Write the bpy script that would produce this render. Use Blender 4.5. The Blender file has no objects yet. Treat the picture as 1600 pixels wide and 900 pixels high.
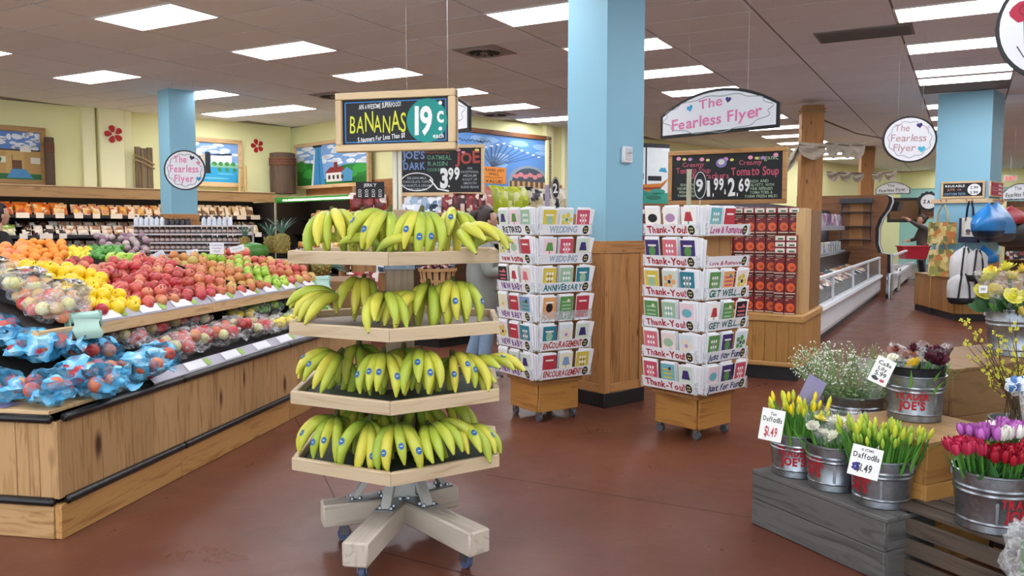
import bpy, bmesh, math, random
from math import sin, cos, pi, radians, sqrt, atan, atan2, hypot
from mathutils import Vector, Matrix, noise
random.seed(7)
R = random.Random(11)
scene = bpy.context.scene
C = scene.collection

# ---------------------------------------------------------------- camera, world, exposure
F, CAMZ, CEIL = 1280.0, 1.45, 3.62
PITCH = atan(95 / 1280)
cam = bpy.data.cameras.new('camera')
cam.sensor_width = 36.0
cam.lens = F / 1600 * 36
cam.clip_end = 200
camo = bpy.data.objects.new('camera', cam)
camo.location = (0, 0, CAMZ)
camo.rotation_euler = (pi / 2 - PITCH, 0, 0)
C.objects.link(camo)
scene.camera = camo

world = bpy.data.worlds.new('sky')
scene.world = world
world.use_nodes = True
world.node_tree.nodes['Background'].inputs[0].default_value = (0.80, 0.90, 1.0, 1)
world.node_tree.nodes['Background'].inputs[1].default_value = 2.0   # overcast daylight through the open shop front
LAMP = 9.0                                                          # strength of the ceiling panels
scene.view_settings.view_transform = 'Standard'
scene.view_settings.look = 'None'
scene.view_settings.exposure = 0.72
scene.view_settings.gamma = 1.0
scene.view_settings.use_curve_mapping = False

# ---------------------------------------------------------------- helpers: geometry of the view (pixel of the 1600x900 photo -> place)
def ray(px, py):
    x = (px - 800) / F; u = (450 - py) / F
    return Vector((x, cos(PITCH) + sin(PITCH) * u, -sin(PITCH) + cos(PITCH) * u))
def gz(px, py, z=0.0):
    d = ray(px, py); t = (z - CAMZ) / d.z
    return Vector((d.x * t, d.y * t, z))
def gy(px, py, Y):
    d = ray(px, py); t = Y / d.y
    return Vector((d.x * t, Y, CAMZ + d.z * t))
def proj(p):
    z = p[2] - CAMZ
    f = p[1] * cos(PITCH) - z * sin(PITCH); u = z * cos(PITCH) + p[1] * sin(PITCH)
    if f < .05: return (1e6, 1e6)
    return (800 + F * p[0] / f, 450 - F * u / f)
class Plane:                       # a vertical plane: point, turn about z; local x runs along it, local y away from the viewer
    def __init__(s, x, y, deg):
        s.o = Vector((x, y, 0)); s.r = radians(deg)
        s.u = Vector((cos(s.r), sin(s.r), 0)); s.n = Vector((-sin(s.r), cos(s.r), 0))
    def at(s, px, py, off=0.0):    # off: metres in front of the plane
        d = ray(px, py); o = s.o - s.n * off
        t = (o - Vector((0, 0, CAMZ))).dot(s.n) / d.dot(s.n)
        p = Vector((0, 0, CAMZ)) + d * t
        return ((p - o).dot(s.u), p.z)
    def pt(s, u, off=0.0, z=0.0):
        p = s.o + s.u * u - s.n * off
        return (p.x, p.y, z)

# ---------------------------------------------------------------- helpers: materials
def lin(h):
    if not isinstance(h, str): return h
    h = h.lstrip('#')
    c = [int(h[i:i + 2], 16) / 255 for i in (0, 2, 4)]
    return tuple(x / 12.92 if x <= .04045 else ((x + .055) / 1.055) ** 2.4 for x in c) + (1,)
_mc = {}
def nodes(name):
    m = bpy.data.materials.new(name); m.use_nodes = True
    nt = m.node_tree
    return m, nt, nt.nodes['Principled BSDF']
def N(nt, typ, **kw):
    n = nt.nodes.new(typ)
    for k, v in kw.items():
        if k.startswith('i_'): n.inputs[k[2:].replace('_', ' ')].default_value = v
        else: setattr(n, k, v)
    return n
def mix(nt, fac, a, b, blend='MIX'):
    n = nt.nodes.new('ShaderNodeMix'); n.data_type = 'RGBA'; n.blend_type = blend
    for i, v in ((0, fac), (6, a), (7, b)):
        if hasattr(v, 'is_linked') or hasattr(v, 'node'): nt.links.new(v, n.inputs[i])
        else: n.inputs[i].default_value = v
    return n.outputs[2]
def ramp(nt, fac, stops):
    n = nt.nodes.new('ShaderNodeValToRGB'); e = n.color_ramp.elements
    while len(e) < len(stops): e.new(.5)
    for q, (p, c) in zip(e, stops): q.position = p; q.color = lin(c)
    nt.links.new(fac, n.inputs[0])
    return n.outputs[0]
def M(hexc, rough=.55, metal=0.0, var=.10, scale=9.0, bump=0.0, rnd=0.0, spec=.5, coat=0.0):
    key = ('M', hexc, rough, metal, var, scale, bump, rnd, spec, coat)
    if key in _mc: return _mc[key]
    m, nt, b = nodes('paint_' + str(len(_mc)))
    c = lin(hexc)
    tc = N(nt, 'ShaderNodeTexCoord')
    nz = N(nt, 'ShaderNodeTexNoise', i_Scale=scale, i_Detail=3.0)
    nt.links.new(tc.outputs['Object'], nz.inputs['Vector'])
    lo = tuple(x * (1 - var) for x in c[:3]) + (1,); hi = tuple(min(1, x * (1 + var)) for x in c[:3]) + (1,)
    o = mix(nt, nz.outputs['Fac'], lo, hi)
    if rnd:
        oi = N(nt, 'ShaderNodeObjectInfo')
        mr = N(nt, 'ShaderNodeMapRange'); mr.inputs[3].default_value = 1 - rnd; mr.inputs[4].default_value = 1 + rnd
        nt.links.new(oi.outputs['Random'], mr.inputs[0])
        hs = N(nt, 'ShaderNodeHueSaturation'); nt.links.new(mr.outputs[0], hs.inputs['Value']); nt.links.new(o, hs.inputs['Color'])
        o = hs.outputs[0]
    nt.links.new(o, b.inputs['Base Color'])
    b.inputs['Roughness'].default_value = rough; b.inputs['Metallic'].default_value = metal
    b.inputs['Specular IOR Level'].default_value = spec
    b.inputs['Coat Weight'].default_value = coat
    if bump:
        bp = N(nt, 'ShaderNodeBump', i_Strength=bump, i_Distance=.01)
        nt.links.new(nz.outputs['Fac'], bp.inputs['Height']); nt.links.new(bp.outputs[0], b.inputs['Normal'])
    _mc[key] = m
    return m
def wood(c1, c2, axis='z', rough=.55, scale=1.0, knots=.0, rnd=.12, grey=0):
    key = ('W', c1, c2, axis, rough, scale, knots, rnd)
    if key in _mc: return _mc[key]
    m, nt, b = nodes('wood_' + str(len(_mc)))
    tc = N(nt, 'ShaderNodeTexCoord'); oi = N(nt, 'ShaderNodeObjectInfo')
    vm = N(nt, 'ShaderNodeVectorMath', operation='SCALE'); vm.inputs[0].default_value = (13.1, 7.7, 5.3)
    nt.links.new(oi.outputs['Random'], vm.inputs['Scale'])
    ad = N(nt, 'ShaderNodeVectorMath', operation='ADD')
    nt.links.new(tc.outputs['Object'], ad.inputs[0]); nt.links.new(vm.outputs[0], ad.inputs[1])
    mp = N(nt, 'ShaderNodeMapping')
    s = [14 * scale] * 3; s['xyz'.index(axis)] = 1.3 * scale
    mp.inputs['Scale'].default_value = s
    nt.links.new(ad.outputs[0], mp.inputs[0])
    nz = N(nt, 'ShaderNodeTexNoise', i_Scale=2.2, i_Detail=5.0, i_Distortion=1.2)
    nt.links.new(mp.outputs[0], nz.inputs['Vector'])
    o = ramp(nt, nz.outputs['Fac'], [(.3, c2), (.48, c1), (.62, c1), (.8, c2)])
    if knots:
        mk = N(nt, 'ShaderNodeMapping'); k = [9.0] * 3; k['xyz'.index(axis)] = 3.6
        mk.inputs['Scale'].default_value = k
        nt.links.new(ad.outputs[0], mk.inputs[0])
        vo = N(nt, 'ShaderNodeTexVoronoi', i_Scale=.62)
        nt.links.new(mk.outputs[0], vo.inputs['Vector'])
        kf = ramp(nt, vo.outputs['Distance'], [(knots * .35, '#ffffff'), (knots, '#000000')])
        o = mix(nt, kf, o, lin('#4e2c17'))
    mr = N(nt, 'ShaderNodeMapRange'); mr.inputs[3].default_value = 1 - rnd; mr.inputs[4].default_value = 1 + rnd
    nt.links.new(oi.outputs['Random'], mr.inputs[0])
    hs = N(nt, 'ShaderNodeHueSaturation'); nt.links.new(mr.outputs[0], hs.inputs['Value']); nt.links.new(o, hs.inputs['Color'])
    nt.links.new(hs.outputs[0], b.inputs['Base Color'])
    b.inputs['Roughness'].default_value = rough
    bp = N(nt, 'ShaderNodeBump', i_Strength=.25, i_Distance=.004)
    nt.links.new(nz.outputs['Fac'], bp.inputs['Height']); nt.links.new(bp.outputs[0], b.inputs['Normal'])
    _mc[key] = m
    return m
def fruit(cols, rough=.35, scale=9.0, spots=None, amt=.6, bump=0.0):      # colour drawn per fruit, blended with mottling
    key = ('F', tuple(cols), rough, scale, spots, amt)
    if key in _mc: return _mc[key]
    m, nt, b = nodes('fruit_' + str(len(_mc)))
    tc = N(nt, 'ShaderNodeTexCoord'); oi = N(nt, 'ShaderNodeObjectInfo')
    n = len(cols)
    r = N(nt, 'ShaderNodeValToRGB'); e = r.color_ramp.elements
    while len(e) < n: e.new(.5)
    for i, c in enumerate(cols): e[i].position = i / max(1, n - 1); e[i].color = lin(c)
    nt.links.new(oi.outputs['Random'], r.inputs[0])
    nz = N(nt, 'ShaderNodeTexNoise', i_Scale=scale, i_Detail=2.0, noise_dimensions='4D')
    nt.links.new(tc.outputs['Object'], nz.inputs['Vector'])
    ml = N(nt, 'ShaderNodeMath', operation='MULTIPLY'); ml.inputs[1].default_value = 50
    nt.links.new(oi.outputs['Random'], ml.inputs[0]); nt.links.new(ml.outputs[0], nz.inputs['W'])
    f = ramp(nt, nz.outputs['Fac'], [(.38, '#000000'), (.62, '#%02x%02x%02x' % ((int(255 * amt),) * 3))])
    o = mix(nt, f, r.outputs[0], lin(spots or cols[0]))
    nt.links.new(o, b.inputs['Base Color']); b.inputs['Roughness'].default_value = rough
    if bump:
        n2 = N(nt, 'ShaderNodeTexNoise', i_Scale=160.0)
        bp = N(nt, 'ShaderNodeBump', i_Strength=bump, i_Distance=.003)
        nt.links.new(tc.outputs['Object'], n2.inputs['Vector'])
        nt.links.new(n2.outputs['Fac'], bp.inputs['Height']); nt.links.new(bp.outputs[0], b.inputs['Normal'])
    _mc[key] = m
    return m
def emit(hexc, s):
    key = ('E', hexc, s)
    if key in _mc: return _mc[key]
    m, nt, b = nodes('lamp_' + str(len(_mc)))
    b.inputs['Base Color'].default_value = lin(hexc)
    b.inputs['Emission Color'].default_value = lin(hexc); b.inputs['Emission Strength'].default_value = s
    _mc[key] = m
    return m
def film(tint='#ffffff', clear=.78, prints=None, thresh=.5, scale=9.0, rough=.12):   # clear plastic film, optionally printed in blotches
    key = ('P', tint, clear, prints, thresh, scale)
    if key in _mc: return _mc[key]
    m, nt, b = nodes('film_' + str(len(_mc)))
    out = nt.nodes['Material Output']
    b.inputs['Base Color'].default_value = lin(tint); b.inputs['Roughness'].default_value = rough
    b.inputs['Coat Weight'].default_value = .15
    tr = N(nt, 'ShaderNodeBsdfTransparent')
    tc = N(nt, 'ShaderNodeTexCoord')
    n2 = N(nt, 'ShaderNodeTexNoise', i_Scale=24.0, i_Detail=3.0, i_Distortion=1.5)
    nt.links.new(tc.outputs['Object'], n2.inputs['Vector'])
    bp = N(nt, 'ShaderNodeBump', i_Strength=.5, i_Distance=.02)
    nt.links.new(n2.outputs['Fac'], bp.inputs['Height']); nt.links.new(bp.outputs[0], b.inputs['Normal'])
    ms = N(nt, 'ShaderNodeMixShader')
    fv = ramp(nt, n2.outputs['Fac'], [(.45, '#%02x%02x%02x' % ((int(255 * clear),) * 3)), (.75, '#%02x%02x%02x' % ((int(255 * clear * .72),) * 3))])
    if prints:
        oi = N(nt, 'ShaderNodeObjectInfo')
        nz = N(nt, 'ShaderNodeTexNoise', i_Scale=scale, i_Detail=1.0, noise_dimensions='4D')
        ml = N(nt, 'ShaderNodeMath', operation='MULTIPLY'); ml.inputs[1].default_value = 40
        nt.links.new(oi.outputs['Random'], ml.inputs[0]); nt.links.new(ml.outputs[0], nz.inputs['W'])
        nt.links.new(tc.outputs['Object'], nz.inputs['Vector'])
        pf = ramp(nt, nz.outputs['Fac'], [(thresh - .015, '#000000'), (thresh + .015, '#ffffff')])
        o = ramp(nt, nz.outputs['Fac'], [(0, prints[0])] + [(thresh + i * .055, c) for i, c in enumerate(prints)])
        nt.links.new(o, b.inputs['Base Color'])
        mm = N(nt, 'ShaderNodeMath', operation='MULTIPLY'); sb = N(nt, 'ShaderNodeMath', operation='SUBTRACT'); sb.inputs[0].default_value = 1
        nt.links.new(pf, sb.inputs[1]); nt.links.new(fv, mm.inputs[0]); nt.links.new(sb.outputs[0], mm.inputs[1])
        nt.links.new(mm.outputs[0], ms.inputs[0])
    else:
        nt.links.new(fv, ms.inputs[0])
    nt.links.new(b.outputs[0], ms.inputs[1]); nt.links.new(tr.outputs[0], ms.inputs[2])
    nt.links.new(ms.outputs[0], out.inputs[0])
    _mc[key] = m
    return m

# ---------------------------------------------------------------- helpers: meshes
class MB:
    def __init__(s): s.v = []; s.f = []; s.mi = []; s.cur = 0
    def add(s, vs, fs):
        n = len(s.v); s.v += [tuple(p) for p in vs]
        s.f += [tuple(i + n for i in f) for f in fs]; s.mi += [s.cur] * len(fs); return s
    def box(s, x0, x1, y0, y1, z0, z1, ch=0.0, rz=0.0, o=(0, 0, 0)):
        if x1 < x0: x0, x1 = x1, x0
        if y1 < y0: y0, y1 = y1, y0
        if z1 < z0: z0, z1 = z1, z0
        if ch <= 0:
            vs = [(x, y, z) for z in (z0, z1) for x, y in ((x0, y0), (x1, y0), (x1, y1), (x0, y1))]
            fs = [(3, 2, 1, 0), (4, 5, 6, 7), (0, 1, 5, 4), (1, 2, 6, 5), (2, 3, 7, 6), (3, 0, 4, 7)]
        else:
            vs = []; fs = []; idx = {}
            lo = (x0, y0, z0); hi = (x1, y1, z1)
            for sx in (0, 1):
                for sy in (0, 1):
                    for sz in (0, 1):
                        for ax in range(3):
                            p = []
                            for k, q in enumerate((sx, sy, sz)):
                                e = hi[k] if q else lo[k]
                                p.append(e if k == ax else e + (-ch if q else ch))
                            idx[(sx, sy, sz, ax)] = len(vs); vs.append(tuple(p))
            sg = lambda a: [1 if q else -1 for q in a]
            def face(ids, nrm):
                a, b_, c_ = (Vector(vs[i]) for i in ids[:3])
                fs.append(tuple(ids) if (b_ - a).cross(c_ - a).dot(Vector(nrm)) > 0 else tuple(reversed(ids)))
            for ax in range(3):
                o1, o2 = [k for k in range(3) if k != ax]
                for q in (0, 1):
                    ids = []
                    for a_, b_ in ((0, 0), (1, 0), (1, 1), (0, 1)):
                        t = [0, 0, 0]; t[ax] = q; t[o1] = a_; t[o2] = b_; ids.append(idx[(*t, ax)])
                    n = [0, 0, 0]; n[ax] = 1 if q else -1; face(ids, n)
                for a_ in (0, 1):
                    for b_ in (0, 1):
                        t0 = [0, 0, 0]; t0[o1] = a_; t0[o2] = b_; t1 = list(t0); t1[ax] = 1
                        n = sg(t0); n[ax] = 0
                        face([idx[(*t0, o1)], idx[(*t1, o1)], idx[(*t1, o2)], idx[(*t0, o2)]], n)
            for sx in (0, 1):
                for sy in (0, 1):
                    for sz in (0, 1): face([idx[(sx, sy, sz, k)] for k in range(3)], sg((sx, sy, sz)))
        if rz or o != (0, 0, 0):
            c, q = cos(rz), sin(rz)
            vs = [(x * c - y * q + o[0], x * q + y * c + o[1], z + o[2]) for x, y, z in vs]
        return s.add(vs, fs)
    def poly(s, pts, y=0.0):                       # flat outline in the local x-z plane, facing -y
        a = sum(pts[i - 1][0] * pts[i][1] - pts[i][0] * pts[i - 1][1] for i in range(len(pts)))
        if a < 0: pts = pts[::-1]
        return s.add([(x, y, z) for x, z in pts], [tuple(range(len(pts)))])
    def rect(s, x0, x1, z0, z1, y=0.0): return s.poly([(x0, z0), (x1, z0), (x1, z1), (x0, z1)], y)
    def disc(s, x, z, rx, rz=None, y=0.0, n=16): 
        rz = rz or rx
        return s.poly([(x + rx * cos(2 * pi * i / n), z + rz * sin(2 * pi * i / n)) for i in range(n)], y)
    def slab(s, pts, y0, y1):                      # outline in x-z given a thickness from y0 to y1
        a = sum(pts[i - 1][0] * pts[i][1] - pts[i][0] * pts[i - 1][1] for i in range(len(pts)))
        if a < 0: pts = pts[::-1]
        n = len(pts)
        vs = [(x, y0, z) for x, z in pts] + [(x, y1, z) for x, z in pts]
        fs = [tuple(range(n)), tuple(range(2 * n - 1, n - 1, -1))] + [((i + 1) % n, i, i + n, (i + 1) % n + n) for i in range(n)]
        return s.add(vs, fs)
    def prism(s, pts, z0, z1):                     # plan outline (x-y) extruded in z
        a = sum(pts[i - 1][0] * pts[i][1] - pts[i][0] * pts[i - 1][1] for i in range(len(pts)))
        if a < 0: pts = pts[::-1]
        n = len(pts)
        vs = [(x, y, z0) for x, y in pts] + [(x, y, z1) for x, y in pts]
        fs = [tuple(range(n - 1, -1, -1)), tuple(range(n, 2 * n))] + [(i, (i + 1) % n, (i + 1) % n + n, i + n) for i in range(n)]
        return s.add(vs, fs)
    def tube(s, path, rad, n=8, cap=True, flat=1.0):
        path = [Vector(p) for p in path]; m = len(path)
        if not hasattr(rad, '__len__'): rad = [rad] * m
        up = None; rings = []
        for i, p in enumerate(path):
            t = (path[min(i + 1, m - 1)] - path[max(i - 1, 0)]).normalized()
            if up is None:
                up = Vector((0, 0, 1)) if abs(t.z) < .9 else Vector((1, 0, 0))
            a = t.cross(up).normalized(); b = a.cross(t).normalized(); up = b
            rings.append([p + (a * cos(2 * pi * k / n) + b * sin(2 * pi * k / n) * flat) * rad[i] for k in range(n)])
        vs = [q for r in rings for q in r]
        fs = [(i * n + k, i * n + (k + 1) % n, (i + 1) * n + (k + 1) % n, (i + 1) * n + k) for i in range(m - 1) for k in range(n)]
        if cap: fs += [tuple(range(n - 1, -1, -1)), tuple((m - 1) * n + k for k in range(n))]
        return s.add(vs, fs)
    def lathe(s, prof, n=24, o=(0, 0, 0), cap=False):
        m = len(prof)
        vs = [(o[0] + r * cos(2 * pi * k / n), o[1] + r * sin(2 * pi * k / n), o[2] + z) for r, z in prof for k in range(n)]
        fs = [(i * n + k, i * n + (k + 1) % n, (i + 1) * n + (k + 1) % n, (i + 1) * n + k) for i in range(m - 1) for k in range(n)]
        if cap: fs += [tuple(range(n - 1, -1, -1)), tuple((m - 1) * n + k for k in range(n))]
        return s.add(vs, fs)
    def blob(s, c, r, n=10, m=7, amp=0.0, freq=3.0, seed=0.0):
        vs = []; fs = []
        if not hasattr(r, '__len__'): r = (r, r, r)
        for i in range(m + 1):
            th = pi * i / m
            for k in range(n):
                ph = 2 * pi * k / n
                d = Vector((sin(th) * cos(ph), sin(th) * sin(ph), cos(th)))
                q = 1 + amp * noise.noise(d * freq + Vector((seed, seed * 1.7, -seed))) if amp else 1
                vs.append((c[0] + d.x * r[0] * q, c[1] + d.y * r[1] * q, c[2] + d.z * r[2] * q))
        for i in range(m):
            for k in range(n): fs.append((i * n + k, (i + 1) * n + k, (i + 1) * n + (k + 1) % n, i * n + (k + 1) % n))
        return s.add(vs, fs)
    def mesh(s, name, mats, smooth=True, ang=40):
        me = bpy.data.meshes.new(name)
        me.from_pydata(s.v, [], s.f)
        if not isinstance(mats, (list, tuple)): mats = [mats]
        for m in mats: me.materials.append(m)
        if len(mats) > 1: me.polygons.foreach_set('material_index', s.mi)
        if smooth:
            me.polygons.foreach_set('use_smooth', [True] * len(me.polygons))
            me.set_sharp_from_angle(angle=radians(ang))
        me.update()
        return me
    def build(s, name, mats, parent=None, smooth=True, ang=40):
        return obj(name, s.mesh(name, mats, smooth, ang), parent)
def obj(name, me, parent=None, loc=(0, 0, 0), rot=(0, 0, 0), sc=1.0):
    o = bpy.data.objects.new(name, me); C.objects.link(o)
    o.location = loc; o.rotation_euler = rot
    o.scale = (sc,) * 3 if not hasattr(sc, '__len__') else sc
    if parent: o.parent = parent
    return o
def tag(o, label=None, cat=None, group=None, kind=None):
    if label: o['label'] = label
    if cat: o['category'] = cat
    if group: o['group'] = group
    if kind: o['kind'] = kind
    return o
def thing(name, label, cat, loc=(0, 0, 0), rz=0.0, group=None):
    o = bpy.data.objects.new(name, None); C.objects.link(o)
    o.location = loc; o.rotation_euler = (0, 0, rz)
    return tag(o, label, cat, group)
def copy(o, parent=None):
    c = o.copy(); C.objects.link(c)
    if parent: c.parent = parent
    return c
def copy_tree(o, loc, rot=None, label=None, sc=None):
    kids = list(o.children)
    c = copy(o); c.location = loc
    if rot is not None: c.rotation_euler = rot
    if sc is not None: c.scale = (sc,) * 3 if not hasattr(sc, '__len__') else sc
    if label: c['label'] = label
    for k in kids:
        gk = list(k.children); q = copy(k, c)
        for g in gk: copy(g, q)
    return c
def struct(o): o['kind'] = 'structure'; return o
ORD = ['first', 'second', 'third', 'fourth', 'fifth', 'sixth', 'seventh', 'eighth', 'ninth', 'tenth', 'eleventh', 'twelfth', 'thirteenth', 'fourteenth', 'fifteenth', 'sixteenth', 'seventeenth', 'eighteenth', 'nineteenth', 'twentieth']
_gl = {}
def glyph(ch, bold):
    k = (ch, bold)
    if k in _gl: return _gl[k]
    cu = bpy.data.curves.new('glyph', 'FONT'); cu.body = ch; cu.offset = bold; cu.resolution_u = 3; cu.fill_mode = 'FRONT'
    ob = bpy.data.objects.new('glyph', cu)
    me = bpy.data.meshes.new_from_object(ob)
    vs = [v.co.copy() for v in me.vertices]; fs = [tuple(p.vertices) for p in me.polygons]
    bpy.data.objects.remove(ob); bpy.data.curves.remove(cu); bpy.data.meshes.remove(me)
    x0 = min((v.x for v in vs), default=0); x1 = max((v.x for v in vs), default=.3)
    _gl[k] = (vs, fs, x0, x1)
    return _gl[k]
def text(mb, s, x, z, h, w=None, y=0.0, bold=.02, jit=0.0, sp=.09, seed=1, slope=0.0, align='c', shear=0.0):
    """letters in the local x-z plane; h: capital height, w: total width, x: centre (or left edge)"""
    rr = random.Random(seed); items = []; cx = 0.0
    for ch in s:
        if ch == ' ': cx += .32; continue
        vs, fs, x0, x1 = glyph(ch, bold)
        items.append((vs, fs, cx - x0)); cx += x1 - x0 + sp
    cx -= sp
    k = h / .72
    kx = (w / cx) if w else k
    ox = x - kx * cx / 2 if align == 'c' else x
    for vs, fs, dx in items:
        sc = 1 + jit * rr.uniform(-1, 1); ro = jit * .8 * rr.uniform(-1, 1); dz = jit * h * .5 * rr.uniform(-1, 1)
        c, q = cos(ro), sin(ro)
        pts = []
        for v in vs:
            a, b = v.x * sc, v.y * sc
            a, b = a * c - b * q, a * q + b * c
            X = ox + (a + dx + shear * b) * kx
            pts.append((X, y, z + b * k + dz + slope * (X - x)))
        # face -y
        n = len(mb.v); mb.v += pts
        for f in fs:
            p0, p1, p2 = (Vector(pts[i]) for i in f[:3])
            if (p1 - p0).cross(p2 - p0).y > 0: f = f[::-1]
            mb.f.append(tuple(i + n for i in f)); mb.mi.append(mb.cur)
    return mb
def stroke(mb, pts, w, y=0.0):                     # painted line in the x-z plane
    n = len(pts); L = []; Rr = []
    for i in range(n):
        a = Vector(pts[max(0, i - 1)]); b = Vector(pts[min(n - 1, i + 1)])
        t = (b - a).normalized() if (b - a).length > 0 else Vector((1, 0)); nn = Vector((-t.y, t.x)) * w / 2
        p = Vector(pts[i]); L.append(p + nn); Rr.append(p - nn)
    vs = [(p.x, y, p.y) for p in L] + [(p.x, y, p.y) for p in Rr]
    fs = [(n + i, n + i + 1, i + 1, i) for i in range(n - 1)]
    return mb.add(vs, fs)
def scribble(mb, x, z, w, h, y=0.0, n=9, lw=.004):
    return stroke(mb, [(x - w / 2 + w * i / n, z + h * (.5 if i % 2 else -.5) * (.6 + .4 * sin(i * 2.3))) for i in range(n + 1)], lw, y)
def ring2(mb, x, z, rx, rz, w, y=0.0, n=28):
    return stroke(mb, [(x + rx * cos(2 * pi * i / n), z + rz * sin(2 * pi * i / n)) for i in range(n + 1)], w, y)
# ---------------------------------------------------------------- the room
WL = Plane(-8.85, 14.0, 45)        # wall behind the produce coolers
W2 = Plane(-4.84, 18.2, -45)       # wall with the lighthouse picture
W3 = Plane(-1.86, 15.2, 45)        # wall with the market picture, running on to the far end
W4 = Plane(15.2, 32.3, -24)        # far end
def inside(x, y, m=0.0):
    p = Vector((x, y, 0))
    a = (p - WL.o).dot(WL.n) < -m
    b = (p - W2.o).dot(W2.n) < -m or (p - W3.o).dot(W3.n) < -m
    return a and b and (p - W4.o).dot(W4.n) < -m
def floor_mat():
    m, nt, b = nodes('stained_concrete')
    tc = N(nt, 'ShaderNodeTexCoord')
    n1 = N(nt, 'ShaderNodeTexNoise', i_Scale=.55, i_Detail=6.0, i_Roughness=.62)
    n2 = N(nt, 'ShaderNodeTexNoise', i_Scale=26.0, i_Detail=4.0)
    n3 = N(nt, 'ShaderNodeTexNoise', i_Scale=2.6, i_Detail=8.0, i_Roughness=.7, i_Distortion=.6)
    for n in (n1, n2, n3): nt.links.new(tc.outputs['Object'], n.inputs['Vector'])
    o = ramp(nt, n1.outputs['Fac'], [(.3, '#57301f'), (.5, '#663828'), (.7, '#734534')])
    o = mix(nt, ramp(nt, n2.outputs['Fac'], [(.35, '#000000'), (.8, '#303030')]), o, lin('#936a5b'))
    o = mix(nt, ramp(nt, n3.outputs['Fac'], [(.62, '#000000'), (.72, '#3a3a3a'), (.9, '#707070')]), o, lin('#a58a7e'))
    # scuffs: thin bright scratches
    mp = N(nt, 'ShaderNodeMapping'); mp.inputs['Scale'].default_value = (2.0, 40.0, 1); mp.inputs['Rotation'].default_value = (0, 0, .7)
    nt.links.new(tc.outputs['Object'], mp.inputs[0])
    n4 = N(nt, 'ShaderNodeTexNoise', i_Scale=1.1, i_Detail=2.0); nt.links.new(mp.outputs[0], n4.inputs['Vector'])
    o = mix(nt, ramp(nt, n4.outputs['Fac'], [(.74, '#000000'), (.78, '#484848')]), o, lin('#b9a197'))
    nt.links.new(o, b.inputs['Base Color'])
    nt.links.new(ramp(nt, n3.outputs['Fac'], [(.3, '#8a8a8a'), (.8, '#b4b4b4')]), b.inputs['Roughness'])
    b.inputs['Specular IOR Level'].default_value = .55
    bp = N(nt, 'ShaderNodeBump', i_Strength=.12, i_Distance=.004)
    nt.links.new(n2.outputs['Fac'], bp.inputs['Height']); nt.links.new(bp.outputs[0], b.inputs['Normal'])
    return m
mb = MB(); mb.box(-24, 40, -6, 48, -.1, 0)
fl = struct(mb.build('floor', floor_mat(), smooth=False))
tag(fl, 'reddish brown stained and sealed concrete floor')
joint = M('#4a2c22', .7)
for a, b in (((560, 853), (760, 905)), ((455, 640), (560, 853)), ((760, 742), (1210, 815)), ((1000, 640), (1420, 520))):   # saw-cut joints in the slab
    p, q = gz(*a), gz(*b); d = (q - p).normalized(); n = Vector((-d.y, d.x, 0)) * .003
    mb = MB(); mb.add([p + n + Vector((0, 0, .0012)), p - n + Vector((0, 0, .0012)), q - n + Vector((0, 0, .0012)), q + n + Vector((0, 0, .0012))], [(0, 1, 2, 3)])
    mb.build('floor_joint', joint, fl)

YEL = M('#f3f0b4', .75, var=.03, scale=2)
def wall(name, P, u0, u1, mat, z1=CEIL, th=.15, label=None):
    mb = MB(); mb.box(u0, u1, 0, th, 0, z1)
    o = mb.build(name, mat, smooth=False); o.location = P.o; o.rotation_euler = (0, 0, P.r); struct(o)
    if label: tag(o, label)
    return o
wl = wall('wall_left', WL, -17, 5.7, YEL, label='pale yellow wall above the produce coolers')
w2 = wall('wall_corner', W2, -.15, 4.22, YEL, label='pale yellow wall with the lighthouse picture')
w3 = wall('wall_back', W3, 0, 24.3, YEL, label='pale yellow wall with the market picture')
mb = MB(); mb.box(0, 26, 0, .15, 0, 2.95)
w4 = struct(mb.build('wall_far', M('#9fd3d0', .7, var=.04), smooth=False)); w4.location = W4.o; w4.rotation_euler = (0, 0, W4.r)
tag(w4, 'pale teal far wall below a yellow band')
mb = MB(); mb.box(0, 26, -.03, .15, 2.95, CEIL); mb.build('upper_band', YEL, w4, smooth=False)
wall('wall_right', Plane(6.0, -6.0, 60), 0, 50, M('#e4dfc4', .7, var=.03), label='plain cream side wall outside the view')
wall('wall_side', Plane(-21, -6, 90), 0, 9, YEL, th=-.15)
# pilasters on the left wall and boards of the wainscot on the two others
for x0, x1, z0 in ((130, 151, 293), (155, 194, 293), (195, 208, 293)):
    a = WL.at(x0, 250, .12)[0]; b = WL.at(x1, 250, .12)[0]
    mb = MB(); mb.box(a, b, -.12 - (.06 if x1 - x0 > 30 else 0), -.001, 2.15, CEIL, .01); mb.build('pilaster', M('#f4efc0', .75, var=.02), wl)
boardw = wood('#a8713f', '#8f5b30', 'x', .6, .6, rnd=.15)
for P, w, u0, u1 in ((W2, w2, .6, 4.1), (W3, w3, 0.05, 9)):
    for k in range(8):
        z0 = .3 + k * .26
        mb = MB(); mb.box(u0, u1, -.03, -.001, z0, z0 + .25, .006); mb.build('plank', boardw, w)
mb = MB(); mb.box(3.52, 3.75, -.14, -.001, 0, CEIL, .01); mb.build('pilaster', M('#efe9b4', .75, var=.02), w3)
mb = MB(); mb.box(4.15, 4.5, -.10, -.001, 0, CEIL, .01); mb.build('pilaster', M('#f3efc9', .75, var=.02), w3)

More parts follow.
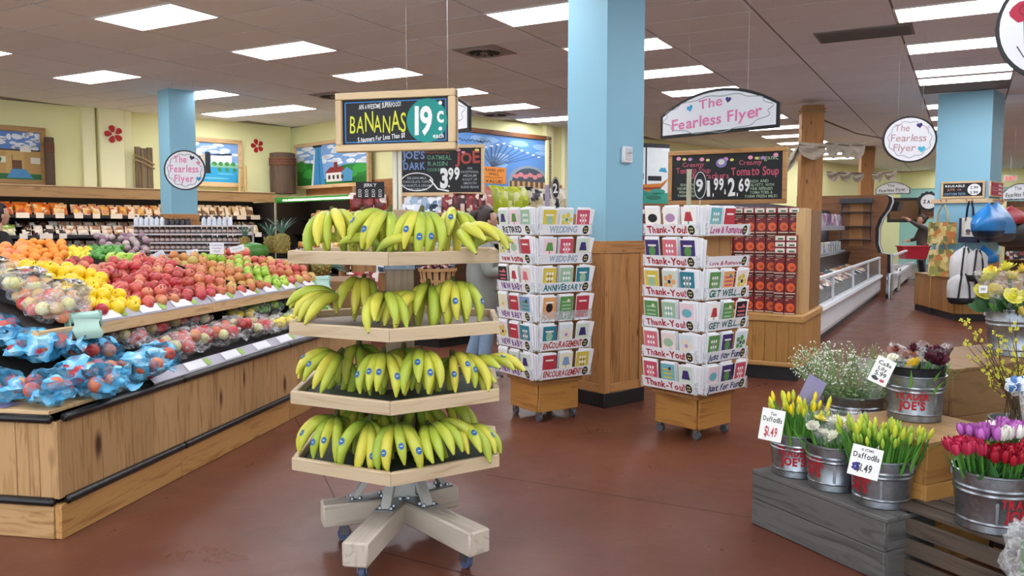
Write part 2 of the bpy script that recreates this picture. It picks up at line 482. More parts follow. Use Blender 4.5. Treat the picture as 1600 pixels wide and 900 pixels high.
# ---------------------------------------------------------------- ceiling: 2 x 4 tiles turned 29 degrees, recessed panels every third tile
GA = radians(29); A = Vector((sin(GA), cos(GA), 0)); B = Vector((cos(GA), -sin(GA), 0))
a0, b0 = 5.80, -.12
def cell(i, j): return A * (a0 + .61 * i) + B * (b0 + 1.22 * j)
mb = MB(); mb.box(-24, 40, -6, 48, CEIL + .010, CEIL + .1)
ce = struct(mb.build('ceiling', M('#8a827d', .9), smooth=False)); tag(ce, 'suspended ceiling of off-white mineral tiles')
extra = {(9, -10), (16, -7), (14, 0)}; skip = {(15, 0)}
tile_m = M('#eceff4', .95, var=.05, scale=30, rnd=.03)
tmb = MB(); tmb.box(-.598, .598, -.294, .294, 0, .02); tile_me = tmb.mesh('ceiling_tile', tile_m, False)
cells = []; lights = []
for i in range(-18, 66):
    for j in range(-24, 14):
        p = cell(i, j)
        is_l = (i % 3 == 0 and j % 3 == 0 or (i, j) in extra) 
        if p.y < -5.6 or (i, j) in skip: continue
        if (i, j) == (14, 0): p = p - A * .45
        if is_l and inside(p.x, p.y, .5) and p.x < 6.5 + p.y * .58 - .5 and p.x > -20: lights.append((i, j, p)); continue
        q = proj((p.x, p.y, CEIL))
        if p.y > 3 and -70 < q[0] < 1670 and -40 < q[1] < 360 and inside(p.x, p.y, -.3): cells.append((p.length, p))
cells.sort(key=lambda c: c[0])
for d, p in cells[:300]: obj('ceiling_tile', tile_me, ce, (p.x, p.y, CEIL), (0, 0, -GA))
mb = MB()
for d, p in cells[300:]: mb.box(-.598, .598, -.294, .294, CEIL, CEIL + .02, 0, -GA, (p.x, p.y, 0))
tag(mb.build('distant_tiles', tile_m, ce, False), kind='stuff')
fmb = MB()
for s in (-1, 1):
    fmb.box(-.605, .605, s * .30 - .012, s * .30 + .012, -.006, .012); fmb.box(s * .60 - .012, s * .60 + .012, -.30, .30, -.006, .012)
frame_me = fmb.mesh('light_frame', M('#e9e6e0', .5), False)
dmb = MB(); dmb.box(-.588, .588, -.288, .288, -.002, .006); diff_me = dmb.mesh('diffuser', emit('#f6f8ff', LAMP), False)
rowname = {0: 'in the right-hand row leading down the refrigerated aisle', -3: 'in the row passing behind the tall blue column', -6: 'in the row above the banana stand', -9: 'in the row above the left blue column', -12: 'in the row nearest the left yellow wall'}
cnt = {}
for i, j, p in sorted(lights, key=lambda l: l[0]):
    q = proj((p.x, p.y, CEIL)); vis = p.y > 2 and -60 < q[0] < 1660 and -20 < q[1] < 400
    if not vis: lab, grp = 'recessed fluorescent ceiling panel outside the picture', 'ceiling panels outside the picture'
    else:
        grp = 'recessed fluorescent ceiling panels'
        if (i, j) in extra: lab = {9: 'extra fluorescent ceiling panel close to the corner of the yellow walls', 16: 'extra fluorescent ceiling panel in front of the market picture', 14: 'extra fluorescent ceiling panel just before the right blue column'}[i]
        elif j in rowname: n = cnt.get(j, 0); cnt[j] = n + 1; lab = '%s fluorescent ceiling panel from the front %s' % (ORD[min(n, 19)], rowname[j])
        else: lab = 'small distant fluorescent ceiling panel at the far right of the shop'; grp = 'distant ceiling panels on the far right'
    t = thing('ceiling_light', lab, 'light', (p.x, p.y, CEIL - .004), -GA, grp)
    obj('light_frame', frame_me, t); obj('diffuser', diff_me, t)

# round vents and the square return grille
def round_vent(px, py, lab):
    p = gz(px, py, CEIL); t = thing('ceiling_vent', lab, 'vent', (p.x, p.y, CEIL), -GA, 'round ceiling vents')
    mb = MB(); mb.box(-.3, .3, -.3, .3, -.008, -.001); mb.build('plate', M('#a99d96', .8), t, False)
    mb = MB(); mb.lathe([(.0, -.03), (.05, -.03), (.06, -.012), (.2, -.012), (.21, -.03), (.25, -.03), (.26, -.009)], 24); mb.build('cone', M('#8e837d', .6), t)
    for k in range(12):
        a = k * pi / 6; mb = MB(); mb.box(.06, .2, -.008, .008, -.028, -.012, 0, a); mb.build('blade', M('#3c3632', .7), t, False)
round_vent(757, 80, 'round bladed ceiling vent above the shopper'); round_vent(520, 149, 'round bladed ceiling vent left above the banana sign')
round_vent(775, 178, 'small far round ceiling vent before the market picture')
p = cell(16, -2); t = thing('return_grille', 'grey square return-air grille in the ceiling', 'vent', (gz(1350, 52, CEIL).x, gz(1350, 52, CEIL).y, CEIL), -GA)
mb = MB(); mb.box(-.5, .5, -.28, .28, -.010, -.001); mb.build('plate', M('#8b827d', .7), t, False)
for k in range(14):
    mb = MB(); mb.box(-.47, .47, -.25 + k * .036, -.236 + k * .036, -.02, -.010); mb.build('slat', M('#6f6763', .6), t, False)

# ---------------------------------------------------------------- blue columns
BLUE = M('#8abdd2', .55, var=.03, scale=2); CED = wood('#b98550', '#94602f', 'z', .6, .8, knots=.12)
CEDX = wood('#b98550', '#94602f', 'x', .6, .8, knots=.10)
BLK = M('#17171a', .45)
def column(p, deg, s, clad, label, planks=True):          # p: near corner; local x along the right face, local y along the left face
    t = thing('column', label, 'column', (p[0], p[1], 0), radians(90 - deg))
    mb = MB(); mb.box(.0, s, 0, s, 0, CEIL - .001); mb.build('shaft', BLUE, t, False)
    e = .022
    mb = MB(); mb.box(-e, s + e, -e, s + e, 0, .115, .004); mb.build('baseboard', BLK, t)
    for side in range(4):
        # face frame on each side, boards between
        def put(name, u0, u1, z0, z1, d, mat):
            mb = MB(); mb.box(u0, u1, -d, -.002, z0, z1, .003)
            o = mb.build(name, mat, t); o.location = [(0, 0, 0), (s, 0, 0), (s, s, 0), (0, s, 0)][side]; o.rotation_euler = (0, 0, side * pi / 2); return o
        put('rail', -.018, s + .018, clad - .1, clad, .02, CEDX); put('rail', .045, s - .045, .116, .19, .02, CEDX)
        put('stile', -.018, .045, .116, clad - .101, .02, CED); put('stile', s - .045, s + .018, .116, clad - .101, .02, CED)
        n = 3; w = (s - .09) / n
        for k in range(n): put('plank', .045 + k * w + .001, .045 + (k + 1) * w - .001, .191, clad - .101, .012, CED)
    return t
pm = gz(944, 637)
column(pm, 50, .44, 1.34, 'tall pale blue column with knotty wood cladding between the two card racks')
pl = Plane(0, 13.0, 0).at(266, 250)
cl = column((pl[0], 13.0, 0), 45, .42, 1.66, 'pale blue column behind the produce stand with a round white sign')
pr = Plane(0, 13.1, 0).at(1548, 250)
cr = column((pr[0], 13.1, 0), 42, .80, 1.0, 'broad pale blue column hung with shopping bags')
# fire alarm on the tall column
dA = Vector((sin(radians(50)), cos(radians(50)), 0))
q = Plane(pm.x, pm.y, 40).at(977, 242)
pp = pm + dA * q[0]
t = thing('fire_alarm', 'white wall fire alarm strobe high on the blue column', 'alarm', (pp.x, pp.y, q[1]), radians(40))
mb = MB(); mb.box(-.055, .055, -.035, -.002, -.065, .065, .008); mb.build('housing', M('#e8e8ea', .4), t)
mb = MB(); mb.box(-.03, .03, -.055, -.035, .01, .05, .008); mb.build('strobe', M('#cfd6dc', .1), t)
mb = MB(); 
for k in range(4): mb.box(-.035, .035, -.037, -.035, -.045 + k * .013, -.04 + k * .013)
mb.build('speaker_grille', M('#9a9aa0', .5), t, False)
# ---------------------------------------------------------------- produce stand (left), two tiers, turned 10 degrees
SA = radians(10); SO = gz(96, 843)
SX = Vector((cos(SA), -sin(SA), 0)); SY = Vector((sin(SA), cos(SA), 0))
def sw(x, y, z): p = SO + SX * x + SY * y; return (p.x, p.y, z)
def sl(px, py, z): d = gz(px, py, z) - SO; return d.dot(SX), d.dot(SY)
PINE = wood('#bd9565', '#98703f', 'z', .55, .8, knots=.20, rnd=.10); PINEY = wood('#bf9055', '#9c6a36', 'y', .5, .8, knots=.17); PINEX = wood('#bd9565', '#98703f', 'x', .5, .8, knots=.11)
LPINE = wood('#cfae82', '#b48c5c', 'y', .5, .8); LPINEX = wood('#cfae82', '#b48c5c', 'x', .5, .8)
STRIP = M('#b4b2bd', .35); CARDW = M('#eeeef2', .5, var=.02); GREEN = M('#9cc05a', .5)
DARK = M('#0e0d0d', .8)
LEN = 3.9
st = thing('produce_stand', 'long two-tier wooden produce stand with black bumper rails', 'produce stand', SO, -SA)
mb = MB(); mb.box(-1.5, -.025, .025, LEN - .02, .0, .50); mb.box(-1.5, -.8, .9, LEN - .02, .5, .9); mb.build('carcass', DARK, st, False)
y = 0.0; rr = random.Random(3)
while y < LEN - .05:
    w = min(rr.choice((.07, .10, .125, .14, .11)), LEN - y)
    mb = MB(); mb.box(-.024, 0 - rr.uniform(0, .003), y + .001, y + w - .0015, .19, .555, .002); mb.build('plank', PINE, st); y += w
x = 0.0
while x > -1.45:
    w = rr.choice((.10, .13, .16, .12)); mb = MB(); mb.box(x - w + .0015, x - .001, 0 - rr.uniform(0, .003), .024, .19, .555, .002); mb.build('plank', PINE, st); x -= w
for a, b in ((0.0, .98), (.984, 2.4), (2.404, LEN)):
    mb = MB(); mb.box(-.03, .006, a, b, 0, .165, .003); mb.build('kick_board', PINEY, st)
mb = MB(); mb.box(-1.5, -.032, -.006, .03, 0, .165, .003); mb.build('kick_board', PINEX, st)
RAIL = M('#0b0b0d', .3, spec=.6)
for z in (.178, .567):
    for a, b in ((.03, 1.0), (1.005, 2.4), (2.405, LEN)):
        mb = MB(); mb.tube([(.008, a, z), (.008, a + .01, z), (.008, b - .01, z), (.008, b, z)], [.012, .021, .021, .012], 10); mb.build('bumper_rail', RAIL, st)
    mb = MB(); mb.tube([(-.02, -.008, z), (-.03, -.008, z), (-1.5, -.008, z)], [.012, .021, .021], 10); mb.build('bumper_rail', RAIL, st)
# lower shelf with label strip, front ledge
mb = MB(); mb.box(-1.5, -.04, .0, .34, .585, .605, .003); mb.build('front_ledge', LPINEX, st)
mb = MB(); mb.add([(-.03, .34, .592), (-.03, LEN, .592), (-.8, LEN, .79), (-.8, .34, .79), (-.03, .34, .55), (-.03, LEN, .55), (-.8, LEN, .55), (-.8, .34, .55)], [(0, 1, 2, 3), (0, 4, 5, 1), (3, 2, 6, 7), (0, 3, 7, 4), (1, 5, 6, 2)]); mb.build('lower_deck', DARK, st, False)
mb = MB(); mb.box(-.7, -.66, .5, LEN, .6, .9); mb.box(-1.5, -.66, .55, .6, .6, .9); mb.build('back_panel', DARK, st, False)
def strip(x, y0, y1, z, name, cards):
    mb = MB(); mb.add([(x, y0, z), (x, y1, z), (x - .055, y1, z + .05), (x - .055, y0, z + .05), (x - .004, y0, z - .012), (x - .004, y1, z - .012)], [(0, 1, 2, 3), (4, 5, 1, 0)]); mb.build(name, STRIP, st, False)
    for yc, g in cards:
        mb = MB(); k = .10
        mb.add([(x - .006 + .003, yc - k, z + .0088), (x - .006 + .003, yc + k, z + .0088), (x - .05 + .003, yc + k, z + .0488), (x - .05 + .003, yc - k, z + .0488)], [(0, 1, 2, 3)])
        cd = mb.build('price_card', CARDW, st, False)
        if g:
            mb = MB(); c = Vector((x - .024, yc + .135, z + .028)); e1 = Vector((0, .03, 0)); e2 = Vector((-.022, 0, .02))
            mb.add([c + e1 * cos(q * pi / 6) + e2 * sin(q * pi / 6) for q in range(12)], [tuple(range(12))]); mb.build('green_dot', GREEN, cd, False)
strip(.0, .75, LEN, .592, 'label_strip', [(1.2, 1), (1.62, 1), (2.05, 0), (2.4, 1), (2.85, 1), (3.3, 1), (3.65, 1)])
# upper tier
ux, uy = sl(60, 519, .925)
ux2 = ux - 1.0; uy2 = uy + .52
for a, b in ((uy, 1.95), (1.955, LEN)):
    mb = MB(); mb.box(ux - .035, ux, a, b, .855, .925, .004); mb.build('edge_board', LPINE, st)
L = hypot(ux2 - ux, uy2 - uy); an = atan2(uy2 - uy, ux2 - ux)
mb = MB(); mb.box(0, L, 0, .035, .855, .925, .004, an + pi, (ux2, uy2, 0)); 
mb = MB(); mb.prism([(ux, uy), (ux2, uy2), (ux2 + .015, uy2 + .03), (ux - .02, uy + .035)], .855, .925); mb.build('edge_board', LPINEX, st, False)
RZ = 1.10
mb = MB(); xr = ux - .75
mb.add([(ux - .03, uy + .03, .91), (ux - .03, LEN, .91), (xr, LEN, RZ), (xr, uy + .4, RZ), (ux2, uy2 + .03, .91), (xr - .4, LEN, .95), (xr - .4, uy + .9, .95), (ux - .03, uy + .03, .862), (ux - .03, LEN, .862), (xr, LEN, .862), (xr - .4, LEN, .862), (ux2, uy2 + .03, .862)],
       [(0, 1, 2, 3), (0, 3, 4), (3, 2, 5, 6), (4, 3, 6), (0, 7, 8, 1), (1, 8, 9, 2), (2, 9, 10, 5), (7, 0, 4, 11), (7, 11, 10, 9, 8)])
mb.build('upper_deck', M('#2a2522', .8), st, False)
strip(ux + .002, uy + .42, 1.95, .925, 'label_strip', [(uy + .56, 1), (uy + .95, 1), (uy + 1.3, 1)])
strip(ux + .002, 1.96, LEN, .925, 'label_strip', [(2.1, 1), (2.5, 1), (2.86, 1), (3.2, 1), (3.6, 1)])
# mint bag dispensers clipped to the upper edge
def dispenser(p, lab, rz=-SA, s=1.0):
    t = thing('bag_dispenser', lab, 'dispenser', p, rz, 'mint green bag dispensers'); t.scale = (s,) * 3
    m = M('#8fb9ab', .35)
    mb = MB(); mb.tube([(-.075, 0, .035), (.075, 0, .035)], .032, 14); mb.build('roll', M('#a9cfc0', .3), t)
    mb = MB()
    for x in (-.08, .08): mb.box(x - .006, x + .006, -.035, .035, -.02, .07, .004)
    mb.build('bracket', m, t)
    mb = MB(); 
    pts = [(-.07, -.03, .03), (.07, -.03, .03)]
    vs = []
    for k in range(5): vs += [(-.07 + .012 * sin(k * 2), -.034 - .006 * k + .012 * sin(k * 1.7), .035 - .028 * k), (.07 + .012 * cos(k * 2), -.034 - .006 * k + .012 * cos(k * 1.3), .035 - .028 * k)]
    mb.add(vs, [(2 * k, 2 * k + 1, 2 * k + 3, 2 * k + 2) for k in range(4)]); mb.build('hanging_bag', M('#b7d8c9', .25), t)
dispenser(sw(ux + .0, uy + .33, .928), 'mint green bag roll clipped to the near upper shelf edge', radians(50))
dispenser(sw(ux + .0, 3.82, .935), 'mint green bag roll clipped to the far end of the produce stand', radians(40))
# sheet of purple and a purple sign on the ledges
mb = MB(); mb.box(-1.2, -.18, -.012, -.009, .608, .626); 
q = thing('purple_price_sheet', 'purple and white price sheet lying on the wooden front ledge', 'price sheet', sw(-.62, .06, .607), -SA)
mb = MB(); mb.box(-.30, .34, -.05, .06, 0, .002); mb.build('sheet', M('#8d7fa8', .4), q, False)
mb = MB(); mb.box(-.3, -.04, -.045, .055, .002, .003); mb.build('print', M('#d8cfe6', .4), q, False)
q = thing('purple_price_sheet', 'purple plastic label strip on the near chamfered corner of the upper shelf', 'price sheet', sw((ux * 1.6 + ux2 * .4) / 2 - .1, (uy * 1.6 + uy2 * .4) / 2 + .05, .9285), -SA + an + pi)
mb = MB(); mb.box(-.22, .22, -.025, .03, 0, .002); mb.build('sheet', M('#8b86a6', .35), q, False)

# ---------------------------------------------------------------- fruit prototypes
def apple_mesh(name, r, mat, tall=1.0, dim=.22):
    mb = MB(); pr = []
    for i in range(10):
        th = pi * i / 9
        rr_ = sin(th) * (1 + .06 * cos(th)); z = -cos(th) * tall
        if i == 9: rr_, z = .02, .62 * tall * (1 - dim * .3)
        if i == 8: rr_, z = .30, .90 * tall
        if i == 0: rr_, z = .02, -.78 * tall
        pr.append((rr_ * r, z * r))
    mb.lathe(pr, 12); return mb.mesh(name, mat, True, 80)
def ball_mesh(name, r, mat, sx=1.0):
    mb = MB(); mb.blob((0, 0, 0), (r * sx, r, r), 12, 8); return mb.mesh(name, mat, True, 80)
def lemon_mesh(name, r, mat):
    mb = MB(); mb.lathe([(.02 * r, -1.5 * r), (.22 * r, -1.35 * r), (.7 * r, -.95 * r), (r, -.2 * r), (.96 * r, .3 * r), (.6 * r, 1.0 * r), (.2 * r, 1.3 * r), (.02 * r, 1.42 * r)], 10); return mb.mesh(name, mat, True, 80)
sm = MB(); sm.tube([(0, 0, .0), (.001, 0, .012), (.005, 0, .022)], [.002, .0016, .0022], 5); STEM = sm.mesh('stem', M('#4d3a20', .7))
FR = {
 'red': apple_mesh('red_apple', .041, fruit(('#a3122b', '#bd2a3a', '#c8434a', '#8e1026', '#cf5b55'), .25, 22, '#d98a5e', .55)),
 'pink': apple_mesh('pink_apple', .040, fruit(('#d88a63', '#cf6258', '#dba06a', '#c94f4c', '#e0b277'), .3, 24, '#c23b3f', .75)),
 'gold': apple_mesh('golden_apple', .045, fruit(('#ecc91c', '#f2d320', '#e8bd12'), .3, 12, '#f5dc3c', .5)),
 'green': apple_mesh('green_apple', .038, fruit(('#9cc63a', '#b3cf4c', '#8fbb35'), .3, 14, '#c6d869', .5)),
 'blush': apple_mesh('blush_apple', .039, fruit(('#c9c067', '#d7a45c', '#c46a4a', '#d0b95d'), .35, 20, '#c4553f', .6)),
 'bagged': apple_mesh('bagged_apple', .038, fruit(('#cdd08b', '#dbd9a0', '#c8b273', '#cf9268'), .35, 18, '#c4604e', .45)),
 'orange': ball_mesh('orange', .041, fruit(('#f08a1d', '#f3962b', '#ea7c12'), .45, 30, '#f5a040', .4, .3)),
 'grapefruit': ball_mesh('grapefruit', .058, fruit(('#e88a4d', '#ed9a50', '#e37a50', '#efa758'), .45, 14, '#f0b05c', .6)),
 'lemon': lemon_mesh('lemon', .031, fruit(('#eed327', '#f3dd3a', '#e2c51c'), .4, 20)),
 'lime': lemon_mesh('lime', .029, fruit(('#3f8a2c', '#57a038', '#2f7525'), .35, 20, '#6fae4a', .4)),
 'onion': ball_mesh('onion', .038, fruit(('#a98f93', '#8d6f7d', '#c9b9b0', '#7c5a6d'), .4, 20)),
}
HASSTEM = {'red', 'pink', 'gold', 'green', 'blush', 'bagged'}
LABELS = {'red': ('red_apple', 'glossy dark red apple heaped loose on the upper produce tier'),
          'pink': ('pink_apple', 'pink and yellow streaked apple heaped loose on the upper produce tier'),
          'gold': ('golden_apple', 'bright yellow apple heaped loose on the upper produce tier'),
          'green': ('green_apple', 'light green apple in the loose heap at the far end of the upper produce tier'),
          'blush': ('blush_apple', 'yellow-green blushed apple heaped near the far end of the upper tier'),
          'orange': ('orange', 'bright orange in the loose heap behind the bagged apples'),
          'grapefruit': ('grapefruit', 'large peach-coloured grapefruit in the heap at the left edge of the picture'),
          'lemon': ('lemon', 'yellow lemon in the loose heap between the oranges and the limes'),
          'lime': ('lime', 'green lime in the loose heap beside the lemons')}
def put_fruit(kind, p, k=1.0):
    nm, lab = LABELS[kind]
    o = obj(nm, FR[kind], None, p, (R.uniform(-.9, .9), R.uniform(-.9, .9), R.uniform(0, 6.28)), k * R.uniform(.93, 1.06))
    tag(o, lab, nm.split('_')[-1], 'loose ' + nm.replace('_', ' ') + 's')
    if kind in HASSTEM:
        s = obj('stem', STEM, o); s.location = (0, 0, {'gold': .028}.get(kind, .025))
    return o
def zU(u): return .93 + (RZ - .93) * min(1, max(0, (-ux + u) / .75 - 0)) if False else .92 + (RZ - .91) * min(1.0, max(0, (u + ux - .03) / .72))
vv = lambda px, py: sl(px, py, .94)[1]
v1, v2, v3, v4, v5, v6 = vv(140, 505), vv(196, 495), vv(258, 484), vv(405, 459), vv(437, 453), vv(470, 447)
def kind_at(u, v):
    v -= .12 * sin(u * 9)
    if v < v1: return None
    if v < v2: return 'pink' if R.random() < .75 else 'red'
    if v < v3: return 'gold'
    if v < v3 + .45: return 'red' if R.random() < .6 else 'pink'
    if v < v3 + .9: return 'red' if (u < .75) == (R.random() < .75) else 'pink'
    if v < v4: return 'pink' if R.random() < .7 else 'blush'
    if v < v5: return 'blush'
    if v < v6: return 'green' if R.random() < .8 else 'blush'
    return 'pink' if R.random() < .6 else 'blush'
v = uy + .1
row = 0
while v < LEN - .05:
    u = -ux + .055 + (row % 2) * .04
    while u < -ux + .80:
        k = kind_at(u, v)
        if k and not abs(v - v4) < .03:
            z = zU(u) + .042 + .03 * noise.noise(Vector((u * 5, v * 5, 3)))
            put_fruit(k, sw(-u + R.uniform(-.008, .008), v + R.uniform(-.008, .008), z + .012))
            if R.random() < (.42 if u > -ux + .12 else .1): put_fruit(k, sw(-u - .03, v + .035, z + .06 + R.uniform(0, .012)))
        u += .08
    v += .073; row += 1
for vd in (v4, v1 + .02):
    mb = MB(); mb.add([(ux - .04, vd, .93), (xr, vd, RZ + .02), (xr, vd, RZ + .09), (ux - .04, vd, .99), (ux - .04, vd + .008, .93), (xr, vd + .008, RZ + .02), (xr, vd + .008, RZ + .09), (ux - .04, vd + .008, .99)], [(0, 1, 2, 3), (7, 6, 5, 4), (3, 2, 6, 7), (0, 3, 7, 4)]); mb.build('divider', DARK, st, False)

# ---------------------------------------------------------------- bags of fruit
def bag(name, label, p, rz, size, filmm, fr, nfr, group, tie=True, lab=None, tilt=(0, 0)):
    t = thing(name, label, 'bag', p, rz, group); t.rotation_euler = (tilt[0], tilt[1], rz)
    L_, W_, H_ = size; sd = R.uniform(0, 99)
    mb = MB(); mb.blob((0, 0, H_ * .5), (L_ * .5, W_ * .5, H_ * .5), 22, 14, .42, 2.6, sd)
    if tie:
        n0 = len(mb.v)
        vs = []; m = 12
        for i, (dx, r_) in enumerate(((.44, .5), (.52, .22), (.56, .16), (.62, .42), (.70, .62))):
            for k in range(m):
                a = 2 * pi * k / m; q = 1 + .45 * noise.noise(Vector((k * 1.7, i * 2.1, sd)))
                vs.append((L_ * dx, W_ * .5 * r_ * cos(a) * q, H_ * .5 + H_ * .4 * r_ * sin(a) * q))
        mb.add(vs, [(i * m + k, i * m + (k + 1) % m, (i + 1) * m + (k + 1) % m, (i + 1) * m + k) for i in range(4) for k in range(m)])
    mb.build('film', filmm, t)
    for k in range(nfr):
        a = 2 * pi * k / nfr + R.uniform(-.2, .2); q = R.uniform(.62, .86)
        kn = fr[k % len(fr)]
        o = obj('fruit', FR[kn], t, (cos(a) * L_ * .42 * q * 1.1, sin(a) * W_ * .4 * q * 1.1, H_ * R.uniform(.46, .68)), (R.uniform(-2, 2), R.uniform(-2, 2), R.uniform(0, 6)), R.uniform(.9, 1.05))
    if lab:
        mb = MB()
        n = 6; vs = []
        for i in range(n):
            for k in range(4):
                a = pi * (.25 + .5 * k / 3); vs.append(((i / (n - 1) - .5) * L_ * .45, -cos(a) * W_ * .53, H_ * .5 + sin(a) * H_ * .56 + .006 * sin(i * 2 + k)))
        mb.add(vs, [(i * 4 + k, (i + 1) * 4 + k, (i + 1) * 4 + k + 1, i * 4 + k + 1) for i in range(n - 1) for k in range(3)])
        mb.build('printed_label', lab, t)
    return t
CLEAR = film('#f4f6f8', .97); BLUEF = film('#a8d8ee', .95, ('#4aaede', '#6cc0e8', '#b4e2f4', '#58b4e2', '#c8322c'), .50, 7.0)
BLACKL = film('#20201f', .3, ('#151515', '#e8e4dc', '#151515', '#2a2a2a'), .42, 26.0)
spots = [(.08, .12), (.34, .10), (.62, .14), (.9, .1), (.12, .42), (.05, .72), (.10, 1.0), (.36, .40), (.34, .78), (.64, .44), (.95, .40), (-.02, .33)]
for k, (u, v) in enumerate(spots):
    onf = v < .33
    z = .607 if onf else .60 + .257 * max(0, u - .03)
    bag('blue_printed_apple_bag', 'blue printed apple bag, ' + (ORD[k] + ' from the corner along the front ledge' if k < 4 else ORD[k - 4] + ' along the right-hand lip of the lower shelf' if k < 7 or k == 11 else ORD[k - 7] + ' in the row behind the lip'), sw(-u - .05, v, z + (.08 if k in (7, 9) else 0)), -SA + R.uniform(-2.6, .6), (.30, .23, .165), BLUEF, ('pink', 'red'), 5, 'blue printed apple bags')
# clear bags with black labels on the near upper corner
q0 = [(.10, .12), (.32, .27), (.09, .40), (.30, .55), (.56, .44), (.55, .70), (.78, .62), (.82, .9), (.33, .80), (.12, .66)]
for k, (u, v) in enumerate(q0):
    uu = -ux + u + .02
    if uy + v > v1 + .0: v = v1 - uy - .04
    bag('clear_apple_bag', 'clear bag of pale apples on the near upper corner, ' + ORD[k] + ' from the front edge', sw(-uu, uy + v + .12, zU(uu) + .01 + .03 * (k % 3)), R.uniform(-1.5, 1.5), (.27, .22, .15), CLEAR, ('bagged', 'bagged', 'bagged', 'pink'), 7, 'clear apple bags', tie=k % 3 == 0, lab=BLACKL if k % 3 else None)
rb = [(.16, 1.22), (.2, 1.5), (.17, 1.78), (.22, 2.05), (.42, 1.15), (.47, 1.42), (.5, 1.7), (.48, 1.98), (.16, 2.3)]
for k, (u, v) in enumerate(rb):
    z = .60 + .257 * (u - .03)
    bag('bagged_red_apples', 'clear bag of small red apples on the lower shelf, ' + (ORD[k] + ' along the front row' if k < 4 else ORD[k - 4] + ' along the back row' if k < 8 else 'beside the lemons'), sw(-u - .03, v, z + .01), R.uniform(-1, 1), (.27, .24, .16), CLEAR, ('red', 'red', 'pink', 'bagged'), 8, 'bagged red apples on the lower shelf', tie=k % 2 == 0)
bag('bag_of_plums', 'dark bag of purple plums at the far end of the lower shelf beside the bananas', sw(-.4, 3.45, .74), .3, (.3, .26, .18), film('#c8b8c8', .7), ('onion',), 8, None, False, CARDW)
for k, (u, v) in enumerate(((.15, 2.52), (.17, 2.75), (.42, 2.55))):
    bag('bag_of_lemons', 'clear bag of yellow lemons between red apples and limes, ' + ('nearest the apples', 'nearest the limes', 'at the back')[k], sw(-u - .03, v, .60 + .257 * u), .3 * k, (.24, .2, .13), CLEAR, ('lemon',), 7, 'bags of lemons', False)
for k, (u, v) in enumerate(((.15, 2.98), (.2, 3.2), (.15, 3.42), (.45, 2.85), (.45, 3.1))):
    bag('bag_of_limes', 'clear bag of green fruit on the far lower shelf, ' + ORD[k] + ' from the lemons', sw(-u - .03, v, .60 + .257 * u), .5 * k, (.24, .22, .14), CLEAR, ('green', 'lime'), 7, 'bags of green fruit', False)

# ---------------------------------------------------------------- second produce table behind: oranges, grapefruit, lemons, limes, onions, melons
TO = Vector((-5.25, 6.35, 0)); TR = -SA
t2 = thing('citrus_table', 'sloped wooden produce table heaped with citrus behind the front stand', 'produce table', TO, TR)
mb = MB(); mb.box(.05, 1.45, .05, 3.2, 0, .82); mb.build('carcass', wood('#8a6238', '#6d4a28', 'z'), t2, False)
mb = MB(); mb.box(0, 1.5, 0, 3.25, .82, .9, .004); mb.build('deck', LPINEX, t2)
def bed(px0, px1, py0, py1, Y0, Y1, r):
    c = [gy(px0, py1, Y0), gy(px1, py1, Y0), gy(px1, py0, Y1), gy(px0, py0, Y1)]
    mb = MB(); vs = []
    for p in c:
        q = t2.rotation_euler.to_matrix().inverted() @ (p - TO); vs.append((q.x, q.y, q.z - r * .9))
    vs += [(x, y, .9) for x, y, z in vs]
    mb.add(vs, [(0, 1, 2, 3), (0, 4, 5, 1), (1, 5, 6, 2), (2, 6, 7, 3), (3, 7, 4, 0)]); mb.build('riser', M('#3a3029', .8), t2, False)
def fill(kind, px0, px1, py0, py1, Y0, Y1, r, n, seed):
    rr = random.Random(seed); done = []; tries = 0
    while len(done) < n and tries < n * 60:
        tries += 1
        f = rr.random(); px = rr.uniform(px0, px1); py = py1 + (py0 - py1) * f; Y = Y0 + (Y1 - Y0) * f
        p = gy(px, py, Y)
        if all((p - q).length > r * 1.72 for q in done): done.append(p); put_fruit(kind, p)
    bed(px0, px1, py0, py1, Y0, Y1, r)
fill('grapefruit', -15, 42, 386, 422, 7.0, 7.5, .058, 16, 1)
fill('orange', 22, 100, 378, 418, 6.9, 7.7, .041, 44, 2)
fill('lemon', 92, 140, 388, 408, 7.7, 8.3, .031, 34, 3)
fill('lime', 138, 192, 386, 403, 7.9, 8.4, .029, 40, 4)
LABELS['onion'] = ('onion', 'netted purple onion in the dark heap behind the limes')
fill('onion', 150, 232, 368, 396, 8.8, 9.3, .038, 34, 5)
LABELS['green'] = ('green_melon', 'greenish round melon lying between the limes and the red apples')
for px in (190, 203, 215, 176): put_fruit('green', gy(px, 404, 7.4), 1.6)
# ---------------------------------------------------------------- banana stand
BP = gz(628, 832)
BW = wood('#cdb795', '#b59a76', 'x', .55, .8, rnd=.06); BWZ = wood('#b59c80', '#9c8368', 'z', .6, .9, rnd=.06)
GREYW = wood('#c3b7a6', '#a89b8a', 'x', .6, .8, rnd=.05)
bs = thing('banana_stand', 'hexagonal four-tier wooden banana display stand on casters', 'display stand', BP, radians(2))
mb = MB(); mb.box(-.065, .065, -.065, .065, .17, 1.53, .004, radians(8)); mb.build('post', BWZ, bs)
mb = MB(); mb.box(-.025, -.004, -.018, .018, 1.53, 2.06, .002); mb.build('sign_post', M('#d9d3c4', .5), bs)
mb = MB(); mb.box(.000, .016, -.018, .018, 1.53, 2.06, .002); mb.build('sign_post', M('#d9d3c4', .5), bs)
TZ = [.395, .69, .99, 1.30]; HR = .525
STEEL = M('#8d9095', .35, .9); GALV = M('#9a9da0', .4, .9, .25, 14)
def hexpt(k, r): a = -pi / 2 + k * pi / 3 + .02; return (r * cos(a), r * sin(a))
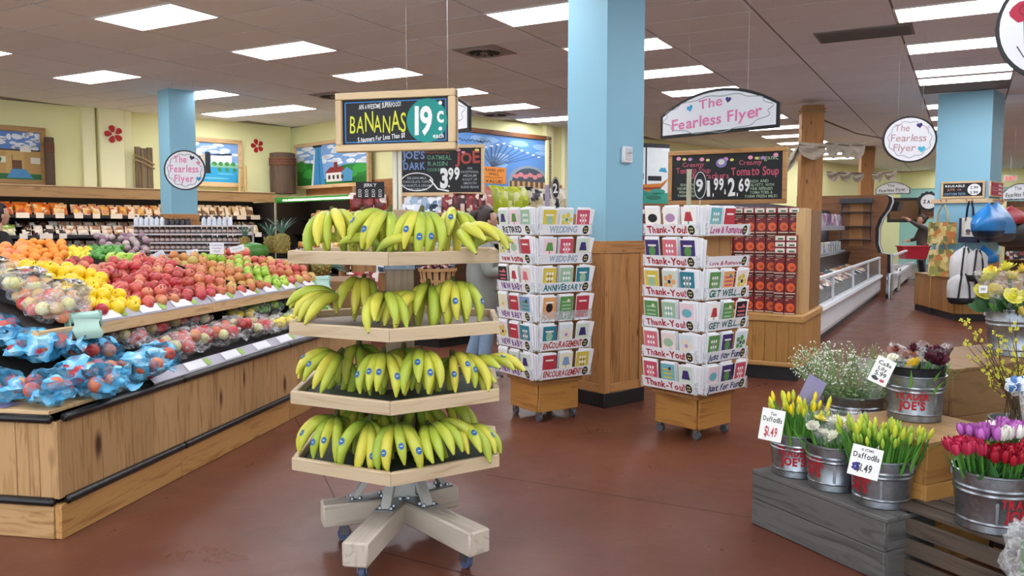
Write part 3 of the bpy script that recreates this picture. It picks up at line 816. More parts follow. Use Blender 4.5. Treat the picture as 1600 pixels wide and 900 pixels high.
for z in TZ:
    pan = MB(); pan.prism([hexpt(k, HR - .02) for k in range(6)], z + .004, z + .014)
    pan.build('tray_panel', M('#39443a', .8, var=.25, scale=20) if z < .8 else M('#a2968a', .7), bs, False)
    for k in range(6):
        a, b = Vector(hexpt(k, HR)), Vector(hexpt(k + 1, HR)); c, d = Vector(hexpt(k, HR - .032)), Vector(hexpt(k + 1, HR - .032))
        ctr = (a + b) / 2; ang = atan2((b - a).y, (b - a).x); hl = (b - a).length / 2 - .0008; hi = (d - c).length / 2 - .0008; w = .0277
        mb = MB(); z0, z1 = z - .004, z + .05; e = .004
        vs = []
        for zz, sh in ((z0, 0), (z1 - e, 0), (z1, e)):
            vs += [(-hl + sh * .5, 0 + sh, zz), (hl - sh * .5, 0 + sh, zz), (hi, w - sh, zz), (-hi, w - sh, zz)]
        mb.add(vs, [(3, 2, 1, 0), (8, 9, 10, 11)] + [(l * 4 + i, l * 4 + (i + 1) % 4, l * 4 + 4 + (i + 1) % 4, l * 4 + 4 + i) for l in (0, 1) for i in range(4)])
        o = mb.build('tray_rail', BW, bs, False); o.location = (ctr.x, ctr.y, 0); o.rotation_euler = (0, 0, ang)
    mb = MB(); mb.box(-.07, .07, -.07, .07, z - .045, z - .006, .002, radians(8)); br = mb.build('tray_bracket', M('#7f8a94', .4, .7), bs)
    mb = MB()
    for sx in (-.035, .035):
        mb.tube([(sx, -.070, z - .026), (sx, -.077, z - .026)], .007, 8)
    bo = mb.build('bolt', STEEL, br); bo.rotation_euler = (0, 0, radians(8))
# cross base: four arms, steel plates, braces, casters
ctr2 = Vector((BP.x, BP.y, 0))
arms = [gz(548, 893, .09), gz(750, 866, .09), gz(503, 818, .09), gz(708, 785, .09)]
for i, p in enumerate(arms):
    d = (Vector((p.x, p.y, 0)) - ctr2); L = min(.62, d.length); an = atan2(d.y, d.x) - radians(2)
    sub = MB(); sub.box(.06 if i % 2 else .0, L, -.055, .055, .085, .19, .008)
    o = sub.build('base_arm', GREYW, bs); o.rotation_euler = (0, 0, an); o.location = (0, 0, 0 if i < 2 else -.001)
    sub = MB(); sub.box(.07, .26, -.045, .045, .1905, .197, .002); pl_ = sub.build('base_plate', GALV, bs); pl_.rotation_euler = (0, 0, an)
    sub = MB()
    for k in (.1, .2, .235):
        for s in (-.026, .026): sub.lathe([(.0001, .012), (.008, .010), (.011, .0)], 8, (k, s, .197))
    tag(sub.build('bolts', STEEL, pl_), kind='stuff')
    sub = MB(); sub.add([], []); w = .022
    a0_, a1_ = (.07, .39), (.22, .197)
    sub.add([(x + dx, y, z) for y in (-w, w) for x, z, dx in ((.066, .40, 0), (.066, .40, .03), (.21, .198, .03), (.21, .198, 0))], [(0, 1, 2, 3), (7, 6, 5, 4), (0, 4, 5, 1), (1, 5, 6, 2), (2, 6, 7, 3), (3, 7, 4, 0)])
    o = sub.build('brace', M('#bdbab4', .5, .2), bs, False); o.rotation_euler = (0, 0, an)
    cst = MB(); cst.tube([(L - .1, -.012, .03), (L - .1, .012, .03)], .03, 16); o = cst.build('caster_wheel', M('#4d5a78', .5), bs); o.rotation_euler = (0, 0, an)
    cst = MB(); cst.box(L - .135, L - .065, -.03, .03, .078, .085); cst.box(L - .12, L - .08, -.022, -.016, .03, .08); cst.box(L - .12, L - .08, .016, .022, .03, .08)
    f_ = cst.build('caster_fork', STEEL, o, False)
mb = MB()
for k in range(4):
    a = radians(8) + k * pi / 2; mb.box(-.062, .062, -.072, -.066, .19, .40, 0, a)
mb.build('post_plate', M('#c6c3bc', .45, .2), bs, False)
# sign
SP = Plane(BP.x, BP.y - .05, -15)
xa, zt = SP.at(527, 150); xb, _ = SP.at(713, 137); zb = SP.at(530, 262)[1]; zb = SP.at(620, 247)[1] - .07
zt = SP.at(620, 143)[1]; zb = SP.at(620, 236)[1]
sg = thing('banana_price_sign', 'wood-framed chalkboard sign advertising bananas on top of the banana stand', 'sign', SP.o + Vector((0, 0, zb)), SP.r)
W0, W1, HH = xa, xb, zt - zb
LB = wood('#d9bd92', '#c7a678', 'x', .5, .8, rnd=.05)
mb = MB(); mb.box(W0, W1, -.012, .012, .003, HH - .003); mb.build('board', M('#15171a', .6), sg, False)
for a in ((W0, W1, 0, .032), (W0, W1, HH - .032, HH)): mb = MB(); mb.box(a[0], a[1], -.026, .026, a[2], a[3], .003); mb.build('frame_bar', LB, sg)
for a in ((W0, W0 + .032), (W1 - .032, W1)): mb = MB(); mb.box(a[0], a[1], -.026, .026, .0325, HH - .0325, .003); mb.build('frame_bar', wood('#d9bd92', '#c7a678', 'z', .5, .8, rnd=.05), sg)
w = W1 - W0; X = lambda f: W0 + .032 + (w - .064) * f; Z = lambda f: .032 + (HH - .064) * f
mb = MB()
for x0, x1, z0, z1 in ((.02, .98, .93, .955), (.02, .98, .04, .065), (.02, .032, .04, .955), (.968, .98, .04, .955)): mb.rect(X(x0), X(x1), Z(z0), Z(z1), -.0126)
mb.build('blue_border', M('#3f7fc0', .6), sg, False)
mb = MB(); r_ = Z(.5) - Z(.02); mb.disc(X(.80), Z(.49), r_, r_, -.0132, 32); mb.build('teal_disc', M('#0f8f86', .6), sg, False)
mb = MB(); text(mb, 'BANANAS', X(.335), Z(.27), Z(.42) - Z(0) + .0, X(.59) - X(.06), -.014, .004, .10, .06, 4, .0); mb.build('yellow_lettering', M('#d9dc3a', .6), sg, False)
mb = MB(); text(mb, 'AN AWESOME SUPERFOOD!', X(.36), Z(.80), .022, X(.56) - X(.16), -.014, .015, .1, .09, 5, .05)
mb.build('white_lettering', M('#f2f2f0', .6), sg, False); mb = MB(); text(mb, '5 Nanners For Less Than $1!', X(.37), Z(.09), .022, X(.58) - X(.13), -.014, .015, .08, .09, 6, .08)
mb.build('white_lettering', M('#f2f2f0', .6), sg, False); mb = MB(); text(mb, '19', X(.77), Z(.20), Z(.62) - Z(0) + .0, .085, -.0145, .03, .02, .05, 7); text(mb, 'c', X(.925), Z(.44), .075, .032, -.0145, .02); text(mb, 'each', X(.905), Z(.10), .022, .05, -.0145, .02)
mb.disc(X(.925), Z(.86), .009, .009, -.0145, 10); mb.disc(X(.925), Z(.30), .009, .009, -.0145, 10)
mb.build('white_price', M('#f2f2f0', .6), sg, False)

# ---------------------------------------------------------------- bananas
def banana_mat():
    m, nt, b = nodes('banana_skin')
    at = N(nt, 'ShaderNodeAttribute', attribute_name='along'); oi = N(nt, 'ShaderNodeObjectInfo')
    base = ramp(nt, oi.outputs['Random'], [(0, '#a6bd42'), (.35, '#c2ca48'), (.7, '#dcd250'), (1, '#b0c044')])
    g = ramp(nt, at.outputs['Fac'], [(0, '#ffffff'), (.10, '#e0e0e0'), (.42, '#000000'), (.88, '#000000'), (.98, '#606060')])
    o = mix(nt, g, base, lin('#5f8a2c'))
    tip = ramp(nt, at.outputs['Fac'], [(.955, '#000000'), (.975, '#ffffff')]); o = mix(nt, tip, o, lin('#2a2416'))
    tc = N(nt, 'ShaderNodeTexCoord'); nz = N(nt, 'ShaderNodeTexNoise', i_Scale=45.0, i_Detail=3.0); nt.links.new(tc.outputs['Object'], nz.inputs['Vector'])
    o = mix(nt, ramp(nt, nz.outputs['Fac'], [(.68, '#000000'), (.76, '#555555')]), o, lin('#8a7a2c'))
    nt.links.new(o, b.inputs['Base Color']); b.inputs['Roughness'].default_value = .42
    return m
BMAT = banana_mat()
def banana_path(e0, e1, L, n=11):
    p = [0.0, 0.0]; out = [(0.0, 0.0)]
    for i in range(n - 1):
        e = radians(e0 + (e1 - e0) * (i / (n - 2)) ** 1.0); p[0] += cos(e) * L / (n - 1); p[1] += sin(e) * L / (n - 1); out.append(tuple(p))
    return out
BAN = []
for (e0, e1, L) in ((-4, -97, .235), (3, -86, .23), (-16, -105, .24)):
    pts = banana_path(e0, e1, L); n = len(pts)
    rad = [.0065, .0075, .0150, .0200, .0218, .0223, .0223, .0215, .019, .0135, .006]
    mb = MB(); mb.tube([(0, r, z) for r, z in pts] + [(0, pts[-1][0] - .001, pts[-1][1] - .006)], rad + [.0048], 9)
    me = mb.mesh('banana', BMAT, True, 70)
    at = me.attributes.new('along', 'FLOAT', 'POINT')
    at.data.foreach_set('value', [min(1, (i // 9) / n) for i in range(len(me.vertices))])
    # sticker on the outer side
    k = 7; r, z = pts[k]; e = atan2(pts[k + 1][1] - pts[k - 1][1], pts[k + 1][0] - pts[k - 1][0])
    tdir = Vector((0, cos(e), sin(e))); nrm = Vector((0, -sin(e), cos(e))); c = Vector((0, r, z)) + nrm * .0230
    sk = MB(); sk.add([c + tdir * .015 * sin(q * pi / 6) + Vector((1, 0, 0)) * .0115 * cos(q * pi / 6) - nrm * (.0022 * cos(q * pi / 6) ** 2) for q in range(12)] + [c + nrm * .0006], [(q, (q + 1) % 12, 12) for q in range(12)])
    sk.cur = 1; c2 = c + nrm * .0008; sk.add([c2 + tdir * .0016 * sin(q * pi / 3) + Vector((1, 0, 0)) * .0075 * cos(q * pi / 3) for q in range(6)], [tuple(range(6))])
    sme = sk.mesh('sticker', [M('#1c5f9e', .4), M('#e9e9d8', .4)], False)
    BAN.append((me, sme, pts))
cm = MB(); cm.tube([(0, -.006, -.012), (0, 0, .006), (0, .004, .03)], [.017, .016, .010], 8, flat=.8); CROWN = cm.mesh('crown', M('#5a5a2a', .8, var=.3))
def bunch(p, face, n, label, tilt=0.0, stick=0, sc=1.0, back=3, roll=0.0):
    t = thing('banana_bunch', label, 'bananas', p, face, 'banana bunches on the display stand')
    t.rotation_euler = (tilt, roll, face); t.scale = (sc,) * 3
    obj('crown', CROWN, t)
    hz = 0
    for k in range(n):
        az = radians(22 * (k - (n - 1) / 2)) + pi + R.uniform(-.09, .09)
        b = BAN[k % 3 if k % 2 else 0]
        o = obj('banana', b[0], t, (sin(-az) * .006, cos(az) * .006, -.002 * (k % 2)), (R.uniform(-.12, .12), R.uniform(-.1, .1), az), R.uniform(.92, 1.08))
        if stick >> k & 1: obj('sticker', b[1], o)
    for k in range(back):
        az = radians(30 * (k - (back - 1) / 2)) + R.uniform(-.1, .1)
        o = obj('banana', BAN[2][0], t, (0, 0, -.004), (.05, 0, az), R.uniform(.9, 1.0))
    return t
# where each bunch sits: pixel of its crown, pixel of its base in the photo -> place on the tray
NAMES = ['bottom', 'third', 'second', 'top']
def at_tray(ti, px, rdepth):              # rdepth: distance in front of the post
    Y = BP.y - rdepth; z = TZ[ti] + .014
    q = gy(px, 300, Y)
    return Vector((q.x, Y, z))
ZC = .160
spec = [ # tray, px, depth, facing deg, n, tilt deg, stickers, back, roll, phrase
 (0, 520, .20, -28, 5, 0, 0b01110, 3, 0, 'leftmost bunch with three blue stickers'),
 (0, 573, .30, -12, 5, 0, 0b01010, 2, 0, 'second bunch from the left, short green fingers'),
 (0, 617, .34, 4, 5, 0, 0b01110, 3, 0, 'front centre bunch nearest the viewer'),
 (0, 668, .25, 30, 5, 18, 0, 3, 0, 'yellower bunch leaning right of the front centre'),
 (0, 716, .15, 45, 5, 30, 0b01010, 2, 0, 'rightmost bunch leaning out over the corner'),
 (0, 556, .03, -10, 4, 0, 0, 3, 0, 'dark green bunch behind left of the post'),
 (0, 652, -.02, 20, 4, 0, 0, 3, 0, 'green bunch behind right of the post'),
 (0, 690, -.1, 60, 5, 0, 0, 3, 0, 'bunch at the back right corner'),
 (1, 527, .14, -38, 5, 12, 0b00110, 3, 0, 'leftmost bunch with long pale fingers'),
 (1, 596, .30, 0, 5, 0, 0b11111, 3, 0, 'front bunch with a sticker on every finger'),
 (1, 655, .27, 8, 4, 0, 0b0110, 3, 0, 'front bunch right of the post'),
 (1, 706, .17, 38, 5, 14, 0b00111, 3, 0, 'bunch with a row of stickers on the right'),
 (1, 742, .06, 62, 5, 42, 0b00100, 2, 0, 'rightmost bunch lying on its side'),
 (1, 558, .0, -20, 4, 0, 0, 3, 0, 'dark green bunch behind left of the post'),
 (2, 530, .16, -58, 5, 30, 0b00010, 3, 0, 'leftmost bunch lying with long yellow fingers'),
 (2, 566, .02, -15, 5, 0, 0, 3, 0, 'dark green bunch behind left of the post'),
 (2, 601, .31, 10, 4, 25, 0, 2, 0, 'small bunch with finger tips towards the viewer'),
 (2, 655, .28, -48, 4, 22, 0, 3, 0, 'yellow bunch lying right of the post'),
 (2, 707, .18, 14, 5, 0, 0b10101, 3, 0, 'upright green bunch on the right'),
 (2, 668, .20, 10, 4, 6, 0, 2, 0, 'small yellow bunch between the post and the upright green bunch'),
 (2, 528, -.04, -58, 5, 30, 0b01000, 0, 0, 'long fingered bunch reaching over the left corner'),
 (1, 628, .16, 5, 5, 0, 0, 2, 0, 'green bunch tucked before the post'),
 (0, 592, .14, -5, 5, 0, 0, 2, 0, 'green bunch tucked before the post'),
 (3, 519, .12, -8, 5, 0, 0, 3, 0, 'upright yellow bunch on the left'),
 (3, 566, .02, -5, 4, 0, 0, 3, 0, 'small green bunch at the back left of the post'),
 (3, 607, .24, -18, 6, 0, 0b0110, 3, 0, 'tall bunch in front of the post'),
 (3, 658, .28, 12, 5, 0, 0b01110, 3, 0, 'green bunch with blue stickers right of the post'),
 (3, 706, .06, 8, 4, 0, 0b0011, 3, 0, 'upright green bunch behind on the right'),
 (3, 722, .20, 50, 5, 40, 0, 0, 0, 'rightmost yellow bunch'),
]
for ti, px, rd, fc, n, tl, stk, bk, ro, ph in spec:
    p = at_tray(ti, px, rd * .93 if rd > .1 else rd)
    tlr = radians(tl)
    p.z += .012 + .2 * sin(radians(max(6, 60 - tl))); bk = bk if tl < 20 else 0
    bunch(p + Vector((0, 0, .012)), radians(fc + R.uniform(-10, 10)), n, ph + ' on the %s banana tray' % NAMES[ti], -tlr + radians(R.uniform(-12, 4)), stk, 1.05, bk, radians(R.uniform(-13, 13)))
# single bananas lying on the rim
for ti, px, rd, rz, lab in ((3, 497, .10, 95, 'single yellow banana lying on the left end of the top tray'), (3, 612, .40, 80, 'single yellow banana lying at the front corner of the top tray'), (3, 757, .02, 85, 'single yellow banana poking over the right end of the top tray'), (3, 575, .3, -85, 'single banana lying left of the front corner of the top tray')):
    p = at_tray(ti, px, rd); t = thing('single_banana', lab, 'banana', p + Vector((-.07 if rz > 0 else .07, 0, .022)), 0)
    o = obj('banana', BAN[1][0], t, (0, 0, 0), (0, 0, 0)); 
    o.rotation_euler = Matrix.Rotation(radians(-rz), 3, 'Z').to_euler()
    o.rotation_euler = (Matrix.Rotation(radians(-rz), 3, 'Z') @ Matrix.Rotation(radians(54), 3, 'X')).to_euler()
# ---------------------------------------------------------------- generic goods
def pillow(name, w, h, d, mat, crimp=.02, n=8):
    mb = MB(); vs = []; fs = []
    for side in (-1, 1):
        for j in range(n + 1):
            for i in range(n + 1):
                u, v = i / n, j / n
                b = (sin(pi * u) ** .55) * (sin(pi * v) ** .55) if 0 < u < 1 and 0 < v < 1 else 0
                if v < .08 or v > .92: b *= .15
                b *= 1 + .3 * noise.noise(Vector((u * 5, v * 5, side + w * 50)))
                pin = 1 - .06 * sin(pi * v)
                vs.append(((u - .5) * w * pin, side * d / 2 * b, v * h))
    m = n + 1
    for s in (0, 1):
        for j in range(n):
            for i in range(n):
                q = (s * m * m + j * m + i, s * m * m + j * m + i + 1, s * m * m + (j + 1) * m + i + 1, s * m * m + (j + 1) * m + i)
                fs.append(q if s == 0 else q[::-1])
    mb.add(vs, fs); return mb.mesh(name, mat, True, 70)
def printed(cols, scale=14.0, rough=.3, stretch=(1, 1, 1)):      # packaging print: blotchy blocks of a few colours, shifted per pack
    key = ('K', tuple(cols), scale, rough)
    if key in _mc: return _mc[key]
    m, nt, b = nodes('print_' + str(len(_mc)))
    tc = N(nt, 'ShaderNodeTexCoord'); oi = N(nt, 'ShaderNodeObjectInfo')
    vo = N(nt, 'ShaderNodeTexVoronoi', i_Scale=scale, voronoi_dimensions='4D', distance='CHEBYCHEV')
    ml = N(nt, 'ShaderNodeMath', operation='MULTIPLY'); ml.inputs[1].default_value = 30
    nt.links.new(oi.outputs['Random'], ml.inputs[0]); nt.links.new(ml.outputs[0], vo.inputs['W']); nt.links.new(tc.outputs['Object'], vo.inputs['Vector'])
    r = N(nt, 'ShaderNodeValToRGB'); r.color_ramp.interpolation = 'CONSTANT'; e = r.color_ramp.elements
    while len(e) < len(cols): e.new(.5)
    for i, c in enumerate(cols): e[i].position = i / len(cols); e[i].color = lin(c)
    sp = N(nt, 'ShaderNodeSeparateColor'); nt.links.new(vo.outputs['Color'], sp.inputs[0]); nt.links.new(sp.outputs[0], r.inputs[0])
    nt.links.new(r.outputs[0], b.inputs['Base Color']); b.inputs['Roughness'].default_value = rough
    _mc[key] = m
    return m
def paint(parent, layers, y0, name='painting', step=.0007):
    mb = MB(); mats = []
    for k, (c, polys) in enumerate(layers):
        mats.append(M(c, .6, var=.08, scale=12)); mb.cur = len(mats) - 1
        for p in polys:
            if callable(p): p(mb, y0 - k * step)
            else: mb.poly(list(p), y0 - k * step)
    return mb.build(name, mats, parent, False)
def ell(x, z, rx, rz, n=14, jit=0.0, seed=0):
    rr = random.Random(seed); return [(x + rx * cos(2 * pi * i / n) * (1 + jit * rr.uniform(-1, 1)), z + rz * sin(2 * pi * i / n) * (1 + jit * rr.uniform(-1, 1))) for i in range(n)]
def rc(x0, x1, z0, z1): return [(x0, z0), (x1, z0), (x1, z1), (x0, z1)]
def clouds(w, h, x0, x1, z0, z1, n, seed):
    rr = random.Random(seed); return [ell(w * rr.uniform(x0, x1), h * rr.uniform(z0, z1), w * rr.uniform(.04, .10), h * rr.uniform(.025, .06), 12, .15, rr.random()) for _ in range(n)]
def clipx(ls, w, h): return [(c, [p if callable(p) else [(min(max(x, 0), w), min(max(z, 0), h)) for x, z in p] for p in ps]) for c, ps in ls]
def framed(name, label, cat, P, px0, px1, pyt, pyb, off, fw, fmat, layers, back='#222222', th=.03, zoff=0):
    pxm = (px0 + px1) / 2
    u0 = P.at(px0, pyt, off)[0]; u1 = P.at(px1, pyt, off)[0]; z1 = P.at(pxm, pyt, off)[1]; z0 = P.at(pxm, pyb, off)[1]
    t = thing(name, label, cat, P.pt(u0, off, z0), P.r)
    w, h = u1 - u0, z1 - z0
    mb = MB(); mb.box(fw * .5, w - fw * .5, -.005, th * .5, fw * .5, h - fw * .5); mb.build('board', M(back, .7), t, False)
    if fw:
        for a in ((0, w, 0, fw), (0, w, h - fw, h)): mb = MB(); mb.box(a[0], a[1], -th * .5, th * .5, a[2], a[3], .004); mb.build('frame_bar', fmat, t)
        for a in ((0, fw), (w - fw, w)): mb = MB(); mb.box(a[0], a[1], -th * .5, th * .5, fw + .001, h - fw - .001, .004); mb.build('frame_bar', fmat, t)
    iw, ih = w - 2 * fw, h - 2 * fw
    ls = layers(iw, ih)
    ls = clipx(ls, iw, ih)
    o = paint(t, ls, -.006); o.location = (fw, 0, fw)
    return t, w, h
FRM = wood('#b08a58', '#8f6a3e', 'x', .6, .5); FRML = wood('#d2b083', '#b9935f', 'x', .6, .5)

# ---------------------------------------------------------------- pictures and ornaments on the left walls
def school(w, h):
    L = [('#5f86c4', [rc(0, w, .55 * h, h)]), ('#dfe6ef', clouds(w, h, .02, .98, .66, .97, 26, 5)), ('#b99355', [rc(.2 * w, w, .12 * h, .62 * h)]),
         ('#c9a565', [rc(.42 * w, .72 * w, .12 * h, .6 * h)]), ('#3a2c1c', [rc(.2 * w, w, .60 * h, .625 * h), rc(.52 * w, .53 * w, .12 * h, .5 * h)]),
         ('#e8e2cf', [rc(.66 * w, .84 * w, .58 * h, .68 * h)] + [rc(x * w, (x + .09) * w, z * h, (z + .13) * h) for x in (.24, .33, .83, .9) for z in (.34,)]),
         ('#5b3d22', [rc(.52 * w, .68 * w, .16 * h, .40 * h)]), ('#6f4a2c', [rc(.54 * w, .60 * w, .17 * h, .38 * h), rc(.61 * w, .66 * w, .17 * h, .38 * h)]),
         ('#2f6d3a', [rc(0, w, 0, .12 * h)]), ('#4f8fc0', [[(.42 * w, .03 * h), (.86 * w, .03 * h), (.74 * w, .22 * h), (.52 * w, .22 * h)]]),
         ('#2f8a2f', [ell(.14 * w, .42 * h, .2 * w, .2 * h, 18, .1, 2)]), ('#49a53f', [ell(.10 * w, .47 * h, .12 * w, .12 * h, 14, .15, 3)]), ('#5a3b22', [rc(.12 * w, .17 * w, .04 * h, .24 * h)])]
    return L
t, _, _ = framed('school_picture', 'framed painting of a yellow school building with a green tree', 'picture', WL, -45, 70, 196, 288, .12, .09, FRM, school, th=.08)
def lake(w, h):
    L = [('#7fa8dc', [rc(0, w, .5 * h, h)]), ('#e9f0f6', clouds(w, h, .02, .98, .66, .97, 22, 8)), ('#8fd0e8', [rc(0, w, .38 * h, .52 * h)]), ('#2b9fd0', [rc(0, w, 0, .38 * h)]),
         ('#5a4632', [rc(x * w, (x + .07) * w, .24 * h, z * h) for x, z in ((.02, .62), (.1, .66), (.26, .70), (.34, .66))]), ('#c9b089', [rc(.18 * w, .25 * w, .24 * h, .68 * h), rc(.42 * w, .47 * w, .22 * h, .7 * h)]),
         ('#16181c', [rc(.48 * w, .56 * w, .22 * h, .76 * h), [(.56 * w, .7 * h), (.9 * w, .75 * h), (.9 * w, .71 * h), (.56 * w, .67 * h)]]), ('#dfe8ea', [rc(.57 * w, .9 * w, .45 * h, .68 * h)]), ('#7fb59a', [rc(.57 * w, w, .38 * h, .47 * h)]),
         ('#3c8a3f', [ell((.62 + .1 * k) * w, .48 * h, .04 * w, .05 * h, 10, .2, k) for k in range(4)] + [ell((.7 + .12 * k) * w, .33 * h, .03 * w, .05 * h, 10, .2, k) for k in range(3)]),
         ('#6cc3e2', [ell(.3 * w, .2 * h, .2 * w, .03 * h), ell(.6 * w, .1 * h, .26 * w, .025 * h), ell(.2 * w, .06 * h, .15 * w, .02 * h), ell(.8 * w, .22 * h, .14 * w, .02 * h)])]
    return L
framed('lake_picture', 'framed painting of buildings mirrored in a blue lake beside the left column', 'picture', WL, 262, 377, 215, 291, .12, .09, FRML, lake, th=.08)
def lighthouse(w, h):
    return [('#7aa5d8', [rc(0, w, 0, h)]), ('#e6eef6', clouds(w, h, 0, 1, .5, .98, 34, 9)), ('#1f7d2c', [ell(.12 * w, .3 * h, .2 * w, .3 * h, 20, .08, 1), ell(.82 * w, .22 * h, .26 * w, .26 * h, 20, .08, 2), rc(0, w, 0, .14 * h)]),
            ('#35a23c', [ell(.06 * w, .5 * h, .1 * w, .14 * h, 14, .15, 3), ell(.18 * w, .3 * h, .09 * w, .12 * h, 14, .15, 4), ell(.9 * w, .34 * h, .1 * w, .12 * h, 14, .15, 5), ell(.75 * w, .22 * h, .1 * w, .1 * h, 14, .15, 6)]),
            ('#3f8fc6', [[(.22 * w, 0), (.42 * w, 0), (.36 * w, .95 * h), (.27 * w, .95 * h)]]), ('#2a6d9f', [[(.34 * w, 0), (.36 * w, 0), (.335 * w, .95 * h), (.325 * w, .95 * h)]]), ('#1c2530', [rc(.25 * w, .38 * w, .95 * h, h)]), ('#e8e8e4', [[(.22 * w, 0), (.25 * w, 0), (.285 * w, .9 * h), (.27 * w, .9 * h)]]),
            ('#e9e4dc', [rc(.44 * w, .72 * w, .06 * h, .3 * h)]), ('#8b2f2b', [[(.42 * w, .28 * h), (.74 * w, .28 * h), (.66 * w, .42 * h), (.5 * w, .42 * h)], rc(.55 * w, .6 * w, .4 * h, .54 * h)]), ('#4d93bf', [rc(.66 * w, .8 * w, .05 * h, .26 * h), [(.64 * w, .26 * h), (.82 * w, .26 * h), (.73 * w, .4 * h)]]),
            ('#3b3230', [rc((.47 + .06 * k) * w, (.5 + .06 * k) * w, .12 * h, .22 * h) for k in range(4)])]
framed('lighthouse_picture', 'framed painting of a blue lighthouse among green trees', 'picture', W2, 461, 578, 219, 293, .12, .07, FRML, lighthouse, th=.08)
def market(w, h):
    L = [('#5f92cf', [rc(0, w, 0, h)]), ('#8fb6e0', clouds(w, h, 0, 1, .5, .95, 20, 4)), ('#8fa0ad', [ell(.14 * w, .34 * h, .2 * w, .3 * h, 24), ell(.80 * w, .28 * h, .22 * w, .28 * h, 24)]), ('#4a5560', [ell(.14 * w, .34 * h, .16 * w, .26 * h, 24), ell(.80 * w, .28 * h, .18 * w, .24 * h, 24)]),
         ('#6d4e38', [rc(0, .34 * w, .06 * h, .26 * h), rc(.6 * w, w, .06 * h, .3 * h)]), ('#c9a878', [rc((.62 + .055 * k) * w, (.645 + .055 * k) * w, .06 * h, .3 * h) for k in range(7)] + [rc((.02 + .07 * k) * w, (.05 + .07 * k) * w, .06 * h, .3 * h) for k in range(5)]),
         ('#d98a8f', [ell((.66 + .05 * k) * w, (.38 + .03 * (k % 2)) * h, .03 * w, .035 * h, 10, .2, k) for k in range(6)] + [ell((.04 + .06 * k) * w, .38 * h, .03 * w, .04 * h, 10, .2, k) for k in range(4)]),
         ('#4a5d78', [[(.42 * w, .5 * h), (.432 * w, .5 * h), ((.3 + .06 * k) * w, (.9 - .028 * abs(k - 4)) * h), ((.288 + .06 * k) * w, (.9 - .028 * abs(k - 4)) * h)] for k in range(11)]), ('#dfe8ef', [ell((.3 + .06 * k) * w, (.88 - .028 * abs(k - 4)) * h, .018 * w, .014 * h, 8) for k in range(11)]),
         ('#3d7d35', [ell(.1 * w, .04 * h, .14 * w, .08 * h, 14, .15, 1), ell(.55 * w, .06 * h, .12 * w, .1 * h, 14, .15, 2), ell(.85 * w, .05 * h, .16 * w, .09 * h, 14, .15, 3)]), ('#e08a35', [rc(.32 * w, .56 * w, .24 * h, .5 * h)]),
         ('#2a1c10', [lambda m, y: (text(m, "TRADER JOE'S", .44 * w, .43 * h, .04 * h, .2 * w, y), text(m, 'WELL', .44 * w, .37 * h, .04 * h, .1 * w, y), scribble(m, .44 * w, .335 * h, .17 * w, .03 * h, y, 12, .008 * h), text(m, 'VALUE!', .44 * w, .255 * h, .045 * h, .16 * w, y)), lambda m, y: scribble(m, .24 * w, .88 * h, .34 * w, .05 * h, y, 18, .012 * h)])]
    return L
framed('market_picture', 'large framed painting of a market hall with an orange sign', 'picture', W3, 690, 860, 204, 318, .1, .09, wood('#7a4a28', '#5d371d', 'x', .6, .5), market, th=.08)

def hibiscus(P, px, py, r, label):
    u, z = P.at(px, py, .14 if P is WL and px < 200 else .01)
    t = thing('flower_decal', label, 'wall decal', P.pt(u, .2 if P is WL and px < 200 else .012, z), P.r, 'red flower decals')
    for k in range(5):
        a = pi / 2 + k * 2 * pi / 5 + .3
        mb = MB(); c, s = cos(a), sin(a)
        pts = []
        for i in range(12):
            q = 2 * pi * i / 12; x = r * (.58 + .40 * cos(q)); y = r * .30 * sin(q) * (1 + .35 * cos(q)); pts.append((x * c - y * s, x * s + y * c))
        mb.slab(pts, -.004, .004); mb.build('petal', M('#b3161c', .6), t, False)
    mb = MB(); stroke(mb, [(0, 0), (r * .2, r * .35), (r * .35, r * .95)], r * .08, -.006); mb.build('stamen', M('#e7c7b0', .6), t, False)
hibiscus(WL, 176, 210, .17, 'red five-petalled flower decal on the yellow pilaster'); hibiscus(WL, 402, 228, .15, 'red five-petalled flower decal right of the lake picture')
PILE = wood('#5e4a38', '#3f3126', 'z', .8, .5, rnd=.1); OLD = wood('#7d6a4e', '#5a4a36', 'z', .8, .6, knots=.1)
ZT = 2.14                                             # top of the cooler canopy
def pile(P, px0, px1, pyt, label, off, rope=True, z0=ZT + .012):
    u0, z1 = P.at(px0, pyt, off); u1 = P.at(px1, pyt, off)[0]; r = (u1 - u0) / 2
    t = thing('pier_post', label, 'post', P.pt((u0 + u1) / 2, off, z0), P.r, 'old pier posts')
    mb = MB(); mb.lathe([(r * .98, 0), (r, (z1 - z0) * .5), (r * .97, z1 - z0 - .01), (r * .85, z1 - z0), (.001, z1 - z0 + .004)], 14); mb.build('timber', PILE, t)
    if rope:
        mb = MB()
        for k in range(3): mb.lathe([(r * 1.0, -.03), (r * 1.05, -.015), (r * 1.05, .015), (r * 1.0, .03)], 14, (0, 0, (z1 - z0) * .72 + k * .055))
        mb.build('rope_band', M('#6b4632', .9, var=.3, scale=40), t)
pile(WL, 68, 84, 214, 'dark pier post right of the school picture', .35); pile(WL, 423, 459, 238, 'thick dark pier post between the lake and lighthouse pictures', .5, z0=ZT + .012)
u0 = WL.at(210, 232, .25)[0]; u1 = WL.at(238, 232, .25)[0]; z1 = WL.at(224, 231, .25)[1]
t = thing('driftwood_boards', 'weathered boards tied with rope beside the left column', 'boards', WL.pt(u0, .25, ZT + .012), WL.r)
for k in range(3):
    w = (u1 - u0) / 3; mb = MB(); mb.box(k * w + .003, (k + 1) * w - .003, -.02, .02, 0, z1 - ZT - .02 * (k % 2), .006); mb.build('board', OLD, t)
mb = MB()
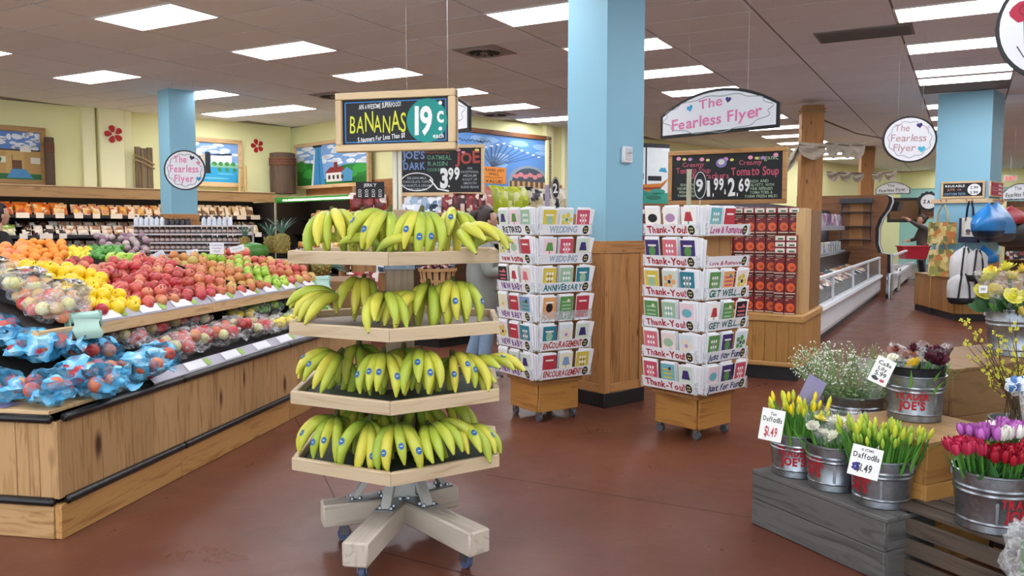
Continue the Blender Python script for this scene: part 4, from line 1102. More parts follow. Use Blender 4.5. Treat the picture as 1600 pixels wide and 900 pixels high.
for k in range(2): mb.tube([(-.02, -.03, (z1 - ZT) * (.8 - k * .1)), ((u1 - u0) / 2, -.035, (z1 - ZT) * (.72 - k * .1)), (u1 - u0 + .02, -.03, (z1 - ZT) * (.6 - k * .1))], .016, 6)
mb.build('rope', M('#a58a62', .9), t)
for px in (383, 374):
    u = WL.at(px, 262, .3)[0]; z1 = WL.at(px, 260 + (383 - px), .3)[1]
    mb = MB(); mb.tube([(0, 0, 0), (0, 0, z1 - ZT)], .03, 8); o = mb.build('bamboo_pole', M('#c3a468', .6), None); o.location = WL.pt(u, .3, ZT + .012); tag(o, 'short bamboo pole %s right of the lake picture' % ('just' if px < 380 else 'a little further'), 'pole')

# ---------------------------------------------------------------- long refrigerated cooler along the left wall
CD = 1.0
co = thing('produce_cooler', 'long open produce cooler with black interior and wooden canopy along the left wall', 'cooler', WL.o, WL.r)
CU0, CU1 = -2.6, 4.72
mb = MB(); mb.box(CU0, CU1, -.12, -.02, 0, 2.0); mb.box(CU1 - .05, CU1, -CD, -.12, 0, 1.95); mb.build('cabinet', DARK, co, False)
mb = MB(); mb.box(CU0, CU1, -CD - .04, -CD, 1.945, 2.125, .006); mb.build('canopy_board', wood('#b98f5c', '#9a7140', 'x', .55, .5, knots=.08), co)
mb = MB(); mb.box(CU0, CU1, -CD - .06, -.02, 2.126, 2.145, .004); mb.build('canopy_top', LPINEX, co)
mb = MB(); mb.tube([(CU0, -CD + .08, 1.985), (CU1 - .1, -CD + .08, 1.985)], .018, 8); mb.build('lamp_tube', emit('#fff1dc', 7.0), co)
mb = MB(); mb.box(CU0, CU1 - .05, -CD, -.12, 0, .62, .01); mb.build('base', M('#2a2a2c', .5), co)
SH = [(1.66, .62), (1.31, .78), (.98, .9)]
for z, d in SH:
    mb = MB(); mb.box(CU0, CU1 - .05, -d, -.12, z - .03, z, .004); mb.build('shelf', M('#1b1b1d', .4), co)
    mb = MB(); mb.box(CU0, CU1 - .05, -d - .008, -d, z - .05, z + .005); mb.build('shelf_lip', M('#303034', .4), co, False)
rr = random.Random(21)
u = CU0 + .1
while u < CU1 - .25:
    for z, d in SH[:2]:
        if rr.random() < .85:
            w = rr.choice((.12, .14, .2)); mb = MB(); mb.box(u, u + w, -d - .014, -d - .009, z - .055, z + .035); mb.build('price_card', M('#efe6d8', .5, var=.03), co, False)
    u += .3
KP = {
 'carrot_bag': (pillow('carrot_bag', .26, .2, .1, printed(('#d9722a', '#e2913f', '#c2551c', '#ead2a0'), 9)), 'orange bag of carrots on the top shelf of the left cooler', 'bag'),
 'lettuce_bag': (pillow('lettuce_bag', .30, .13, .12, printed(('#cfd89a', '#e6e3bd', '#9bb45a', '#f0ecd2'), 10)), 'long pale green bag of romaine lettuce in the left cooler', 'bag'),
 'corn_tray': (pillow('corn_tray', .26, .11, .12, printed(('#ecdf9a', '#f3ecc0', '#d9c765', '#f5f0da'), 10)), 'wrapped yellow tray of vegetables in the left cooler', 'tray'),
 'herb_pack': (pillow('herb_pack', .13, .17, .05, printed(('#efe3cf', '#d9a07a', '#c96f4d', '#f4ead8', '#e8c15c'), 12)), 'small upright packet with a pale label on the top cooler shelf', 'packet'),
 'mushroom_tray': (pillow('mushroom_tray', .19, .11, .1, printed(('#ecd9c4', '#d2a98a', '#f1e6d8', '#b98463'), 11)), 'pinkish wrapped tray in the middle of the left cooler', 'tray'),
 'dark_tray': (pillow('dark_tray', .15, .11, .1, printed(('#2a1c18', '#f0e2d2', '#5a2a22', '#efe4d6'), 9)), 'dark tray with a white label in the left cooler', 'tray'),
 'pale_carton': (None, 'pale upright carton right of the left column in the cooler', 'carton'),
}
cb = MB(); cb.box(-.065, .065, -.035, .035, 0, .19, .008); KP['pale_carton'] = (cb.mesh('pale_carton', printed(('#efe4cf', '#f5efe2', '#d9c49a', '#7a5a44'), 9)),) + KP['pale_carton'][1:]
def stock(kind, P, u, off, z, tilt=0.0, s=1.0, rz=0.0, label=None, group=None):
    me, lab, cat = KP[kind]
    o = obj(kind, me, None, P.pt(u, off, z), (0, 0, 0), s * R.uniform(.94, 1.05))
    o.rotation_euler = (Matrix.Rotation(P.r + rz, 3, 'Z') @ Matrix.Rotation(tilt, 3, 'X')).to_euler()
    tag(o, label or lab, cat, group or (kind.replace('_', ' ') + 's'))
    return o
u = CU0 + .15
while u < CU1 - .2:
    top = 'herb_pack' if u > .95 and u < 2.6 else ('pale_carton' if u >= 2.6 else ('carrot_bag' if rr.random() < .7 else 'lettuce_bag'))
    st_ = .28 if top in ('carrot_bag', 'lettuce_bag') else .155
    for k in range(2): stock(top, WL, u, .52 - k * .16, 1.665 + k * .035, -.35)
    u += st_
u = CU0 + .15
while u < CU1 - .25:
    k2 = 'lettuce_bag' if u < .3 else ('dark_tray' if u < .95 else ('mushroom_tray' if u < 2.9 else 'pale_carton'))
    w = {'lettuce_bag': .31, 'dark_tray': .17, 'mushroom_tray': .2, 'pale_carton': .16}[k2]
    for k in range(3 if k2 != 'pale_carton' else 2): stock(k2, WL, u + (.05 if k % 2 else 0), .70 - k * .18, 1.315 + k * .07, -.5)
    u += w
u = CU0 + .15
while u < CU1 - .25:
    k2 = 'corn_tray' if u < .6 else ('mushroom_tray' if u < 3.2 else 'dark_tray')
    w = {'corn_tray': .28, 'mushroom_tray': .2, 'dark_tray': .18}[k2]
    for k in range(3): stock(k2, WL, u + (.05 if k % 2 else 0), .82 - k * .2, .985 + k * .07, -.5)
    u += w

# ---------------------------------------------------------------- jar display around the left column
JP = Plane(0, 12.25, 0)
jx0 = JP.at(207, 370)[0]; jx1 = JP.at(389, 370)[0]
jd = thing('jar_display', 'white wire shelving stacked with dark jars around the left column', 'shelving', (jx0, 12.25, 0), 0)
jz = [JP.at(300, y)[1] for y in (352, 365, 378.5, 390.5, 403)]
for z in jz:
    mb = MB(); mb.box(0, jx1 - jx0, -.02, .24, z - .022, z, .003); mb.build('shelf', M('#cfcfd2', .4), jd)
for x in (.0, (jx1 - jx0) / 2, jx1 - jx0 - .02):
    mb = MB(); mb.box(x, x + .02, .2, .24, 0, jz[0]); mb.build('upright', M('#bfbfc4', .4), jd, False)
bm = MB(); bm.lathe([(.001, 0), (.033, 0), (.036, .008), (.036, .07), (.028, .082)], 12); 
JM = [bm.mesh('jar_body', M(c, .2, rnd=.25)) for c in ('#54282a', '#34343d', '#3a3f46')]
lm = MB(); lm.lathe([(.031, .08), (.031, .098), (.001, .099)], 12); JL = lm.mesh('jar_lid', M('#222226', .4))
lb = MB(); lb.lathe([(.0366, .018), (.0366, .058)], 12); JB = lb.mesh('jar_label', M('#b9a9a4', .5))
bb = MB(); bb.lathe([(.001, 0), (.032, 0), (.034, .01), (.034, .09), (.014, .115), (.014, .125)], 12); WB = bb.mesh('bottle_body', M('#d5dbe4', .25))
bc = MB(); bc.lathe([(.015, .124), (.015, .145), (.001, .146)], 10); WC = bc.mesh('bottle_cap', M('#26262c', .4))
nj = int((jx1 - jx0) / .078)
RWN = ['top', 'upper', 'middle', 'lower']
for ri in range(1, 5):
    for k in range(nj):
        x = jx0 + .04 + k * .078; g = 0 if k < nj * .3 or k > nj * .78 else (1 if k < nj * .6 else 2)
        t = obj('jar', JM[g], None, (x, 12.30, jz[ri] + .001)); tag(t, ('reddish brown' if g == 0 else 'dark grey') + ' jar on the %s row of the jar display' % RWN[ri - 1], 'jar', '%s row of jars' % RWN[ri - 1])
        obj('lid', JL, t); obj('label_band', JB, t)
for k in range(nj):
    f = k / nj; x = jx0 + .04 + k * .078
    if f < .26 or .58 < f < .86:
        t = obj('white_bottle', WB, None, (x, 12.30, jz[0] + .001)); tag(t, 'white bottle with a dark cap on top of the jar display, %s the column' % ('left of' if f < .3 else 'right of'), 'bottle', 'white bottles on the jar display'); obj('cap', WC, t)
    elif f < .5:
        t = obj('jar', JM[1], None, (x, 12.30, jz[0] + .001)); tag(t, 'dark jar standing before the left column on top of the display', 'jar', 'jars before the column'); obj('lid', JL, t)
GW0 = wood('#9a7248', '#7a5632', 'z')
# hand-written price cards standing in the heap, watermelon, pineapples
def stand_card(px, py, Y, w, h, lab, lines, rz=0.0, tilt=0.0, colr='#5a5a78'):
    p = gy(px, py, Y); t = thing('price_card', lab, 'price card', p, rz); t.rotation_euler = (0, tilt, rz)
    mb = MB(); mb.box(-w / 2, w / 2, -.002, .002, 0, h, .0008); mb.build('card', M('#e6e6ee', .5, var=.03), t)
    mb = MB()
    for i, (s, hh, ww) in enumerate(lines): scribble(mb, 0, h * ((.78 if len(lines) > 1 else .5) - i * .27), w * ww, h * hh, -.0026, 3 + 2 * len(s), h * .045)
    mb.build('writing', M(colr, .6), t, False); return t
stand_card(339, 397, 6.9, .12, .095, 'white price card standing upright above the red apples', (('Pink Lady', .16, .8), ('Apples', .16, .6), ('79c', .2, .4)))
stand_card(301, 399, 7.0, .10, .05, 'white price card lying among the pink apples', (('Gala', .3, .5),), 0, -.1); stand_card(251, 402, 6.8, .09, .05, 'tilted white price card behind the dark red apples', (('Fuji', .3, .5),), .2, -.5); stand_card(372, 393, 7.0, .12, .05, 'white price card next to the watermelon', (('Melon', .3, .6),), .2, -.25)
mbn = thing('melon_bin', 'stepped wooden bin carrying the watermelon and pineapples', 'bin', (-3.05, 7.98, 0), -SA * .3)
mb = MB(); mb.box(0, 1.02, 0, .8, 0, 1.115, .006); mb.build('tall_bin', GW0, mbn); mb = MB(); mb.box(1.03, 1.5, .02, .8, 0, .93, .006); mb.build('low_step', GW0, mbn)
p = gy(394, 393, 8.25); t = thing('watermelon', 'half-hidden green watermelon behind the apples', 'watermelon', p, .2)
mb = MB(); mb.blob((0, 0, .0), (.17, .1, .09), 20, 12); mb.build('rind', fruit(('#5f9a3d', '#4f8a35'), .35, 14, '#2f6a2c', .7), t)
mb = MB(); mb.tube([(.165, 0, .01), (.19, 0, .02)], .006, 6); mb.build('stem', M('#6b5a30', .7), t)
def pineapple(px, py, Y, s, lab, rot=(0, 0, 0)):
    p = gy(px, py, Y); t = thing('pineapple', lab, 'pineapple', p, 0); t.rotation_euler = rot; t.scale = (s,) * 3
    mb = MB(); pr = [(.02, 0), (.05, .005), (.062, .05), (.064, .1), (.055, .15), (.025, .175)]
    mb.lathe(pr, 14); mb.build('body', fruit(('#9a7a33', '#7f7a35'), .6, 30, '#3f4a24', .7), t)
    mb = MB()
    for k in range(40):
        a = k * 2.4; r = math.interpolate(0, 1, 0) if False else 0
        z = .015 + k * .0036; 
        rad = .062 * sin(min(1, .35 + z / .17) * pi * .62) + .004
        mb.blob((rad * cos(a), rad * sin(a), z), .011, 5, 4)
    tag(mb.build('eyes', fruit(('#a8843a', '#8a7c38'), .6), t), kind='stuff')
    for k in range(22):
        a = k * 2.4; o = .2 + .9 * (k / 22); L = .1 + .07 * (1 - abs(k / 22 - .5))
        mb = MB(); d = Vector((cos(a), sin(a), 0)); sd = Vector((-sin(a), cos(a), 0)); b0_ = Vector((0, 0, .17)) + d * .012
        pts = []; 
        for i in range(4):
            f = i / 3; c = b0_ + d * (L * f * sin(1.35 * (1 - k / 30) * f + .25)) + Vector((0, 0, L * f * (1 - .28 * f * (1 - k / 22)))); w = .011 * (1 - f) + .001; pts += [c - sd * w, c + sd * w]
        mb.add(pts, [(2 * i, 2 * i + 1, 2 * i + 3, 2 * i + 2) for i in range(3)]); mb.build('leaf', M('#5f8577', .5, var=.25), t)
pineapple(423, 395, 8.4, 1.0, 'pineapple crown standing right of the watermelon'); pineapple(441, 396, 8.2, 1.15, 'pineapple standing nearest to the banana stand'); pineapple(383, 391, 8.3, .8, 'small pineapple crown behind the price cards')
pineapple(486, 421, 8.15, 1.15, 'pineapple lying on its side at the end of the produce stand', (0, radians(80), .3))

# ---------------------------------------------------------------- lit corner case with a green fringe (under the lighthouse picture)
q0 = W2.at(429, 340, .9)[0]; q1 = W2.at(546, 340, .9)[0]
cc = thing('corner_case', 'lit open display case with a green grass fringe under the lighthouse picture', 'cooler', W2.pt(q0, .9, 0), W2.r)
wq = q1 - q0
mb = MB(); mb.box(0, wq, .8, .88, 0, 2.05); mb.box(0, .03, .05, .8, 0, 2.0); mb.box(.0, wq, .05, .8, 0, .55); mb.build('cabinet', M('#1d1512', .7), cc, False)
mb = MB(); mb.box(-.03, wq, 0, .85, 2.03, 2.06, .004); mb.build('canopy', LPINEX, cc)
mb = MB(); mb.box(-.05, -.01, -.02, .03, 0, 2.05, .004); mb.build('corner_post', M('#d9d5c6', .5), cc)
mb = MB()
for k in range(int(wq / .022)):
    x = k * .022; h = .10 + .03 * noise.noise(Vector((k * .9, 0, 0))); mb.add([(x, -.01, 2.05), (x + .03, -.014, 2.05), (x + .022, -.03, 2.05 - h), (x + .006, -.03, 2.05 - h)], [(3, 2, 1, 0)])
tag(mb.build('grass_fringe', M('#2f9a3a', .6, var=.3, scale=30), cc, False), kind='stuff')
mb = MB(); mb.tube([(.2, .1, 2.0), (wq - .05, .1, 2.0)], .018, 8); mb.build('lamp_tube', emit('#fff0d8', 10.0), cc)
CP = Plane(*W2.pt(q0, .9, 0)[:2], math.degrees(W2.r))
KP['cheese_pack'] = (pillow('cheese_pack', .15, .13, .06, printed(('#f0d9a0', '#e8b86a', '#f6ead0', '#c98a4a'), 10)), 'small pale yellow pack on a shelf of the lit corner case', 'pack')
KP['deli_pack'] = (pillow('deli_pack', .16, .12, .06, printed(('#f2e2c4', '#d9822f', '#f7efe0', '#b5532a'), 10)), 'small orange and white pack on a shelf of the lit corner case', 'pack')
for zi, z in enumerate((1.62, 1.32, 1.02, .72)):
    d = .7 - .16 * (3 - zi)
    mb = MB(); mb.box(.03, wq, .8 - d, .8, z - .03, z, .003); mb.build('shelf', M('#241a16', .5), cc)
    k = 0; x = .42
    while x < wq - .06:
        stock('cheese_pack' if (k + zi) % 3 else 'deli_pack', CP, x, -(.86 - d), z + .004, -.15); stock('cheese_pack', CP, x, -(.98 - d), z + .05, -.15); x += .165; k += 1
        if k % 1 == 0:
            mb = MB(); mb.box(x - .2, x - .12, .79 - d, .794 - d, z - .05, z + .0); mb.build('price_card', CARDW, cc, False)
# ---------------------------------------------------------------- snack gondola with the cookie chalkboard, behind the banana stand
GW = wood('#b08455', '#8d6238', 'x', .55, .7, knots=.08); GWZ = wood('#b08455', '#8d6238', 'z', .55, .7, knots=.08)
gp = thing('snack_gondola', 'wooden snack display with a faceted black plinth behind the banana stand', 'display unit', (0, 0, 0))
pl_ = [(-2.35, 10.75), (-.85, 9.76), (-.2, 10.45), (-.2, 11.4), (-2.35, 11.4)]
sh = lambda k: [(x + (k if x < -1 else -k), y + k) for x, y in pl_]
mb = MB(); mb.prism(sh(.03), 0, .11); mb.build('plinth', BLK, gp, False)
mb = MB(); mb.prism(pl_, .11, .15); mb.prism(sh(.02), .15, .20); mb.build('plinth_trim', GW, gp, False)
mb = MB(); mb.box(-2.2, -.3, 10.75, 11.35, .2, .62, .006); mb.build('bin_body', GWZ, gp)
for k in range(9):
    mb = MB(); mb.box(-2.2 + k * .211, -1.995 + k * .211, 10.73, 10.75, .2, .62, .003); mb.build('plank', GWZ, gp)
mb = MB(); mb.box(-2.2, -.3, 11.2, 11.3, .62, 1.64); mb.build('back_board', wood('#7d5a38', '#5f4228', 'x'), gp, False)
mb = MB(); mb.box(-1.45, -.3, 10.45, 11.25, 1.60, 1.635, .004); mb.build('shelf', wood('#a58a6c', '#8a6f52', 'x'), gp)
mb = MB(); mb.box(-1.45, -.3, 10.55, 11.25, 1.10, 1.135, .004); mb.build('shelf', GW, gp)
for x in (-1.46, -.32): mb = MB(); mb.box(x, x + .03, 10.5, 11.25, .62, 1.60, .003); mb.build('side_panel', GWZ, gp)
CB = Plane(0, 10.85, -4)
def cookie(w, h):
    bl, gr, rd, wh = '#6d86b8', '#5f9a78', '#b0473f', '#eef0ee'
    return [('#17181b', [rc(0, w, 0, h)]), (bl, [lambda m, y: text(m, "JOE'S", .16 * w, .76 * h, .17 * h, .28 * w, y, .03, .08, .04, 2), lambda m, y: text(m, 'DARK', .17 * w, .52 * h, .17 * h, .28 * w, y, .03, .08, .04, 3)]),
            (gr, [lambda m, y: text(m, 'OATMEAL', .48 * w, .74 * h, .10 * h, .3 * w, y, .01, .05), lambda m, y: text(m, 'RAISIN', .46 * w, .60 * h, .10 * h, .24 * w, y, .01, .05), lambda m, y: text(m, 'COOKIES', .42 * w, .48 * h, .07 * h, .18 * w, y, .01, .05)]),
            (rd, [lambda m, y: text(m, 'JOE', .83 * w, .66 * h, .26 * h, .30 * w, y, .03, .08, .04, 4), lambda m, y: scribble(m, .45 * w, .9 * h, .3 * w, .05 * h, y, 22, .012 * h)]),
            ('#a9b0b8', [lambda m, y: [text(m, s, .86 * w, (.52 - .085 * i) * h, .055 * h, ww * w, y, .01, .05) for i, (s, ww) in enumerate((('AN', .06), ('EXCEPTIONAL', .22), ('MEDIUM', .16), ('ROAST OF', .18), ('SMOOTH', .16), ('BLEND BEANS', .22)))], lambda m, y: [text(m, s, .2 * w, (.30 - .085 * i) * h, .055 * h, ww * w, y, .01, .05) for i, (s, ww) in enumerate((('BELGIAN MILK', .24), ('CHOCOLATE TOFFEE', .34), ('WALNUTS & CREAM', .34), ('POPCORN MIX', .26)))]]),
            (wh, [lambda m, y: ring2(m, .2 * w, .24 * h, .2 * w, .2 * h, .012, y), lambda m, y: text(m, '3', .54 * w, .12 * h, .42 * h, .1 * w, y, .05), lambda m, y: text(m, '99', .66 * w, .30 * h, .26 * h, .14 * w, y, .04, .05, .05, 9), lambda m, y: stroke(m, [(.36 * w, .3 * h), (.46 * w, .08 * h), (.6 * w, .03 * h)], .02, y), lambda m, y: m.disc(.6 * w, .14 * h, .014, .014, y, 8)]),
            ('#d98aa0', [ell(.72 * w, .95 * h, .03 * w, .03 * h), ell(.78 * w, .9 * h, .025 * w, .03 * h)]), ('#e0d870', [ell(.95 * w, .95 * h, .03 * w, .03 * h)])]
framed('cookie_chalkboard', 'wood-framed chalkboard with a large white 3.99 price behind the banana sign', 'chalkboard', CB, 621, 757, 226, 306, 0, .045, LB, cookie, '#17181b')
KP.update({
 'blue_snack_bag': (pillow('blue_snack_bag', .26, .2, .12, printed(('#9fb4c8', '#d5dde4', '#6f8aa5', '#e6e9ec', '#33414f'), 9)), 'blue and white snack bag below the cookie chalkboard', 'snack bag'),
 'red_snack_bag': (pillow('red_snack_bag', .11, .24, .07, printed(('#5a1f22', '#8a2a2c', '#d8c2b4', '#3a1518'), 14)), 'dark red snack packet standing below the cookie chalkboard', 'snack bag'),
 'jerky_bag': (pillow('jerky_bag', .17, .24, .05, printed(('#7a1f1a', '#a3302a', '#e6d8cc', '#5c1512', '#8a2a20'), 11)), 'red jerky bag hanging under the small black sign', 'snack bag'),
 'pale_jerky_bag': (pillow('pale_jerky_bag', .16, .22, .05, printed(('#d9cfc0', '#8a5a3c', '#efe9df', '#4a3428'), 11)), 'pale jerky bag in the lower row left of the post', 'snack bag'),
 'pink_chip_bag': (pillow('pink_chip_bag', .23, .42, .12, printed(('#d88a82', '#e8b8ac', '#f0e0d4', '#cf7a72'), 7)), 'tall pink snack bag on the shelf below the market picture', 'snack bag'),
 'green_chip_bag': (pillow('green_chip_bag', .24, .42, .12, printed(('#b9c92c', '#cfd93c', '#e6eaa0', '#a3b424'), 6)), 'tall lime green snack bag on the shelf below the market picture', 'snack bag'),
 'white_chip_bag': (pillow('white_chip_bag', .25, .42, .13, printed(('#e2dccb', '#d0c8b2', '#23252a', '#efeadd', '#c9b98a'), 8)), 'tall cream and black snack bag on the shelf below the market picture', 'snack bag'),
 'candy_pack': (pillow('candy_pack', .10, .1, .05, printed(('#7a2430', '#c9a58a', '#e6d8cc', '#5a1a22', '#3c5a7a'), 12)), 'small wrapped candy pack heaped in the bushel basket', 'candy'),
 'dark_pack': (pillow('dark_pack', .16, .2, .06, printed(('#2a2528', '#7a2a2f', '#d8cfc8', '#3c4450'), 11)), 'dark packet on a lower shelf behind the shopper', 'packet')})
GP = Plane(0, 10.6, 0)
for k in range(4):
    stock('blue_snack_bag', GP, -1.36 + k * .13 * (1 if k < 3 else .9), .0, 1.64 + (.0 if k % 2 else .0), -1.05); stock('blue_snack_bag', GP, -1.3 + k * .13, -.16, 1.72, -.9)
for k in range(7): stock('red_snack_bag', GP, -.86 + k * .078, 0, 1.64, -.1)
for k in range(4): stock('blue_snack_bag', GP, -1.3 + k * .2 * .8, 0, 1.14, -.2); stock('blue_snack_bag', GP, -1.3 + k * .2 * .8, -.05, 1.34, -.2, label='light blue snack bag on the lower shelf of the snack gondola', group='light blue bags on the lower shelf')
for k in range(4): stock('dark_pack', GP, -.6 + k * .09, 0, 1.14, -.1)
# jerky rack with small sign
q0 = gy(548, 320, 10.55).x; q1 = gy(603, 320, 10.55).x
jr = thing('jerky_rack', 'narrow wooden rack hung with red jerky bags left of the snack gondola', 'rack', ((q0 + q1) / 2, 10.6, .62))
w = q1 - q0
mb = MB(); mb.box(-w / 2, w / 2, .04, .07, 0, 1.36); mb.build('back_board', GWZ, jr, False)
mb = MB(); mb.box(-w / 2 - .16, -w / 2 - .13, -.1, .5, -.1, .55, .004); mb.build('side_board', GWZ, jr)
for z in (1.26, 1.0, .74):
    mb = MB()
    for k in range(3): mb.tube([(-w / 2 + .08 + k * .15, .04, z), (-w / 2 + .08 + k * .15, -.10, z + .01)], .004, 6)
    tag(mb.build('pegs', STEEL, jr), kind='stuff')
JR = Plane((q0 + q1) / 2, 10.6, 0)
for k in range(3):
    for d in range(2): stock('jerky_bag', JR, -w / 2 + .08 + k * .15, .03 + d * .05, .62 + 1.02, 0)
    stock('pale_jerky_bag', JR, -w / 2 + .08 + k * .15, .05, .62 + .77, 0)
for k in range(3): stock('jerky_bag', JR, -w / 2 + .02 + k * .12, .1, .63, -.2, label='red bag in the bin below the jerky rack', group='red bags in the bin'); stock('blue_snack_bag', JR, .16 + .1 * k, .02, .86, -.3, .6, label='small blue bag above the bin behind the post', group='small blue bags above the bin')
def jerky(w, h):
    return [('#17171a', [rc(0, w, 0, h)]), ('#e8e8e4', [lambda m, y: text(m, 'JERKY', .5 * w, .70 * h, .2 * h, .45 * w, y, .02, .08), lambda m, y: [ring2(m, (.14 + .24 * i) * w, (.44 - .28 * j) * h, .05 * w, .07 * h, .006, y, 12) for i in range(4) for j in range(2)], lambda m, y: [scribble(m, (.14 + .24 * i) * w, (.30 - .24 * j) * h, .14 * w, .05 * h, y, 7) for j in range(2) for i in range(4)]])]
framed('jerky_sign', 'small black chalk sign above the hanging jerky bags', 'sign', Plane(0, 10.55, 2), 556, 600, 284, 309, 0, .0, LB, jerky, '#17171a')
# bushel basket of candy on the bin
p = gy(684, 465, 10.35)
bk = thing('bushel_basket', 'round slatted wooden bushel basket filled with candy', 'basket', (p.x, 10.35, .625))
mb = MB(); mb.lathe([(.001, .01), (.175, .01), (.225, .30)], 24); mb.build('liner', M('#4a3020', .8), bk)
for k in range(16):
    a = 2 * pi * k / 16; mb = MB(); c, s = cos(a), sin(a); w_ = .03
    vs = []
    for r, z in ((.182, .0), (.232, .31)): vs += [(r * c - w_ * -s, r * s - w_ * c, z), (r * c + w_ * -s, r * s + w_ * c, z)]
    vs += [(x * .985, y * .985, z) for x, y, z in vs]
    mb.add(vs, [(0, 1, 3, 2), (6, 7, 5, 4), (0, 2, 6, 4), (1, 5, 7, 3)]); mb.build('slat', wood('#c9a070', '#ab8050', 'z'), bk, False)
for r, z in ((.236, .29), (.213, .15)):
    mb = MB(); mb.lathe([(r, z - .018), (r + .008, z - .018), (r + .011, z + .018), (r + .003, z + .018)], 24); mb.build('hoop', wood('#bd9260', '#a37a4a', 'x'), bk)
for k in range(26):
    a = R.uniform(0, 6.28); r = .19 * sqrt(R.random()); o = stock('candy_pack', Plane(p.x, 10.35, 0), r * cos(a), -r * sin(a), .625 + .28 + R.uniform(0, .03), R.uniform(-1.5, -.6), 1, R.uniform(0, 6))

# ---------------------------------------------------------------- chip shelf below the market picture
SP3 = Plane(-.62, 12.2, 45)
cs = thing('chip_shelf', 'long grey-edged snack shelving below the market picture', 'shelving', SP3.o, SP3.r)
mb = MB(); mb.box(-.1, 2.4, .42, .46, 0, 1.75); mb.build('back_board', GW, cs, False)
for z, d in ((1.665, .0), (1.25, -.0), (.85, 0), (.4, 0)):
    mb = MB(); mb.box(-.1, 2.4, d, .42, z - .03, z, .004); mb.build('shelf', GW, cs)
    mb = MB(); mb.box(-.1, 2.4, d - .012, d - .001, z - .055, z + .004); mb.build('price_rail', M('#b9b9be', .35), cs, False)
mb = MB(); mb.box(-.12, -.10, 0, .42, 0, 1.7); mb.box(2.4, 2.42, 0, .42, 0, 1.7); mb.build('end_panels', GWZ, cs, False)
u = .02
for k in range(14):
    kd = 'pink_chip_bag' if k < 4 else ('green_chip_bag' if k < 9 else 'white_chip_bag')
    stock(kd, SP3, u, -.10, 1.668, -.12, 1, R.uniform(-.15, .15)); stock(kd, SP3, u + .06, -.25, 1.668, -.08, 1.03)
    u += .155 if k < 9 else .19
for z in (1.255, .855):
    for k in range(14): stock('dark_pack', SP3, .05 + k * .17, -.12, z, -.1, 1.2)
def lolli(P, px, pyt, pyb, Y, rx, rz_, lab, txt, stick, dark=True, zb=None):
    c = gy(px, (pyt + pyb) / 2, Y); t = thing('oval_price_tag', lab, 'price sign', (c.x, c.y, c.z), P)
    mb = MB(); mb.slab(ell(0, 0, rx, rz_, 24), -.004, .004); mb.build('plate', M('#1a1a1c' if dark else '#eee', .5), t, False)
    mb = MB(); ring2(mb, 0, 0, rx * .86, rz_ * .9, rx * .1, -.0052); text(mb, txt, 0, -rz_ * .45, rz_ * .9, rx * 1.1, -.0055, .03, .1); mb.build('writing', M('#e9e9e6' if dark else '#222', .6), t, False)
    mb = MB(); mb.tube([(0, .006, -stick), (0, .006, 0)], .005, 6); mb.build('stick', M('#d8d8d8', .4), t)
lolli(radians(20), 868, 275, 313, 12.6, .07, .17, 'black oval price tag at the right end of the snack bags', '2', .22)
p = gy(855, 312, 12.6); mb = MB(); mb.box(-.035, .035, -.003, .003, 0, .42, .001); o = mb.build('purple_flag', M('#a39bb2', .5)); o.location = (p.x, p.y, 1.675); tag(o, 'narrow purple-grey shelf flag beside the oval price tag', 'shelf flag')

# ---------------------------------------------------------------- people
def skin_body(bones, radii, subdiv=2):
    names = list(radii); idx = {n: i for i, n in enumerate(names)}
    me = bpy.data.meshes.new('body'); me.from_pydata([radii[n][0] for n in names], [(idx[a], idx[b]) for a, b in bones], [])
    o = bpy.data.objects.new('tmp', me); C.objects.link(o)
    sk = o.modifiers.new('skin', 'SKIN'); sk.use_smooth_shade = True
    for n, i in idx.items():
        r = radii[n][1]; v = me.skin_vertices[0].data[i]; v.radius = r if hasattr(r, '__len__') else (r, r); v.use_root = (i == 0)
    ss = o.modifiers.new('sub', 'SUBSURF'); ss.levels = subdiv; ss.render_levels = subdiv
    dg = bpy.context.evaluated_depsgraph_get()
    out = bpy.data.meshes.new_from_object(o.evaluated_get(dg))
    bpy.data.objects.remove(o)
    return out
def hand(rad, bones, wrist, palm, d, up, side, curl, pre):
    """five fingers: d forward, up out of the back of the hand, side towards the thumb"""
    rad[pre + 'palm'] = (tuple(palm), (.030, .019)); bones.append((wrist, pre + 'palm'))
    P0 = Vector(palm); d = Vector(d).normalized(); up = Vector(up).normalized(); side = Vector(side).normalized()
    for k, (s, L) in enumerate(((.030, .075), (.011, .085), (-.009, .08), (-.028, .062))):
        a = P0 + d * .035 + side * s; b = a + (d * cos(curl) - up * sin(curl)) * L * .5; c = b + (d * cos(curl * 2.2) - up * sin(curl * 2.2)) * L * .5
        for nm, q, r in (('a', a, .0105), ('b', b, .0095), ('c', c, .0075)): rad['%sf%d%s' % (pre, k, nm)] = (tuple(q), r)
        bones += [(pre + 'palm', '%sf%da' % (pre, k)), ('%sf%da' % (pre, k), '%sf%db' % (pre, k)), ('%sf%db' % (pre, k), '%sf%dc' % (pre, k))]
    a = P0 + side * .035 - d * .005; b = a + (d * .6 + side * .5 - up * .2) * .04; c = b + (d * .9 - up * .3) * .028
    for nm, q, r in (('a', a, .012), ('b', b, .0105), ('c', c, .008)): rad['%sth%s' % (pre, nm)] = (tuple(q), r)
    bones += [(pre + 'palm', pre + 'tha'), (pre + 'tha', pre + 'thb'), (pre + 'thb', pre + 'thc')]
SKIN = M('#c99a82', .5, var=.05)
